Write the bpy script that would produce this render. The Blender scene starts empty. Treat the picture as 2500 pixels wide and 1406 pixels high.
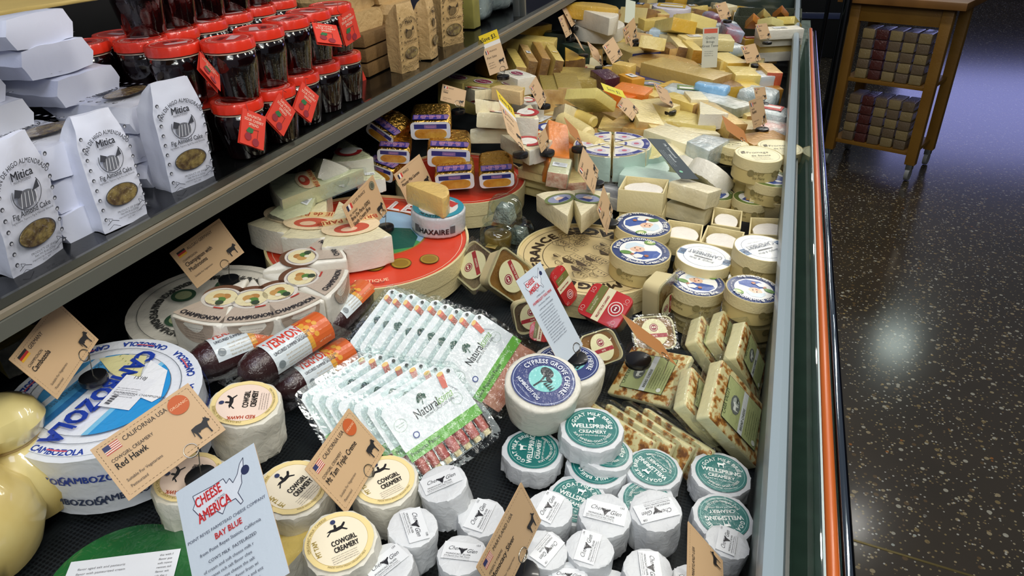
import bpy, bmesh, math, random
import numpy as np
from mathutils import Vector, Matrix, noise, Euler
R = math.radians
sc = bpy.context.scene
COL = sc.collection
# ------------------------------------------------------------------ camera, world, lights, exposure
F_PX = 1700.0
_D = np.array([134., 2890., F_PX]); _D /= np.linalg.norm(_D)
_Y = np.array([713., -1033., F_PX]); _Y /= np.linalg.norm(_Y)
_X = np.cross(_D, _Y); _X /= np.linalg.norm(_X)
WC = np.array([_X, _Y, -_D])                 # camera frame (right, down, forward) -> world
CAM = np.array([0., 0., 1.47])
cd = bpy.data.cameras.new('camera'); cam = bpy.data.objects.new('camera', cd); COL.objects.link(cam)
cd.sensor_width = 36; cd.lens = 36 * F_PX / 2500; cd.clip_start = .01; cd.clip_end = 60
_m = np.eye(4); _m[:3, 0] = WC[:, 0]; _m[:3, 1] = -WC[:, 1]; _m[:3, 2] = -WC[:, 2]; _m[:3, 3] = CAM
cam.matrix_world = Matrix(_m.tolist())
sc.camera = cam
w = bpy.data.worlds.new('world'); sc.world = w; w.use_nodes = True
w.node_tree.nodes['Background'].inputs[0].default_value = (.46, .50, .60, 1)
w.node_tree.nodes['Background'].inputs[1].default_value = .26
sc.view_settings.view_transform = 'Standard'; sc.view_settings.look = 'None'
sc.view_settings.gamma = 1; sc.view_settings.exposure = 0.0
sc.view_settings.use_curve_mapping = False
sc.cycles.max_bounces = 6; sc.cycles.transparent_max_bounces = 16; sc.cycles.caustics_reflective = False
sc.cycles.caustics_refractive = False; sc.cycles.sample_clamp_indirect = 4

def area(name, loc, target, sx, sy, power, col):
    l = bpy.data.lights.new(name, 'AREA'); l.shape = 'RECTANGLE'; l.size = sx; l.size_y = sy
    l.energy = power; l.color = col
    o = bpy.data.objects.new(name, l); COL.objects.link(o); o.location = loc
    o.rotation_euler = (Vector(target) - Vector(loc)).to_track_quat('-Z', 'Y').to_euler()
    return o
# canopy strip lights over the case: several tubes one behind another
for i, yy in enumerate((-.35, .55, 1.45, 2.35, 3.25, 4.2)):
    area('canopy_light', (.16, yy, 2.12), (-.40, yy, .8), .08, .8, 7.6, (1, .955, .86))
# cool lamp above the shelf, grazing the paper bags
area('shelf_light', (-.5, .1, 2.3), (-.95, .55, 1.2), .5, .5, 4.5, (.72, .78, 1))
# broad fill added behind the camera to brighten front faces, and the bluish window glow far down the aisle
area('front_fill', (1.0, -1.6, 3.0), (.2, 1.2, .5), 1.6, 1.2, 26, (.95, 1, .96))
area('window_light', (2.7, 10.5, 1.5), (2.6, 4, .3), 2.2, 1.2, 17, (.42, .45, 1))

# ------------------------------------------------------------------ pixel rays to places in the room
def ray(px, py): return WC @ np.array([px - 1250, py - 703, F_PX]) / F_PX
def P(px, py, z):
    r = ray(px, py); return Vector((CAM + r * (z - CAM[2]) / r[2]).tolist())
def deckz(x): return .75 + .08 * (.05 - x)
def PD(px, py, h=0.0):                       # point h above the sloping deck
    r = ray(px, py)                          # z = .754-.08x+h
    t = (.754 + h - CAM[2]) / (r[2] + .08 * r[0]); return Vector((CAM + r * t).tolist())
def PX(px, py, x):
    r = ray(px, py); return Vector((CAM + r * (x / r[0])).tolist())
def PZ(px, py, d): return Vector((CAM + ray(px, py) * d).tolist())
def depth(p): return float((WC.T @ (np.array(p) - CAM))[2])
def dirang(px, py, dx, dy, z):               # world heading of a screen direction on a level plane
    a = P(px, py, z); b = P(px + dx, py + dy, z); return math.atan2(b.y - a.y, b.x - a.x)
def rodr(v):
    t = np.linalg.norm(v)
    if t < 1e-12: return np.eye(3)
    k = v / t; K = np.array([[0, -k[2], k[1]], [k[2], 0, -k[0]], [-k[1], k[0], 0]])
    return np.eye(3) + math.sin(t) * K + (1 - math.cos(t)) * K @ K
HINT = (.86, -.15, .48)
def fit4(wd, ht, pix, hint=HINT, h=None, z=None, force=False):
    """pose of a wd x ht rectangle whose TL, TR, BR, BL corners are seen at pix; h or z: size it so that its centre sits at that height"""
    o = np.array([[-wd/2, ht/2, 0], [wd/2, ht/2, 0], [wd/2, -ht/2, 0], [-wd/2, -ht/2, 0]])
    q = np.array([[(x - 1250) / F_PX, (y - 703) / F_PX] for x, y in pix]); hn = np.array(hint) / np.linalg.norm(hint)
    A = []
    for (X, Y, _), (u, v) in zip(o, q):
        A.append([X, Y, 1, 0, 0, 0, -u*X, -u*Y, -u]); A.append([0, 0, 0, X, Y, 1, -v*X, -v*Y, -v])
    H = np.linalg.svd(np.array(A))[2][-1].reshape(3, 3)
    H /= (np.linalg.norm(H[:, 0]) + np.linalg.norm(H[:, 1])) / 2
    if H[2, 2] < 0: H = -H
    def ortho(r1, r2):
        U, S, V = np.linalg.svd(np.stack([r1, r2, np.cross(r1, r2)], 1)); return U @ V
    def res(Rm, t):
        c = o @ Rm.T + t; return ((c[:, :2] / c[:, 2:]) - q).ravel()
    size = max(np.linalg.norm(q[0]-q[2]), np.linalg.norm(q[1]-q[3])); c0 = np.append(q.mean(0), 1) * (math.hypot(wd, ht) / size)
    Rh = ortho(H[:, 0], H[:, 1]); v = c0 / np.linalg.norm(c0); Nk = np.eye(3) - 2*np.outer(v, v)
    hc = WC.T @ hn; xs = q[1]+q[2]-q[0]-q[3]; xd = np.append(xs / np.linalg.norm(xs), 0); xd = xd - hc*np.dot(xd, hc); xd /= np.linalg.norm(xd)
    starts = [(Rh, H[:, 2]), (ortho(Nk @ Rh[:, 0], Nk @ Rh[:, 1]), c0), (np.stack([xd, np.cross(hc, xd), hc], 1), c0)]
    best = None
    for Rm, t in starts:
        if t[2] <= .05 or np.linalg.norm(t) > 8: t = c0
        ok = True
        for _ in range(60):
            r0 = res(Rm, t); J = np.zeros((8, 6)); e = 1e-6
            for k in range(3):
                d = np.zeros(3); d[k] = e
                J[:, k] = (res(rodr(d) @ Rm, t) - r0) / e; J[:, 3+k] = (res(Rm, t + d) - r0) / e
            st_ = np.linalg.solve(J.T @ J + 1e-5 * np.eye(6), -J.T @ r0)
            Rm = rodr(st_[:3]) @ Rm; t = t + st_[3:]
            if t[2] < .05 or np.linalg.norm(t) > 9: ok = False; break
        if not ok: continue
        err = np.abs(res(Rm, t)).max() * F_PX; n_ = WC @ Rm[:, 2]
        if np.dot(Rm[:, 2], t) > 0: err += 40
        cost = err + 14 * (1 - float(np.dot(n_, hn)))
        if best is None or cost < best[0]: best = (cost, Rm, t, err)
    if force or best is None or best[3] > 22:
        Rm, t = starts[2]; best = (99, Rm, c0, 99)
    _, Rm, t, err = best; s_ = 1.0
    w_ = WC @ t
    if h is not None:     # z = .754-.08x+h on the ray
        s_ = (.754 + h - CAM[2]) / (w_[2] + .08*w_[0])
    if z is not None: s_ = (z - CAM[2]) / w_[2]
    t = t * s_; FIT[0] = s_
    m = np.eye(4); m[:3, :3] = WC @ Rm; m[:3, 3] = CAM + WC @ t
    return Matrix(m.tolist())
FIT = [1.0]
def look(loc, rz=0, tx=0, ty=0):
    return Matrix.Translation(Vector(loc)) @ Euler((R(tx), R(ty), 0)).to_matrix().to_4x4() @ Matrix.Rotation(rz, 4, 'Z')

for (px_, py_, sz_, pw_, c_) in ((2185, 840, .30, 5, (.85, 1, .92)), (2080, 1285, .06, 2.5, (1, .97, .9)), (2130, 620, .5, 3, (1, .85, .6))):   # ceiling spots, seen mirrored in the polished floor
    g_ = P(px_, py_, 0); k_ = 1 + 2.9/1.47; area('aisle_spot', (g_.x*k_, g_.y*k_, 2.9), (g_.x*k_, g_.y*k_ - .1, 0), sz_, sz_, pw_, c_)
# ------------------------------------------------------------------ materials
def lin(c):
    if isinstance(c, str): c = [int(c[i:i+2], 16) / 255 for i in (0, 2, 4)]
    return tuple(((x + .055) / 1.055) ** 2.4 if x > .04045 else x / 12.92 for x in c[:3]) + (1,)
MATS = {}
def mat(name, col='888888', rough=.5, metal=0, coat=0, bump=0, bscale=60, spec=.5, var=0, vscale=20, col2=None, trans=0, sss=0, coatrough=.06, emit=0, bdet=3):
    if name in MATS: return MATS[name]
    m = bpy.data.materials.new(name); m.use_nodes = True; nt = m.node_tree; N = nt.nodes; L = nt.links
    b = N['Principled BSDF']; b.inputs['Base Color'].default_value = lin(col); b.inputs['Roughness'].default_value = rough
    b.inputs['Metallic'].default_value = metal; b.inputs['Coat Weight'].default_value = coat
    b.inputs['Coat Roughness'].default_value = coatrough; b.inputs['Specular IOR Level'].default_value = spec
    b.inputs['Transmission Weight'].default_value = trans
    if sss: b.inputs['Subsurface Weight'].default_value = sss; b.inputs['Subsurface Radius'].default_value = (.01, .006, .003)
    tc = N.new('ShaderNodeTexCoord')
    if bump:
        n = N.new('ShaderNodeTexNoise'); n.inputs['Scale'].default_value = bscale * 2.6; n.inputs['Detail'].default_value = bdet
        n.inputs['Distortion'].default_value = .6
        L.new(tc.outputs['Object'], n.inputs['Vector'])
        bp = N.new('ShaderNodeBump'); bp.inputs['Strength'].default_value = bump; bp.inputs['Distance'].default_value = .01
        L.new(n.outputs['Fac'], bp.inputs['Height'])
        L.new(bp.outputs['Normal'], b.inputs['Coat Normal'] if coat else b.inputs['Normal'])
        if coat:
            b2 = N.new('ShaderNodeBump'); b2.inputs['Strength'].default_value = bump * .4; b2.inputs['Distance'].default_value = .005
            L.new(n.outputs['Fac'], b2.inputs['Height']); L.new(b2.outputs['Normal'], b.inputs['Normal'])
    if var or col2:
        n = N.new('ShaderNodeTexNoise'); n.inputs['Scale'].default_value = vscale; n.inputs['Detail'].default_value = 4
        L.new(tc.outputs['Object'], n.inputs['Vector'])
        r = N.new('ShaderNodeValToRGB'); r.color_ramp.elements[0].position = .38; r.color_ramp.elements[1].position = .66
        c0 = lin(col); c1 = lin(col2) if col2 else tuple(max(0, x * (1 - var)) for x in c0[:3]) + (1,)
        r.color_ramp.elements[0].color = c0; r.color_ramp.elements[1].color = c1
        L.new(n.outputs['Fac'], r.inputs['Fac']); L.new(r.outputs['Color'], b.inputs['Base Color'])
    MATS[name] = m; return m
def printmat(name, rough, coat, bump=0):
    m = mat(name, 'ffffff', rough, coat=coat, bump=bump, bscale=45, coatrough=.1)
    a = m.node_tree.nodes.new('ShaderNodeAttribute'); a.attribute_name = 'Col'
    m.node_tree.links.new(a.outputs['Color'], m.node_tree.nodes['Principled BSDF'].inputs['Base Color']); return m
PRINT = printmat('printed_paper', .6, 0)
PRINTG = printmat('printed_gloss', .4, .35, .12)
PRINTF = printmat('printed_film', .45, .6, .35)
def clear(name, tint='ffffff', amt=.12, rough=.05, bump=.4, bscale=50):
    m = bpy.data.materials.new(name); m.use_nodes = True; nt = m.node_tree; N = nt.nodes; L = nt.links
    N.remove(N['Principled BSDF']); out = N['Material Output']
    t = N.new('ShaderNodeBsdfTransparent'); t.inputs[0].default_value = lin(tint)
    g = N.new('ShaderNodeBsdfGlossy'); g.inputs['Roughness'].default_value = rough
    lw = N.new('ShaderNodeLayerWeight'); lw.inputs['Blend'].default_value = .25
    mx = N.new('ShaderNodeMixShader'); ma = N.new('ShaderNodeMath'); ma.operation = 'MULTIPLY_ADD'
    ma.inputs[1].default_value = .4; ma.inputs[2].default_value = amt
    L.new(lw.outputs['Facing'], ma.inputs[0]); L.new(ma.outputs[0], mx.inputs[0])
    L.new(t.outputs[0], mx.inputs[1]); L.new(g.outputs[0], mx.inputs[2]); L.new(mx.outputs[0], out.inputs['Surface'])
    if bump:
        tc = N.new('ShaderNodeTexCoord'); n = N.new('ShaderNodeTexNoise'); n.inputs['Scale'].default_value = bscale * 1.8
        n.inputs['Detail'].default_value = 3; L.new(tc.outputs['Object'], n.inputs['Vector'])
        bp = N.new('ShaderNodeBump'); bp.inputs['Strength'].default_value = bump; bp.inputs['Distance'].default_value = .01
        L.new(n.outputs['Fac'], bp.inputs['Height']); L.new(bp.outputs['Normal'], g.inputs['Normal'])
    MATS[name] = m; return m
CLEAR = clear('clear_plastic', 'fbfdfd', .035, .1, .38, 40)
RIGID = clear('rigid_plastic', 'eaf2f0', .06, .04, .1, 20)
GLASS = clear('case_glass', 'c8dcd4', .22, .03, 0)

# ------------------------------------------------------------------ mesh helpers
def mk(name, verts, faces, m, parent=None, idx=None, smooth=True, M=None, auto=None):
    me = bpy.data.meshes.new(name); me.from_pydata([tuple(v) for v in verts], [], faces)
    for x in (m if isinstance(m, (list, tuple)) else [m]): me.materials.append(x)
    if idx is not None: me.polygons.foreach_set('material_index', idx)
    me.polygons.foreach_set('use_smooth', [smooth] * len(me.polygons)); me.update()
    if smooth: me.set_sharp_from_angle(angle=R(auto or 38))
    o = bpy.data.objects.new(name, me); COL.objects.link(o)
    if parent: o.parent = parent
    if M is not None: o.matrix_local = M
    return o
def frombm(name, bm, m, parent=None, smooth=True, M=None, auto=None):
    bmesh.ops.recalc_face_normals(bm, faces=bm.faces)
    me = bpy.data.meshes.new(name); bm.to_mesh(me); bm.free()
    for x in (m if isinstance(m, (list, tuple)) else [m]): me.materials.append(x)
    me.polygons.foreach_set('use_smooth', [smooth] * len(me.polygons))
    if smooth: me.set_sharp_from_angle(angle=R(auto or 38))
    o = bpy.data.objects.new(name, me); COL.objects.link(o)
    if parent: o.parent = parent
    if M is not None: o.matrix_local = M
    return o
def empty(name, M=None):
    o = bpy.data.objects.new(name, None); o.empty_display_size = .02; COL.objects.link(o)
    if M is not None: o.matrix_world = M
    return o
def tag(o, label, cat, group=None, kind=None):
    if label: o['label'] = label
    if cat: o['category'] = cat
    if group: o['group'] = group
    if kind: o['kind'] = kind
    return o
def dup(o, M, label=None, group=None):
    c = o.copy(); COL.objects.link(c); c.matrix_world = M
    if label: c['label'] = label
    if group: c['group'] = group
    for ch in list(o.children):
        d = ch.copy(); COL.objects.link(d); d.parent = c; d.matrix_parent_inverse.identity(); d.matrix_basis = ch.matrix_basis.copy()
        for g in list(ch.children):
            e = g.copy(); COL.objects.link(e); e.parent = d; e.matrix_parent_inverse.identity(); e.matrix_basis = g.matrix_basis.copy()
    return c
def jitter(bm, amp, freq=30, seed=0, fold=0):
    for v in bm.verts:
        n = noise.noise_vector(v.co * freq + Vector((seed * 7.3, seed * 3.1, seed)))
        v.co += n * amp
        if fold: v.co += v.normal * noise.ridged_multi_fractal(v.co * freq * 1.4 + Vector((seed, 0, 0)), .9, 2, 3, 1, 2) * fold
def prism(outline, z0, z1, bev=.002, seg=2, cuts=0, amp=0, freq=30, seed=0, taper=1.0):
    """solid from a 2D outline; optional bevel, subdivision and crumple"""
    bm = bmesh.new()
    a = [bm.verts.new((x, y, z0)) for x, y in outline]; b = [bm.verts.new((x * taper, y * taper, z1)) for x, y in outline]
    bm.faces.new(a[::-1]); bm.faces.new(b); n = len(a)
    for i in range(n): bm.faces.new((a[i], a[(i+1) % n], b[(i+1) % n], b[i]))
    if bev: bmesh.ops.bevel(bm, geom=bm.edges[:], offset=bev, segments=seg, profile=.6, affect='EDGES', clamp_overlap=True)
    if cuts:
        bmesh.ops.triangulate(bm, faces=[f for f in bm.faces if len(f.verts) > 4])
        bmesh.ops.subdivide_edges(bm, edges=[e for e in bm.edges if e.calc_length() > bev * 3], cuts=cuts, use_grid_fill=True)
    if amp:
        bm.normal_update(); jitter(bm, amp, freq, seed)
    return bm
def rect(w_, h_): return [(-w_/2, -h_/2), (w_/2, -h_/2), (w_/2, h_/2), (-w_/2, h_/2)]
def rrect(w_, h_, r, n=5):
    o = []
    for cx, cy, a0 in ((w_/2-r, h_/2-r, 0), (-w_/2+r, h_/2-r, 90), (-w_/2+r, -h_/2+r, 180), (w_/2-r, -h_/2+r, 270)):
        for i in range(n+1): a = R(a0 + 90*i/n); o.append((cx + r*math.cos(a), cy + r*math.sin(a)))
    return o
def sector(r, a0, a1, n=10, tip=0.0):
    o = [(tip * math.cos((a0+a1)/2), tip * math.sin((a0+a1)/2))]
    for i in range(n+1): a = a0 + (a1-a0)*i/n; o.append((r*math.cos(a), r*math.sin(a)))
    return o
def circ(r, n=32, cx=0, cy=0, sy=1, a0=0): return [(cx + r*math.cos(a0 + 2*math.pi*i/n), cy + r*sy*math.sin(a0 + 2*math.pi*i/n)) for i in range(n)]
def lathe(prof, n=48, wob=0, seed=0):
    """prof: (r, z) from bottom axis to top axis"""
    bm = bmesh.new(); rings = []
    for r, z in prof:
        if r < 1e-6: rings.append([bm.verts.new((0, 0, z))])
        else:
            rings.append([bm.verts.new((r*math.cos(2*math.pi*i/n) , r*math.sin(2*math.pi*i/n), z)) for i in range(n)])
    for a, b in zip(rings, rings[1:]):
        for i in range(n):
            j = (i+1) % n
            if len(a) == 1 and len(b) == 1: continue
            if len(a) == 1: bm.faces.new((a[0], b[i], b[j]))
            elif len(b) == 1: bm.faces.new((a[i], a[j], b[0]))
            else: bm.faces.new((a[i], a[j], b[j], b[i]))
    if wob: bm.normal_update(); jitter(bm, wob, 40, seed)
    return bm
def addbox(bm, c, s, M=None):
    r = bmesh.ops.create_cube(bm, size=1, matrix=(M or Matrix.Identity(4)) @ Matrix.Translation(c) @ Matrix.Diagonal((*s, 1)))
    return r['verts']
def box(name, c, s, m, parent=None, bev=.001, M=None, kind=None):
    bm = bmesh.new(); addbox(bm, c, s)
    if bev: bmesh.ops.bevel(bm, geom=bm.edges[:], offset=bev, segments=2, profile=.6, affect='EDGES')
    o = frombm(name, bm, m, parent, M=M)
    if kind: o['kind'] = kind
    return o
def tube(pts, r, n=8, bm=None, cap=True):
    bm = bm or bmesh.new(); pts = [Vector(p) for p in pts]; rings = []
    for i, p in enumerate(pts):
        d = (pts[min(i+1, len(pts)-1)] - pts[max(i-1, 0)]).normalized()
        u = d.cross(Vector((0, 0, 1)) if abs(d.z) < .9 else Vector((1, 0, 0))).normalized(); v = d.cross(u)
        rr = r[i] if isinstance(r, (list, tuple)) else r
        rings.append([bm.verts.new(p + (u*math.cos(2*math.pi*k/n) + v*math.sin(2*math.pi*k/n)) * rr) for k in range(n)])
    for a, b in zip(rings, rings[1:]):
        for k in range(n): bm.faces.new((a[k], a[(k+1) % n], b[(k+1) % n], b[k]))
    if cap: bm.faces.new(rings[0][::-1]); bm.faces.new(rings[-1])
    return bm

# ------------------------------------------------------------------ printed artwork: flat shapes and lettering as thin real geometry
_G = {}
def _rawtext(s):
    c = bpy.data.curves.new('t', 'FONT'); c.body = s; c.resolution_u = 2; c.size = 1
    o = bpy.data.objects.new('t', c); COL.objects.link(o)
    dg = bpy.context.evaluated_depsgraph_get(); me = bpy.data.meshes.new_from_object(o.evaluated_get(dg))
    vs = [(v.co.x, v.co.y) for v in me.vertices]; fs = [tuple(p.vertices) for p in me.polygons]
    bpy.data.objects.remove(o); bpy.data.curves.remove(c); bpy.data.meshes.remove(me)
    return vs, fs
def _w(s): v, _ = _rawtext(s); return max(x for x, y in v) - min(x for x, y in v)
def glyph(ch):
    if ch not in _G:
        vs, fs = _rawtext(ch) if ch != ' ' else ([], [])
        _G[ch] = (vs, fs, _w('H' + ch + 'H') - _w('HH') if ch != ' ' else .28)
    return _G[ch]
class Art:
    def __init__(s): s.L = []; s.n = 0
    def poly(s, pts, c, lay=None):
        if lay is None: s.n += 1; lay = s.n
        s.L.append((pts, [tuple(range(len(pts)))], lin(c), lay)); return s
    def disc(s, cx, cy, r, c, sy=1, n=40, lay=None): return s.poly(circ(r, n, cx, cy, sy), c, lay)
    def box(s, x0, y0, x1, y1, c, lay=None): return s.poly([(x0, y0), (x1, y0), (x1, y1), (x0, y1)], c, lay)
    def ring(s, cx, cy, r0, r1, c, a0=0, a1=360, n=48, lay=None):
        if lay is None: s.n += 1; lay = s.n
        v = []; f = []
        for i in range(n+1):
            a = R(a0 + (a1-a0)*i/n); v += [(cx+r0*math.cos(a), cy+r0*math.sin(a)), (cx+r1*math.cos(a), cy+r1*math.sin(a))]
            if i: k = 2*i; f.append((k-2, k-1, k+1, k))
        s.L.append((v, f, lin(c), lay)); return s
    def line(s, pts, wd, c, closed=False, lay=None):
        if lay is None: s.n += 1; lay = s.n
        P_ = list(pts) + ([pts[0]] if closed else []); v = []; f = []
        for (x0, y0), (x1, y1) in zip(P_, P_[1:]):
            l = math.hypot(x1-x0, y1-y0) or 1; nx, ny = -(y1-y0)/l*wd/2, (x1-x0)/l*wd/2; k = len(v)
            v += [(x0+nx, y0+ny), (x0-nx, y0-ny), (x1-nx, y1-ny), (x1+nx, y1+ny)]; f.append((k, k+1, k+2, k+3))
        s.L.append((v, f, lin(c), lay)); return s
    def dash(s, w_, h_, wd, c, step=.0055):
        for (x0, y0, x1, y1) in ((-w_/2, -h_/2, w_/2, -h_/2), (w_/2, -h_/2, w_/2, h_/2), (w_/2, h_/2, -w_/2, h_/2), (-w_/2, h_/2, -w_/2, -h_/2)):
            l = math.hypot(x1-x0, y1-y0); n = int(l/step)
            for i in range(n):
                a, b = (i+.2)/n, (i+.75)/n
                s.line([(x0+(x1-x0)*a, y0+(y1-y0)*a), (x0+(x1-x0)*b, y0+(y1-y0)*b)], wd, c, lay=s.n or 1)
        return s
    def text(s, t, x, y, size, c='222222', rot=0, al='l', arc=None, inner=False, sx=1.0, lay=None, bold=0, slant=0):
        """arc=radius: letters stand on a circle about (x, y), centred at angle rot (degrees)"""
        if lay is None: s.n += 1; lay = s.n
        gs = [glyph(ch) for ch in t]; W_ = sum(g[2] for g in gs) * size * sx
        u = {'l': 0, 'c': -W_/2, 'r': -W_}[al if arc is None else 'c']; v = []; f = []
        ca, sa = math.cos(R(rot)), math.sin(R(rot))
        for g in gs:
            adv = g[2] * size * sx; k = len(v)
            if arc is None:
                for gx, gy in g[0]:
                    X = u + gx*size*sx + gy*size*slant; Y = gy*size; v.append((x + X*ca - Y*sa, y + X*sa + Y*ca))
            else:
                m = u + adv/2; th = R(rot) + (m/arc if inner else -m/arc)
                tx, ty = (-math.sin(th), math.cos(th)) if inner else (math.sin(th), -math.cos(th))
                nx, ny = (-math.cos(th), -math.sin(th)) if inner else (math.cos(th), math.sin(th))
                cx, cy = x + arc*math.cos(th), y + arc*math.sin(th)
                for gx, gy in g[0]:
                    X = gx*size*sx - adv/2; Y = gy*size; v.append((cx + tx*X + nx*Y, cy + ty*X + ny*Y))
            f += [tuple(k+i for i in q) for q in g[1]]; u += adv
        if v:
            s.L.append((v, f, lin(c), lay))
            if bold:
                for dx, dy in ((bold, 0), (0, bold)): s.L.append(([(a+dx, b+dy) for a, b in v], f, lin(c), lay + .1))
        return s
    def para(s, x, y, size, n, wd, c='444444', rot=0, lead=1.5, seed=0, words=None):
        """small print: lines of short words"""
        rr = random.Random(seed); W_ = words or ['milk', 'salt', 'rennet', 'from', 'soft', 'cheese', 'enzymes', 'the', 'and', 'with', 'rich', 'cream', 'flavor', 'aged', 'of', 'pasteurized']
        ca, sa = math.cos(R(rot)), math.sin(R(rot))
        s.n += 1; lay = s.n
        for i in range(n):
            t = ''
            while len(t) * size * .52 < wd: t += rr.choice(W_) + ' '
            yy = -i*size*lead; s.text(t[:int(wd/size/.5)], x - yy*sa*1, y + yy*ca, size, c, rot, lay=lay)
        return s
    def build(s, name, parent, fn=None, m=None, M=None, dz=.00012):
        v = []; f = []; cols = []
        for pts, fs, c, lay in s.L:
            k = len(v)
            for x, y in pts: v.append(fn(x, y, lay*dz) if fn else (x, y, lay*dz))
            for q in fs: f.append([k+i for i in q]); cols.append((len(q), c))
        me = bpy.data.meshes.new(name); me.from_pydata(v, [], f); me.materials.append(m or PRINT)
        a = me.color_attributes.new('Col', 'FLOAT_COLOR', 'CORNER'); buf = []
        for n_, c in cols: buf += list(c) * n_
        if len(buf) == 4 * len(me.loops): a.data.foreach_set('color', buf)
        me.update(); o = bpy.data.objects.new(name, me); COL.objects.link(o); o.parent = parent
        if M is not None: o.matrix_local = M
        return o
COW = [(-.5,.1),(-.48,.22),(-.2,.26),(.1,.22),(.25,.3),(.3,.42),(.36,.34),(.42,.4),(.42,.3),(.52,.14),(.46,.08),(.36,.12),(.3,-.05),(.28,-.2),(.3,-.5),(.22,-.5),(.2,-.2),(.14,-.12),(-.12,-.1),(-.22,-.18),(-.3,-.1),(-.3,-.48),(-.38,-.48),(-.4,-.15),(-.46,.05),(-.5,-.2),(-.54,-.2)]
GOAT = [(-.45,.12),(-.42,.22),(.1,.2),(.25,.32),(.22,.5),(.3,.5),(.32,.38),(.5,.24),(.46,.18),(.34,.18),(.28,.02),(.24,-.48),(.18,-.48),(.16,-.1),(-.2,-.08),(-.24,-.48),(-.3,-.48),(-.34,-.12),(-.42,.02)]
def animal(a, pts, cx, cy, s_, c='1c1a1c', rot=0):
    ca, sa = math.cos(R(rot)), math.sin(R(rot)); return a.poly([(cx + (x*ca-y*sa)*s_, cy + (x*sa+y*ca)*s_) for x, y in pts], c)
def flag(a, k, x, y, w_, h_):
    if k == 'de':
        for i, c in enumerate(('e0a821', 'b3201c', '1a1a1a')): a.box(x, y+h_*i/3, x+w_, y+h_*(i+1)/3, c)
    elif k == 'fr':
        for i, c in enumerate(('1c2340', 'e9e2d8', 'c43a33')): a.box(x+w_*i/3, y, x+w_*(i+1)/3, y+h_, c)
    elif k == 'us':
        for i in range(9): a.box(x, y+h_*i/9, x+w_, y+h_*(i+1)/9, 'b5473f' if i % 2 == 0 else 'e6d8c8', lay=a.n+1)
        a.n += 2; a.box(x, y+h_*.44, x+w_*.42, y+h_, '2f3560')
    return a
# ------------------------------------------------------------------ the setting
def node_floor():
    m = mat('terrazzo', '2b2721', .16); nt = m.node_tree; N = nt.nodes; L = nt.links; b = N['Principled BSDF']
    tc = N.new('ShaderNodeTexCoord')
    base = N.new('ShaderNodeTexNoise'); base.inputs['Scale'].default_value = 3; base.inputs['Detail'].default_value = 5
    L.new(tc.outputs['Object'], base.inputs['Vector'])
    r0 = N.new('ShaderNodeValToRGB'); r0.color_ramp.elements[0].color = lin('2c2822'); r0.color_ramp.elements[1].color = lin('453d32')
    L.new(base.outputs['Fac'], r0.inputs['Fac']); prev = r0.outputs['Color']
    for sc_, thr, cols in ((42, .27, ('7a6a48', '8f8266', '5b4a33', '9c998b')), (100, .30, ('80714d', '948a70', '6a5a42', 'a6a49b')), (22, .10, ('8a5a2c', 'a08a58', '6c6a62', '9aa09a'))):
        v = N.new('ShaderNodeTexVoronoi'); v.inputs['Scale'].default_value = sc_; L.new(tc.outputs['Object'], v.inputs['Vector'])
        lt = N.new('ShaderNodeMath'); lt.operation = 'LESS_THAN'; lt.inputs[1].default_value = thr; L.new(v.outputs['Distance'], lt.inputs[0])
        sp = N.new('ShaderNodeSeparateColor'); L.new(v.outputs['Color'], sp.inputs[0])
        gt = N.new('ShaderNodeMath'); gt.operation = 'GREATER_THAN'; gt.inputs[1].default_value = .5; L.new(sp.outputs[1], gt.inputs[0])
        mu = N.new('ShaderNodeMath'); mu.operation = 'MULTIPLY'; L.new(lt.outputs[0], mu.inputs[0]); L.new(gt.outputs[0], mu.inputs[1])
        cr = N.new('ShaderNodeValToRGB'); cr.color_ramp.interpolation = 'CONSTANT'
        for i, c in enumerate(cols):
            e = cr.color_ramp.elements[i] if i < 2 else cr.color_ramp.elements.new(i * .25)
            e.position = i * .25; e.color = lin(c)
        L.new(sp.outputs[0], cr.inputs['Fac'])
        mx = N.new('ShaderNodeMixRGB'); L.new(mu.outputs[0], mx.inputs[0]); L.new(prev, mx.inputs[1]); L.new(cr.outputs['Color'], mx.inputs[2]); prev = mx.outputs[0]
    L.new(prev, b.inputs['Base Color']); return m
FLOOR = node_floor()
box('floor', (1, 5.5, -.05), (9, 15, .1), FLOOR, bev=0, kind='structure')
WALL = mat('dark_wall', '16171b', .6)
box('wall_back', (1, 12.9, 1.5), (9, .1, 3), WALL, bev=0, kind='structure')
box('wall_right', (5.4, 5.5, 1.5), (.1, 15, 3), WALL, bev=0, kind='structure')
box('trim_1', (2.6, 1.42, .0006), (5, .006, .0012), mat('joint_metal', '6f6238', .3, metal=.6), bev=0, kind='structure').rotation_euler = (0, 0, R(-6))
STEEL = mat('steel', '9aa0a0', .35, metal=.9)
BLACKG = mat('black_gloss', '0a0b0b', .16, coat=.1, bump=.04, bscale=60, spec=.35)
CASEBK = mat('case_black', '0b0d0f', .4)
GRAYP = mat('grey_enamel', '93a2ab', .35, coat=.2)
Y0, Y1 = -.35, 3.95
case = empty('cheese_case', Matrix.Translation((-.5, 1.8, 0)))
tag(case, 'long open refrigerated cheese display case with black deck, shelf rail and glass front', 'display case')
def cpart(name, verts, faces, m, smooth=False, parent=case):
    o = mk(name, [Vector(v) - Vector((-.5, 1.8, 0)) for v in verts], faces, m, parent, smooth=smooth); return o
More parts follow.
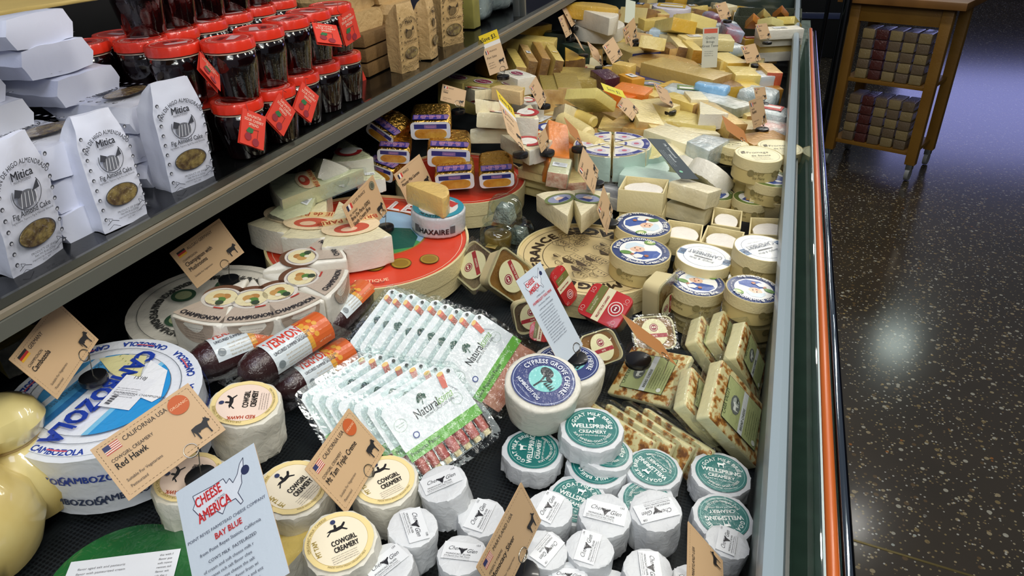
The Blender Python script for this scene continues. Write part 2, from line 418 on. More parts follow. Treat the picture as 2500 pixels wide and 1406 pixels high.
def extr(name, prof, m, y0=Y0, y1=Y1, parent=case, smooth=False):
    n = len(prof); v = [(x, y0, z) for x, z in prof] + [(x, y1, z) for x, z in prof]
    f = [(i, (i+1) % n, n+(i+1) % n, n+i) for i in range(n)] + [tuple(range(n))[::-1], tuple(range(n, 2*n))]
    return cpart(name, v, f, m, smooth, parent)
# perforated dark mat on the sloping deck
def mesh_mat():
    m = mat('deck_mat', '14171a', .6, spec=.25); nt = m.node_tree; N = nt.nodes; L = nt.links
    tc = N.new('ShaderNodeTexCoord'); v = N.new('ShaderNodeTexVoronoi'); v.inputs['Scale'].default_value = 190; v.inputs['Randomness'].default_value = .05
    L.new(tc.outputs['Object'], v.inputs['Vector']); r = N.new('ShaderNodeValToRGB')
    r.color_ramp.elements[0].position = .3; r.color_ramp.elements[0].color = lin('05070a'); r.color_ramp.elements[1].position = .5; r.color_ramp.elements[1].color = lin('1b2023')
    L.new(v.outputs['Distance'], r.inputs['Fac']); L.new(r.outputs['Color'], N['Principled BSDF'].inputs['Base Color'])
    bp = N.new('ShaderNodeBump'); bp.inputs['Strength'].default_value = .5; bp.inputs['Distance'].default_value = .002; L.new(v.outputs['Distance'], bp.inputs['Height']); L.new(bp.outputs['Normal'], N['Principled BSDF'].inputs['Normal'])
    return m
extr('deck', [(.052, .7498), (-1.16, deckz(-1.16)), (-1.16, .70), (.052, .70)], mesh_mat())
extr('base_cabinet', [(.075, .69), (-1.2, .69), (-1.2, .06), (.075, .06)], CASEBK)
extr('kick_plate', [(.03, .06), (-1.15, .06), (-1.15, 0), (.03, 0)], CASEBK)
extr('back_panel', [(-1.16, .72), (-1.16, 1.9), (-1.2, 1.9), (-1.2, .72)], CASEBK)
extr('inner_wall', [(.052, .70), (.052, .905), (.058, .905), (.058, .70)], mat('inner_wall_grey', '6d7672', .4, metal=.3))
pr = [(.0495 + 0, .90), (.048, .925), (.052, .935), (.061, .938), (.069, .934), (.072, .925), (.072, .90)]
extr('front_ledge', pr, GRAYP, smooth=True)
extr('front_panel', [(.073, .69), (.073, .90), (.079, .90), (.079, .69)], mat('front_dark', '23302d', .3))
extr('glass_panel', [(.0795, .80), (.0928, .975), (.0952, .975), (.0819, .80)], GLASS, y1=2.75)
extr('lit_floor_ledge', [(.085, .80), (.138, .80), (.138, .78), (.085, .78)], mat('lit_floor_green', '66756c', .5, col2='4a5850', vscale=30))  # added ledge, coloured like the lit floor seen through the glass
extr('glass_strip', [(.0828, .838), (.0836, .848), (.0828, .848), (.082, .838)], mat('frosted_band', '7d9c90', .5), y1=2.75)
extr('glass_edge_trim', [(.0942, .972), (.0942, .977), (.0962, .977), (.0962, .972)], mat('trim_chrome', '8e9a9c', .4, metal=.6), y1=2.75)
ORNG = mat('orange_reflection', 'b85a20', .35, coat=.25, coatrough=.15)  # chrome rail with its orange reflection put into the base colour
def rod(name, x, z, r, y0, y1, m, parent=case):
    o = frombm(name, tube([(x+.5, y0-1.8, z), (x+.5, (y0+y1)/2-1.8, z), (x+.5, y1-1.8, z)], r, 16), m, parent); return o
rod('orange_rail', .1018, .974, .0056, Y0, 2.75, ORNG)
CHROME = mat('chrome_dark', '8d99a2', .07, metal=1)
rod('chrome_rail', .1150, .966, .0060, Y0, 2.75, CHROME)
extr('bumper', [(.110, .945), (.110, .957), (.119, .957), (.119, .945)], mat('bumper_black', '08090c', .2, coat=.5), y1=2.75)
# far end wall of the case and the dark units beyond
extr('end_panel', [(.07, .70), (.07, .93), (-1.16, 1.0), (-1.16, .70)], mat('end_glass', '31403f', .15, coat=.6), y0=3.95, y1=3.98)
# shelf
SH = 1.105
extr('shelf', [(-1.16, SH), (-.742, SH), (-.742, SH-.02), (-1.16, SH-.02)], BLACKG)
extr('shelf_lip', [(-.742, SH-.020), (-.742, SH+.002), (-.735, SH+.003), (-.728, SH-.003), (-.728, SH-.020)], mat('lip_dark', '5a5a50', .22, metal=.85))
extr('shelf_strip', [(-.7278, SH-.004), (-.7242, SH-.006), (-.7242, SH-.012), (-.7278, SH-.012)], mat('lip_bright', 'a59a86', .3, metal=.6, bump=.1, bscale=8))
extr('shelf_channel', [(-.7278, SH-.0122), (-.722, SH-.0135), (-.722, SH-.032), (-.735, SH-.032), (-.735, SH-.0205), (-.7278, SH-.0205)], mat('lip_grey', '6f7169', .4, metal=.5))
# black door posts of the far unit and the crossing steel post near the cart
def post(name, px0, py0, px1, py1, z0, z1, r, m, label):
    a = P(px0, py0, z0); b = a.copy(); b.z = z1
    o = frombm(name, tube([a, (a+b)/2, b], r, 20), m); tag(o, label, 'post'); return o
pm = mat('post_black', '0a0b0d', .12, coat=.8)
# ------------------------------------------------------------------ product materials
PAPER = mat('white_wrap', 'd5d8db', .5, bump=.7, bscale=34, coat=.3, coatrough=.2)
PAPERC = mat('cream_wrap', 'd9d6c9', .5, bump=.8, bscale=26, coat=.35, coatrough=.18)
RIND = mat('bloomy_rind', 'f0ecdc', .6, coat=.7, bump=.5, bscale=35, var=.12)
WOOD = mat('poplar_box', 'e2d3a0', .6, bump=.15, bscale=90, var=.13, vscale=9)
WOODD = mat('poplar_rim', 'd3bf80', .6, var=.15, vscale=14)
BLK = mat('clip_black', '121316', .3, coat=.3)
WIRE = mat('wire', '9a958a', .3, metal=1)
KRAFT = 'c9a880'
FILM = {}
def cheese(c, c2=None, coat=.75, bump=.55, bs=38):
    k = 'cheese_%s_%s' % (c, c2)
    return mat(k, c, .42, coat=coat, bump=bump, bscale=bs, col2=c2, vscale=16, coatrough=.09)
# ------------------------------------------------------------------ price cards on clips
def card(pix, w_, h_, fnart, label, ht=None, hint=HINT, cat='sign', ringx=.22, base=True, m=PRINT, th=.0006, backc=None, group=None, drop=.03, name='price_card', cardm=None, rings=True):
    M = fit4(w_, h_, pix, hint, h=ht); w_ *= FIT[0]; h_ *= FIT[0]
    loc = M @ Vector((ringx*w_, -h_/2+.004, 0)); down = loc - Vector((0, 0, drop))
    root = empty(name, Matrix.Translation(down)); inv = Matrix.Translation(-down)
    tag(root, label, cat, group)
    c = frombm('card', prism(rrect(w_, h_, .0015, 2), -th, 0, 0), cardm or mat('kraft_card', 'cfa97e', .75, var=.06, vscale=30), root, smooth=False, M=inv @ M)
    a = Art(); fnart(a, w_, h_); a.build('print', root, m=m, M=inv @ M)
    if rings:
        pts = [(ringx*w_ + .0075*math.cos(t), -h_/2 + .004 + .0075*math.sin(t), .0012*math.cos(t/2)) for t in [i*.3 for i in range(0, 42)]]
        q = M.inverted() @ down
        bm = tube(pts + [tuple(Vector(pts[-1]).lerp(q, .5)), tuple(q)], .0006, 6)
        frombm('wire_clip', bm, WIRE, root, M=inv @ M)
    if base:
        bm = prism(circ(.017, 20), -.006, .004, .003, 2)
        frombm('clip_base', bm, BLK, root, M=Matrix.Translation((0, 0, 0)))
    return root
def kraft(fl, country, lines, an='cow', organic=False, small=('Suitable For Vegetarians', 'Pasteurized'), top=None, stamp=False):
    def f(a, w_, h_):
        k = w_ / .127
        a.box(-w_/2, -h_/2, w_/2, h_/2, KRAFT); a.n = 1
        a.dash(w_*.93, h_*.88, .0007*k, '6d563c', .0045*k)
        a.n += 1; y = h_/2 - .015*k
        flag(a, fl, -w_/2+.010*k, y-.004*k, .019*k, .0115*k)
        a.text(country, -w_/2+.033*k, y, .0085*k, '2a2522', sx=.85)
        y -= .015*k
        if top: a.text(top, -w_/2+.010*k, y, .0062*k, '2a2522', sx=.85); y -= .0105*k
        for l in lines: a.text(l, -w_/2+.010*k, y, .0118*k, '1d1a18', sx=.78, bold=.0002); y -= .0115*k
        y = -h_/2 + .019*k
        for l in small: a.text(l, -w_/2+.011*k, y, .0054*k, '4a4038', sx=.85); y -= .0085*k
        animal(a, COW if an == 'cow' else GOAT, w_/2-.019*k, -h_/2+.020*k, .024*k)
        if organic: a.disc(w_/2-.024*k, h_/2-.017*k, .0125*k, 'c05a25'); a.text('ORGANIC', w_/2-.024*k, h_/2-.019*k, .0050*k, 'e9c7a0', al='c')
        if stamp: a.disc(w_/2-.018*k, h_/2-.015*k, .009*k, '55584a'); a.ring(w_/2-.018*k, h_/2-.015*k, .0065*k, .0072*k, 'b9b79a')
    return f
US = [(-.46,.28),(-.1,.24),(.1,.25),(.13,.12),(.2,.18),(.24,.05),(.34,.16),(.42,.34),(.5,.42),(.46,.2),(.4,.08),(.38,-.06),(.28,-.2),(.33,-.42),(.28,-.45),(.22,-.28),(.06,-.27),(-.04,-.42),(-.12,-.3),(-.26,-.26),(-.42,-.18),(-.5,.02),(-.44,.12)]
def usacard(title, l1, l2, n):
    def f(a, w_, h_):
        k = w_ / .1
        a.box(-w_/2, -h_/2, w_/2, h_/2, 'c9d4df'); a.n = 1
        y0 = h_/2 - .030*k
        a.poly([(x*.068*k, y0 + y*.052*k) for x, y in US], 'dbe1ea'); a.line([(x*.068*k, y0 + y*.052*k) for x, y in US], .0008*k, '3a3f58', closed=True)
        a.disc(.033*k, y0+.008*k, .005*k, '2e3558')
        a.text('CHEESE', -.030*k, y0-.001*k, .0155*k, 'd63a3e', rot=4, sx=.62, bold=.0006*k)
        a.text('ACROSS', -.008*k, y0-.0055*k, .0035*k, '554a50', rot=4)
        a.text('AMERICA', -.030*k, y0-.018*k, .0155*k, 'd63a3e', rot=4, sx=.62, bold=.0006*k)
        y = y0-.032*k
        a.text(l1, 0, y, .0046*k, '4a5068', al='c'); y -= .0105*k
        a.text(title, 0, y, .0088*k, 'd63a3e', al='c', sx=.85, bold=.0003*k); y -= .0085*k
        a.text(l2, 0, y, .005*k, '3d4258', al='c'); y -= .010*k
        a.text("COW'S MILK  PASTEURIZED", 0, y, .0046*k, '30344a', al='c'); y -= .008*k
        a.para(-.036*k, y, .0046*k, n, .072*k, '4b4f60', lead=1.45, seed=n)
    return f

# ------------------------------------------------------------------ wrapped rounds
def rounded_ngon(n, r, a0=0): return [(r*math.cos(a0 + 2*math.pi*i/n), r*math.sin(a0 + 2*math.pi*i/n)) for i in range(n)]
def wrapround(r, t, n=13, seed=0, m=PAPER, amp=.0009, name='wrapper', parent=None, bev=.006):
    rr = random.Random(seed)
    o = []
    for i in range(n): q = r*(1-.05*rr.random()); th = 2*math.pi*(i+.3*rr.random())/n; o.append((q*math.cos(th), q*math.sin(th)))
    bm = prism(o, 0, t, min(bev, t*.3), 2, cuts=4, amp=amp, freq=55, seed=seed)
    for v in bm.verts:                       # pleats of the folded paper
        q = math.hypot(v.co.x, v.co.y)
        if q > r*.8:
            th = math.atan2(v.co.y, v.co.x); f_ = noise.noise(Vector((math.cos(th)*7, math.sin(th)*7, v.co.z*18 + seed*3.3))); k = 1 + (abs(f_)*-2+.5)*.075*(1.15 - v.co.z/t)
            v.co.x *= k; v.co.y *= k
        elif v.co.z > t*.8: v.co.z += noise.noise(v.co*120 + Vector((seed, 0, 0)))*.0004
    return frombm(name, bm, m, parent, auto=24)
def teal_art(r):
    a = Art(); a.disc(0, 0, r, '15706c', n=56); a.ring(0, 0, r*.9, r*.915, '9fd0c8'); W_ = 'f0f6f2'
    a.text('GOAT MILK BRIE', 0, 0, r*.235, W_, rot=90, arc=r*.66, sx=.95, bold=r*.012)
    a.text('WELLSPRING', 0, -r*.02, r*.285, W_, al='c', sx=.92, bold=r*.018)
    a.line([(-r*.5, -r*.09), (-.1*r, -r*.09)], r*.012, W_); a.line([(r*.1, -r*.09), (r*.5, -r*.09)], r*.012, W_)
    a.text('CREAMERY', 0, -r*.30, r*.225, W_, al='c', sx=.92, bold=r*.012)
    a.text('NET WT 4.4 OZ (125g)', 0, -r*.44, r*.1, W_, al='c')
    a.text('SOFT RIPENED GOAT CHEESE', 0, 0, r*.135, W_, rot=270, arc=r*.76, inner=True, bold=r*.004)
    a.text('KEEP REFRIGERATED / REFRIGERATED', 0, 0, r*.07, W_, rot=270, arc=r*.87, inner=True)
    animal(a, GOAT, 0, r*.42, r*.36, W_); return a
def disc_thing(name, px, py, h, wpx, t, dirxy, build, label, cat='cheese', group=None, tilt=(0, 0), diam=None):
    p = PD(px, py, h); d = diam or wpx * depth(p) / F_PX * .97
    rz = dirang(px, py, dirxy[0], dirxy[1], p.z)
    sl = math.degrees(math.atan(.08))
    M = Matrix.Translation(p) @ Euler((R(tilt[0]), R(sl + tilt[1]), 0)).to_matrix().to_4x4() @ Matrix.Rotation(rz, 4, 'Z') @ Matrix.Translation((0, 0, -t))
    root = empty(name, M); tag(root, label, cat, group); build(root, d/2, t); return root
SEED = [0]
def nseed(): SEED[0] += 1; return SEED[0]
def b_teal(root, r, t):
    wrapround(r, t, 13, nseed(), PAPER, .001, parent=root, bev=.004)
    teal_art(r*.80).build('label', root, m=PRINTG, M=Matrix.Translation((0, 0, t+.0011)))
TL = 'teal-labelled white paper wrapped round goat cheese, '
for k, (px, py, h, w_, dr, lb, tl) in enumerate([
    (1301, 1098, .045, 162, (.15, -1), 'leftmost of them, its lettering running upwards', (0, 0)),
    (1457, 1135, .040, 162, (-1, .25), 'in the pair under the topmost round, mostly covered', (0, 0)),
    (1478, 1100, .052, 150, (1, .3), 'peeking out behind the topmost round', (-4, 5)),
    (1445, 1046, .078, 168, (1, .0), 'topmost of the pile, lying on two others', (2, 0)),
    (1595, 1142, .040, 150, (-1, -.75), 'middle of the row, label upside down', (0, 0)),
    (1760, 1156, .040, 158, (1, .15), 'beside the grey inner wall, its lettering upright', (0, 0)),
    (1409, 1222, .036, 166, (1, .35), 'half covered by the short white wrapped cylinders', (4, 0)),
    (1580, 1222, .034, 150, (-1, .15), 'only its upper rim showing above a white cylinder', (3, 0)),
    (1766, 1262, .040, 158, (-1, .05), 'nearest the grey inner wall, its lettering inverted', (3, 0))]):
    disc_thing('goat_cheese', px, py, h, w_, .031, dr, b_teal, TL + lb, group='teal-labelled goat cheese rounds', tilt=tl)
# tall white cylinders
def b_cyl(root, r, t):
    sd = nseed()
    wrapround(r, t, 17, sd, PAPER, .0014, parent=root, bev=.007)
    a = Art(); k = r/.034*.86
    a.box(-.030*k, -.013*k, .030*k, .019*k, 'e2e5e8'); a.text('Cherry', -.023*k, .004*k, .0105*k, '2b2b33', sx=.8, slant=.35); a.text('Glen', .006*k, .001*k, .0105*k, '2b2b33', sx=.8, slant=.35)
    a.poly([(-.001*k, -.002*k), (-.0035*k, .004*k), (-.007*k, .007*k), (-.0065*k, .009*k), (-.002*k, .007*k), (.002*k, .007*k), (.0065*k, .009*k), (.007*k, .007*k), (.0035*k, .004*k), (.001*k, -.002*k)], '1f1f26')
    a.text('MONOCACY SILVER', -.024*k, -.005*k, .0042*k, '33333a'); a.text('Soft Ripened Goat Milk Cheese', -.026*k, -.0085*k, .0031*k, '44444a')
    a.para(-.026*k, -.011*k, .0021*k, 2, .05*k, '77777c', seed=sd); a.text(['159', '152', '154', '158'][sd % 4], .019*k, .014*k, .0045*k, '22222a')
    a.build('label', root, m=PRINTG, M=Matrix.Translation((0, 0, t+.0016)))
CL = 'white goat cheese cylinder with goat logo, '
for k, (px, py, h, w_, dr, lb, tl) in enumerate([
    (1080, 1178, .085, 132, (1, -.35), 'furthest left, next to the ham roll packs', (3, -9)),
    (1008, 1284, .085, 132, (.35, 1), 'lettering running down, beside a cream labelled round', (0, 2)),
    (946, 1378, .085, 138, (.8, -.6), 'lowest at left, cut by the frame', (2, -6)),
    (1176, 1260, .060, 128, (.5, -1), 'behind the tilted kraft card', (0, 0)),
    (1128, 1352, .080, 132, (1, .1), 'just left of the tilted kraft card', (-3, -4)),
    (1344, 1240, .068, 122, (.55, -1), 'right of the tilted kraft card, upper one', (0, 4)),
    (1332, 1340, .080, 120, (-.8, 1), 'right of the tilted kraft card, lower one', (0, 5)),
    (1477, 1256, .066, 138, (1, .2), 'against the half covered teal round', (5, 0)),
    (1440, 1338, .078, 126, (.3, -1), 'middle of the group, lettering running up', (0, 0)),
    (1600, 1244, .070, 138, (-1, .25), 'standing over a teal round, label turned round', (2, -3)),
    (1583, 1388, .085, 130, (.15, 1), 'at the bottom edge between two others', (0, 0)),
    (1778, 1322, .062, 116, (.2, -1), 'leaning on a teal round beside the inner wall', (-5, 5)),
    (1388, 1412, .07, 110, (1, 0), 'barely showing at the bottom edge', (0, 0))]):
    disc_thing('goat_cheese_cylinder', px, py, h, w_, .052, dr, b_cyl, CL + lb, group='white wrapped goat cheese cylinders', tilt=tl)
for px, py, h, lb in ((1500, 1440, .05, 'below the frame edge, only a rim showing'), (1690, 1425, .06, 'behind the kraft card at the wall'), (1230, 1420, .05, 'under the tilted kraft card')):
    disc_thing('goat_cheese_cylinder', px, py, h, 125, .045, (1, .2), b_cyl, CL + lb, group='white wrapped goat cheese cylinders')
# cowgirl rounds with yellow labels
RIDER = [(-.5,.05),(-.3,.12),(-.12,.1),(-.08,.3),(-.02,.34),(.04,.28),(.02,.12),(.25,.14),(.42,.3),(.5,.24),(.42,.12),(.3,.02),(.5,-.18),(.44,-.22),(.24,-.06),(-.05,-.08),(-.3,-.02),(-.5,-.2),(-.55,-.15),(-.36,.0)]
def b_cow(kind):
    def f(root, r, t):
        sd = nseed(); wrapround(r, t, 15, sd, PAPERC, .002, parent=root, bev=.012)
        q = r*.84; a = Art(); rr = random.Random(sd)
        a.poly([(q*(1+.03*rr.random())*math.cos(i*.18), q*(1+.03*rr.random())*math.sin(i*.18)) for i in range(35)], 'eed99a')
        a.disc(0, 0, q*.84, 'efd9c8' if kind == 'red' else 'f1e6cb'); a.ring(0, 0, q*.84, q*.85, 'c8b070')
        animal(a, RIDER, .05*q, q*.38, q*.62)
        a.text('RED HAWK' if kind == 'red' else 'MT TAM', -q*.62, q*.0 if kind == 'red' else 0, q*.2, 'c0563a' if kind == 'red' else 'b09a50', rot=90, al='c', sx=.8, bold=q*.01)
        a.text('COWGIRL', q*.12, -q*.14, q*.25, '2a2622', al='c', sx=.66, bold=q*.014); a.text('CREAMERY', q*.12, -q*.38, q*.25, '2a2622', al='c', sx=.6, bold=q*.014)
        a.para(-q*.4, -q*.5, q*.05, 4, q*.95, '5a5048', seed=sd); a.disc(q*.02, q*.68, q*.08, '303a60')
        a.text('MADE WITH FRESH ORGANIC MILK', 0, 0, q*.08, '7a6a3a', rot=270, arc=q*.93, inner=True); a.text('ORGANIC MILK CHEESE', 0, 0, q*.12, '8a7634', rot=140, arc=q*.86)
        a.build('label', root, m=PRINTG, M=Matrix.Translation((0, 0, t+.002)))
    return f
OL = 'round cheese in creased white paper with a '
disc_thing('triple_cream_cheese', 597, 985, .135, 190, .065, (.25, -1), b_cow('red'), OL + 'pink and yellow label, beside the dark sausages', group='organic rounds with cream labels', tilt=(0, 3))
disc_thing('triple_cream_cheese', 462, 1165, .10, 190, .06, (.6, -1), b_cow('red'), OL + 'pink label hidden under the largest kraft card', group='organic rounds with cream labels')
disc_thing('triple_cream_cheese', 716, 1190, .105, 192, .06, (.8, -.75), b_cow('tam'), OL + 'cream label, half behind the tall pale sign', group='organic rounds with cream labels', tilt=(4, 4))
disc_thing('triple_cream_cheese', 829, 1322, .105, 200, .06, (.9, -.4), b_cow('tam'), OL + 'cream label, lowest one before the white cylinders', group='organic rounds with cream labels', tilt=(5, 0))
disc_thing('triple_cream_cheese', 938, 1172, .085, 180, .06, (.9, -.45), b_cow('tam'), OL + 'cream label, under the diagonal kraft card', group='organic rounds with cream labels', tilt=(3, 0))
# black labelled dented rounds
def b_fog(root, r, t):
    sd = nseed(); bm = prism(rounded_ngon(28, r), 0, t, t*.25, 4, cuts=2, amp=.002, freq=40, seed=sd)
    for v in bm.verts:
        k = v.co.z/t; s_ = 1 - .16*(1-k)**2; v.co.x *= s_; v.co.y *= s_
    frombm('wrapper', bm, PAPERC, root, auto=50)
    q = r*.83; a = Art(); a.disc(0, 0, q, '2c3a72', n=56); a.ring(0, 0, q*.93, q*.95, 'b8c4dc'); a.disc(0, q*.08, q*.52, '7cc8c4')
    T = '142028'; a.disc(-q*.16, q*.28, q*.24, T, sy=.75); a.disc(q*.12, q*.14, q*.13, T, sy=.6); a.line([(q*.02, -q*.4), (q*.0, -q*.1), (-q*.12, q*.2)], q*.06, T); a.line([(0, -q*.15), (q*.14, q*.12)], q*.04, T)
    for i in range(4): a.poly([(q*(.12+.09*i), -q*.1), (q*(.17+.09*i), q*.12), (q*(.2+.09*i), -q*.12)], T)
    a.text('CYPRESS GROVE CHEVRE', 0, 0, q*.235, 'e8ecf4', rot=100, arc=q*.66, sx=.82, bold=q*.01); a.text('HUMBOLDT FOG', 0, -q*.66, q*.17, 'e8ecf4', al='c', sx=.8, bold=q*.008); a.text('Alpine Goat Cheese', 0, -q*.8, q*.07, 'b8c4dc', al='c')
    a.build('label', root, m=PRINTG, M=Matrix.Translation((0, 0, t+.0022)))
disc_thing('goat_cheese_round', 1386, 888, .088, 188, .06, (1, .45), b_fog, 'round goat cheese with navy and turquoise tree label, behind its twin under the sign', group='navy-labelled goat rounds', tilt=(0, -3))
disc_thing('goat_cheese_round', 1326, 930, .12, 196, .066, (1, .75), b_fog, 'tilted round goat cheese with navy and turquoise tree label, in front', group='navy-labelled goat rounds', tilt=(10, 5))

# ------------------------------------------------------------------ round poplar boxes
def boxside(a, r, t, txt): return a
def b_rbox(kind, nst=1, lidh=.4):
    def f(root, r, t):
        frombm('base', lathe([(0, 0), (r*.965, 0), (r*.965, t*(1-lidh)), (0, t*(1-lidh))], 56), WOODD, root)
        tl = t*(1-lidh) + .0006
        frombm('lid', lathe([(r*.955, tl), (r, tl), (r, t+.001), (r*.985, t+.0015), (r*.975, t), (0, t)], 56), WOOD, root)
        q = r*.965; a = Art()
        if kind in ('blue', 'green'):
            c1 = '20386e' if kind == 'blue' else '5c7034'; a.disc(0, 0, q, 'c8b878', n=56); a.disc(0, 0, q*.985, c1, n=56); a.disc(0, 0, q*.72, 'f0f0ec', n=48)
            if kind == 'blue':
                a.poly([(-q*.25, -q*.3), (-q*.1, -q*.02), (q*.2, q*.02), (q*.55, q*.1), (q*.68, -q*.05), (q*.55, -q*.4), (q*.1, -q*.62), (-q*.2, -q*.55)], '2450a0')
                a.disc(-q*.12, q*.1, q*.26, 'e8c0a4', sy=.85); a.poly([(-q*.55, q*.1), (-q*.5, q*.4), (-q*.2, q*.56), (q*.12, q*.42), (q*.1, q*.24), (-q*.15, q*.3), (-q*.35, q*.1), (-q*.45, -q*.02)], 'cfdfe8')
                a.disc(-q*.02, q*.12, q*.03, '3a2a28'); a.disc(-q*.2, q*.14, q*.03, '3a2a28'); a.disc(-q*.12, q*.0, q*.05, 'b84a48', sy=.4)
                a.poly([(-q*.3, -q*.4), (-q*.1, -q*.25), (q*.1, -q*.32), (q*.05, -q*.5), (-q*.15, -q*.58)], 'e8e8e4'); a.disc(q*.2, -q*.35, q*.08, 'a8603c'); a.disc(-q*.28, -q*.33, q*.07, 'a8603c')
                a.disc(-q*.5, -q*.25, q*.2, '5c8c3c', sy=.6); a.disc(q*.3, q*.62, q*.2, '78a04c', sy=.7); a.disc(q*.3, q*.62, q*.1, 'd8d8a0', sy=.7)
                a.text('Petit Bonhomme', 0, 0, q*.27, 'f4f4f0', rot=120, arc=q*.745, sx=.92, bold=q*.012, slant=.15); a.text('Double Cream Brie', 0, 0, q*.22, 'f4f4f0', rot=290, arc=q*.95, inner=True, sx=.95, bold=q*.01, slant=.15)
                a.text('8.8 OZ', 0, 0, q*.12, 'f4f4f0', rot=235, arc=q*.9, inner=True); a.text('CONT. NET 250 g', 0, 0, q*.09, 'e0e0dc', rot=25, arc=q*.8)
            else:
                a.poly([(-q*.5, -q*.45), (-q*.3, q*.1), (q*.1, q*.55), (q*.5, q*.3), (q*.6, -q*.4), (q*.1, -q*.66)], '2c4890'); a.disc(-q*.05, q*.1, q*.22, 'e8c4a8'); a.poly([(-q*.3, q*.15), (-q*.25, q*.5), (q*.2, q*.5), (q*.2, q*.2), (0, q*.3)], 'dde4e8')
                a.disc(-q*.1, -q*.35, q*.2, 'd89a2c', sy=.5); a.disc(q*.3, -q*.25, q*.15, 'eeeeee', sy=.6); a.text('BRIE DOUBLE CREME', 0, 0, q*.15, 'e0e4c8', rot=90, arc=q*.8)
        elif kind == 'white':
            a.disc(0, 0, q, 'eef0ee', n=56); a.ring(0, 0, q*.76, q*.775, '24466a'); a.disc(0, 0, q*.0001, 'eef0ee')
            for sgn in (-1, 1):
                for i in range(5): a.box(sgn*q*.84 - q*.13, -q*.2 + i*q*.09, sgn*q*.84 + q*.13, -q*.145 + i*q*.09, '2a6496', lay=a.n+1)
                a.n += 2; a.disc(sgn*q*.8, 0, q*.1, '24466a')
            a.text('Simply & Brie', 0, q*.26, q*.17, '3a4a5a', al='c', slant=.3); a.box(-q*.34, q*.10, q*.34, q*.15, '222a33'); a.text('CAMEMBERT', 0, -q*.28, q*.36, '1f3a5c', al='c', sx=.62)
            a.text('SOFT RIPENED CHEESE', 0, -q*.45, q*.07, '3a4a5a', al='c')
        elif kind == 'plain':
            a.disc(0, 0, q, 'e9e2b8', n=48); a.ring(0, 0, q*.88, q*.9, 'a89c70'); a.text('Fromage', 0, q*.1, q*.3, '4a4228', al='c', slant=.3); a.text('de Savoie', 0, -q*.25, q*.24, '4a4228', al='c', slant=.3); a.para(-q*.5, -q*.4, q*.09, 3, q, '6a6040', seed=3)
            a.poly([(-q*.75, q*.1), (-q*.7, q*.35), (-q*.5, q*.4), (-q*.55, q*.15)], '5a5030')
        a.build('label', root, m=PRINTG, M=Matrix.Translation((0, 0, t+.0006)))
        for ph in (-60, 30, 150, 240):
            s = Art(); s.text('Isigny', ph/57.3*r, t*.46, t*.2, '6d6238', sx=.9, slant=.2); s.text('Ste Mere', ph/57.3*r - .002, t*.26, t*.17, '6d6238', sx=.8); s.disc(ph/57.3*r-.007, t*.5, t*.14, '8a7e50'); 
            s.build('stamp', root, m=PRINT, fn=lambda x, y, h: ((r+.0004+h)*math.cos(x/r), (r+.0004+h)*math.sin(x/r), y))
    return f
G = 'round wooden cheese boxes'
def rbox(px, py, h, w_, t, dr, kind, lb, tl=(0, 0), lidh=.45): return disc_thing('cheese_box', px, py, h, w_, t, dr, b_rbox(kind, lidh=lidh), lb, 'cheese box', G, tl)
NB = 'round wooden box with navy portrait label, '
rbox(1840, 790, .045, 138, .042, (1, .1), 'blue', 'round wooden cheese box at the bottom of the stack by the glass', lidh=.4)
rbox(1840, 748, .09, 138, .042, (-1, -.3), 'blue', 'round wooden cheese box in the middle of the stack by the glass', lidh=.4)
rbox(1840, 706, .135, 138, .042, (-1, -.35), 'blue', NB + 'on top of the stack by the glass')
rbox(1704, 690, .095, 138, .045, (1, .25), 'blue', NB + 'in front of the striped white-lidded box')
rbox(1704, 735, .048, 138, .045, (1, .25), 'blue', 'round wooden cheese box under another, behind the toasted cheese slabs')
rbox(1570, 549, .103, 142, .046, (-1, .12), 'blue', NB + 'furthest back, its lettering upside down')
rbox(1564, 613, .103, 152, .047, (1, .05), 'blue', NB + 'standing on the large printed board')
rbox(1719, 627, .112, 140, .046, (-1, -.2), 'white', 'round wooden box with white striped lid, left of its twin by the glass')
rbox(1719, 672, .064, 140, .046, (-1, -.2), 'white', 'round wooden box under the white striped lid in the middle')
rbox(1862, 606, .150, 142, .05, (-1, .3), 'white', 'round wooden box with white striped lid, against the glass')
rbox(1852, 377, .19, 118, .05, (1, -.1), 'plain', 'round pale wooden box with plain printed lid, tallest stack by the glass')
rbox(1852, 415, .138, 115, .05, (1, -.1), 'plain', 'round pale wooden box directly under the plain printed lid')
rbox(1905, 360, .16, 112, .05, (1, -.1), 'plain', 'round pale wooden box half hidden against the grey ledge')
rbox(1790, 352, .14, 80, .04, (1, 0), 'plain', 'small round wooden box behind the leaning kraft card')
rbox(1884, 436, .145, 118, .045, (1, .1), 'green', 'round box with olive green label, behind a wooden tray of white cheese')
rbox(1748, 472, .09, 92, .04, (1, .3), 'green', 'round box with olive green label beside the wrapped white block')
rbox(1834, 484, .10, 90, .04, (1, .1), 'green', 'round box with olive green label, mostly covered at the back')

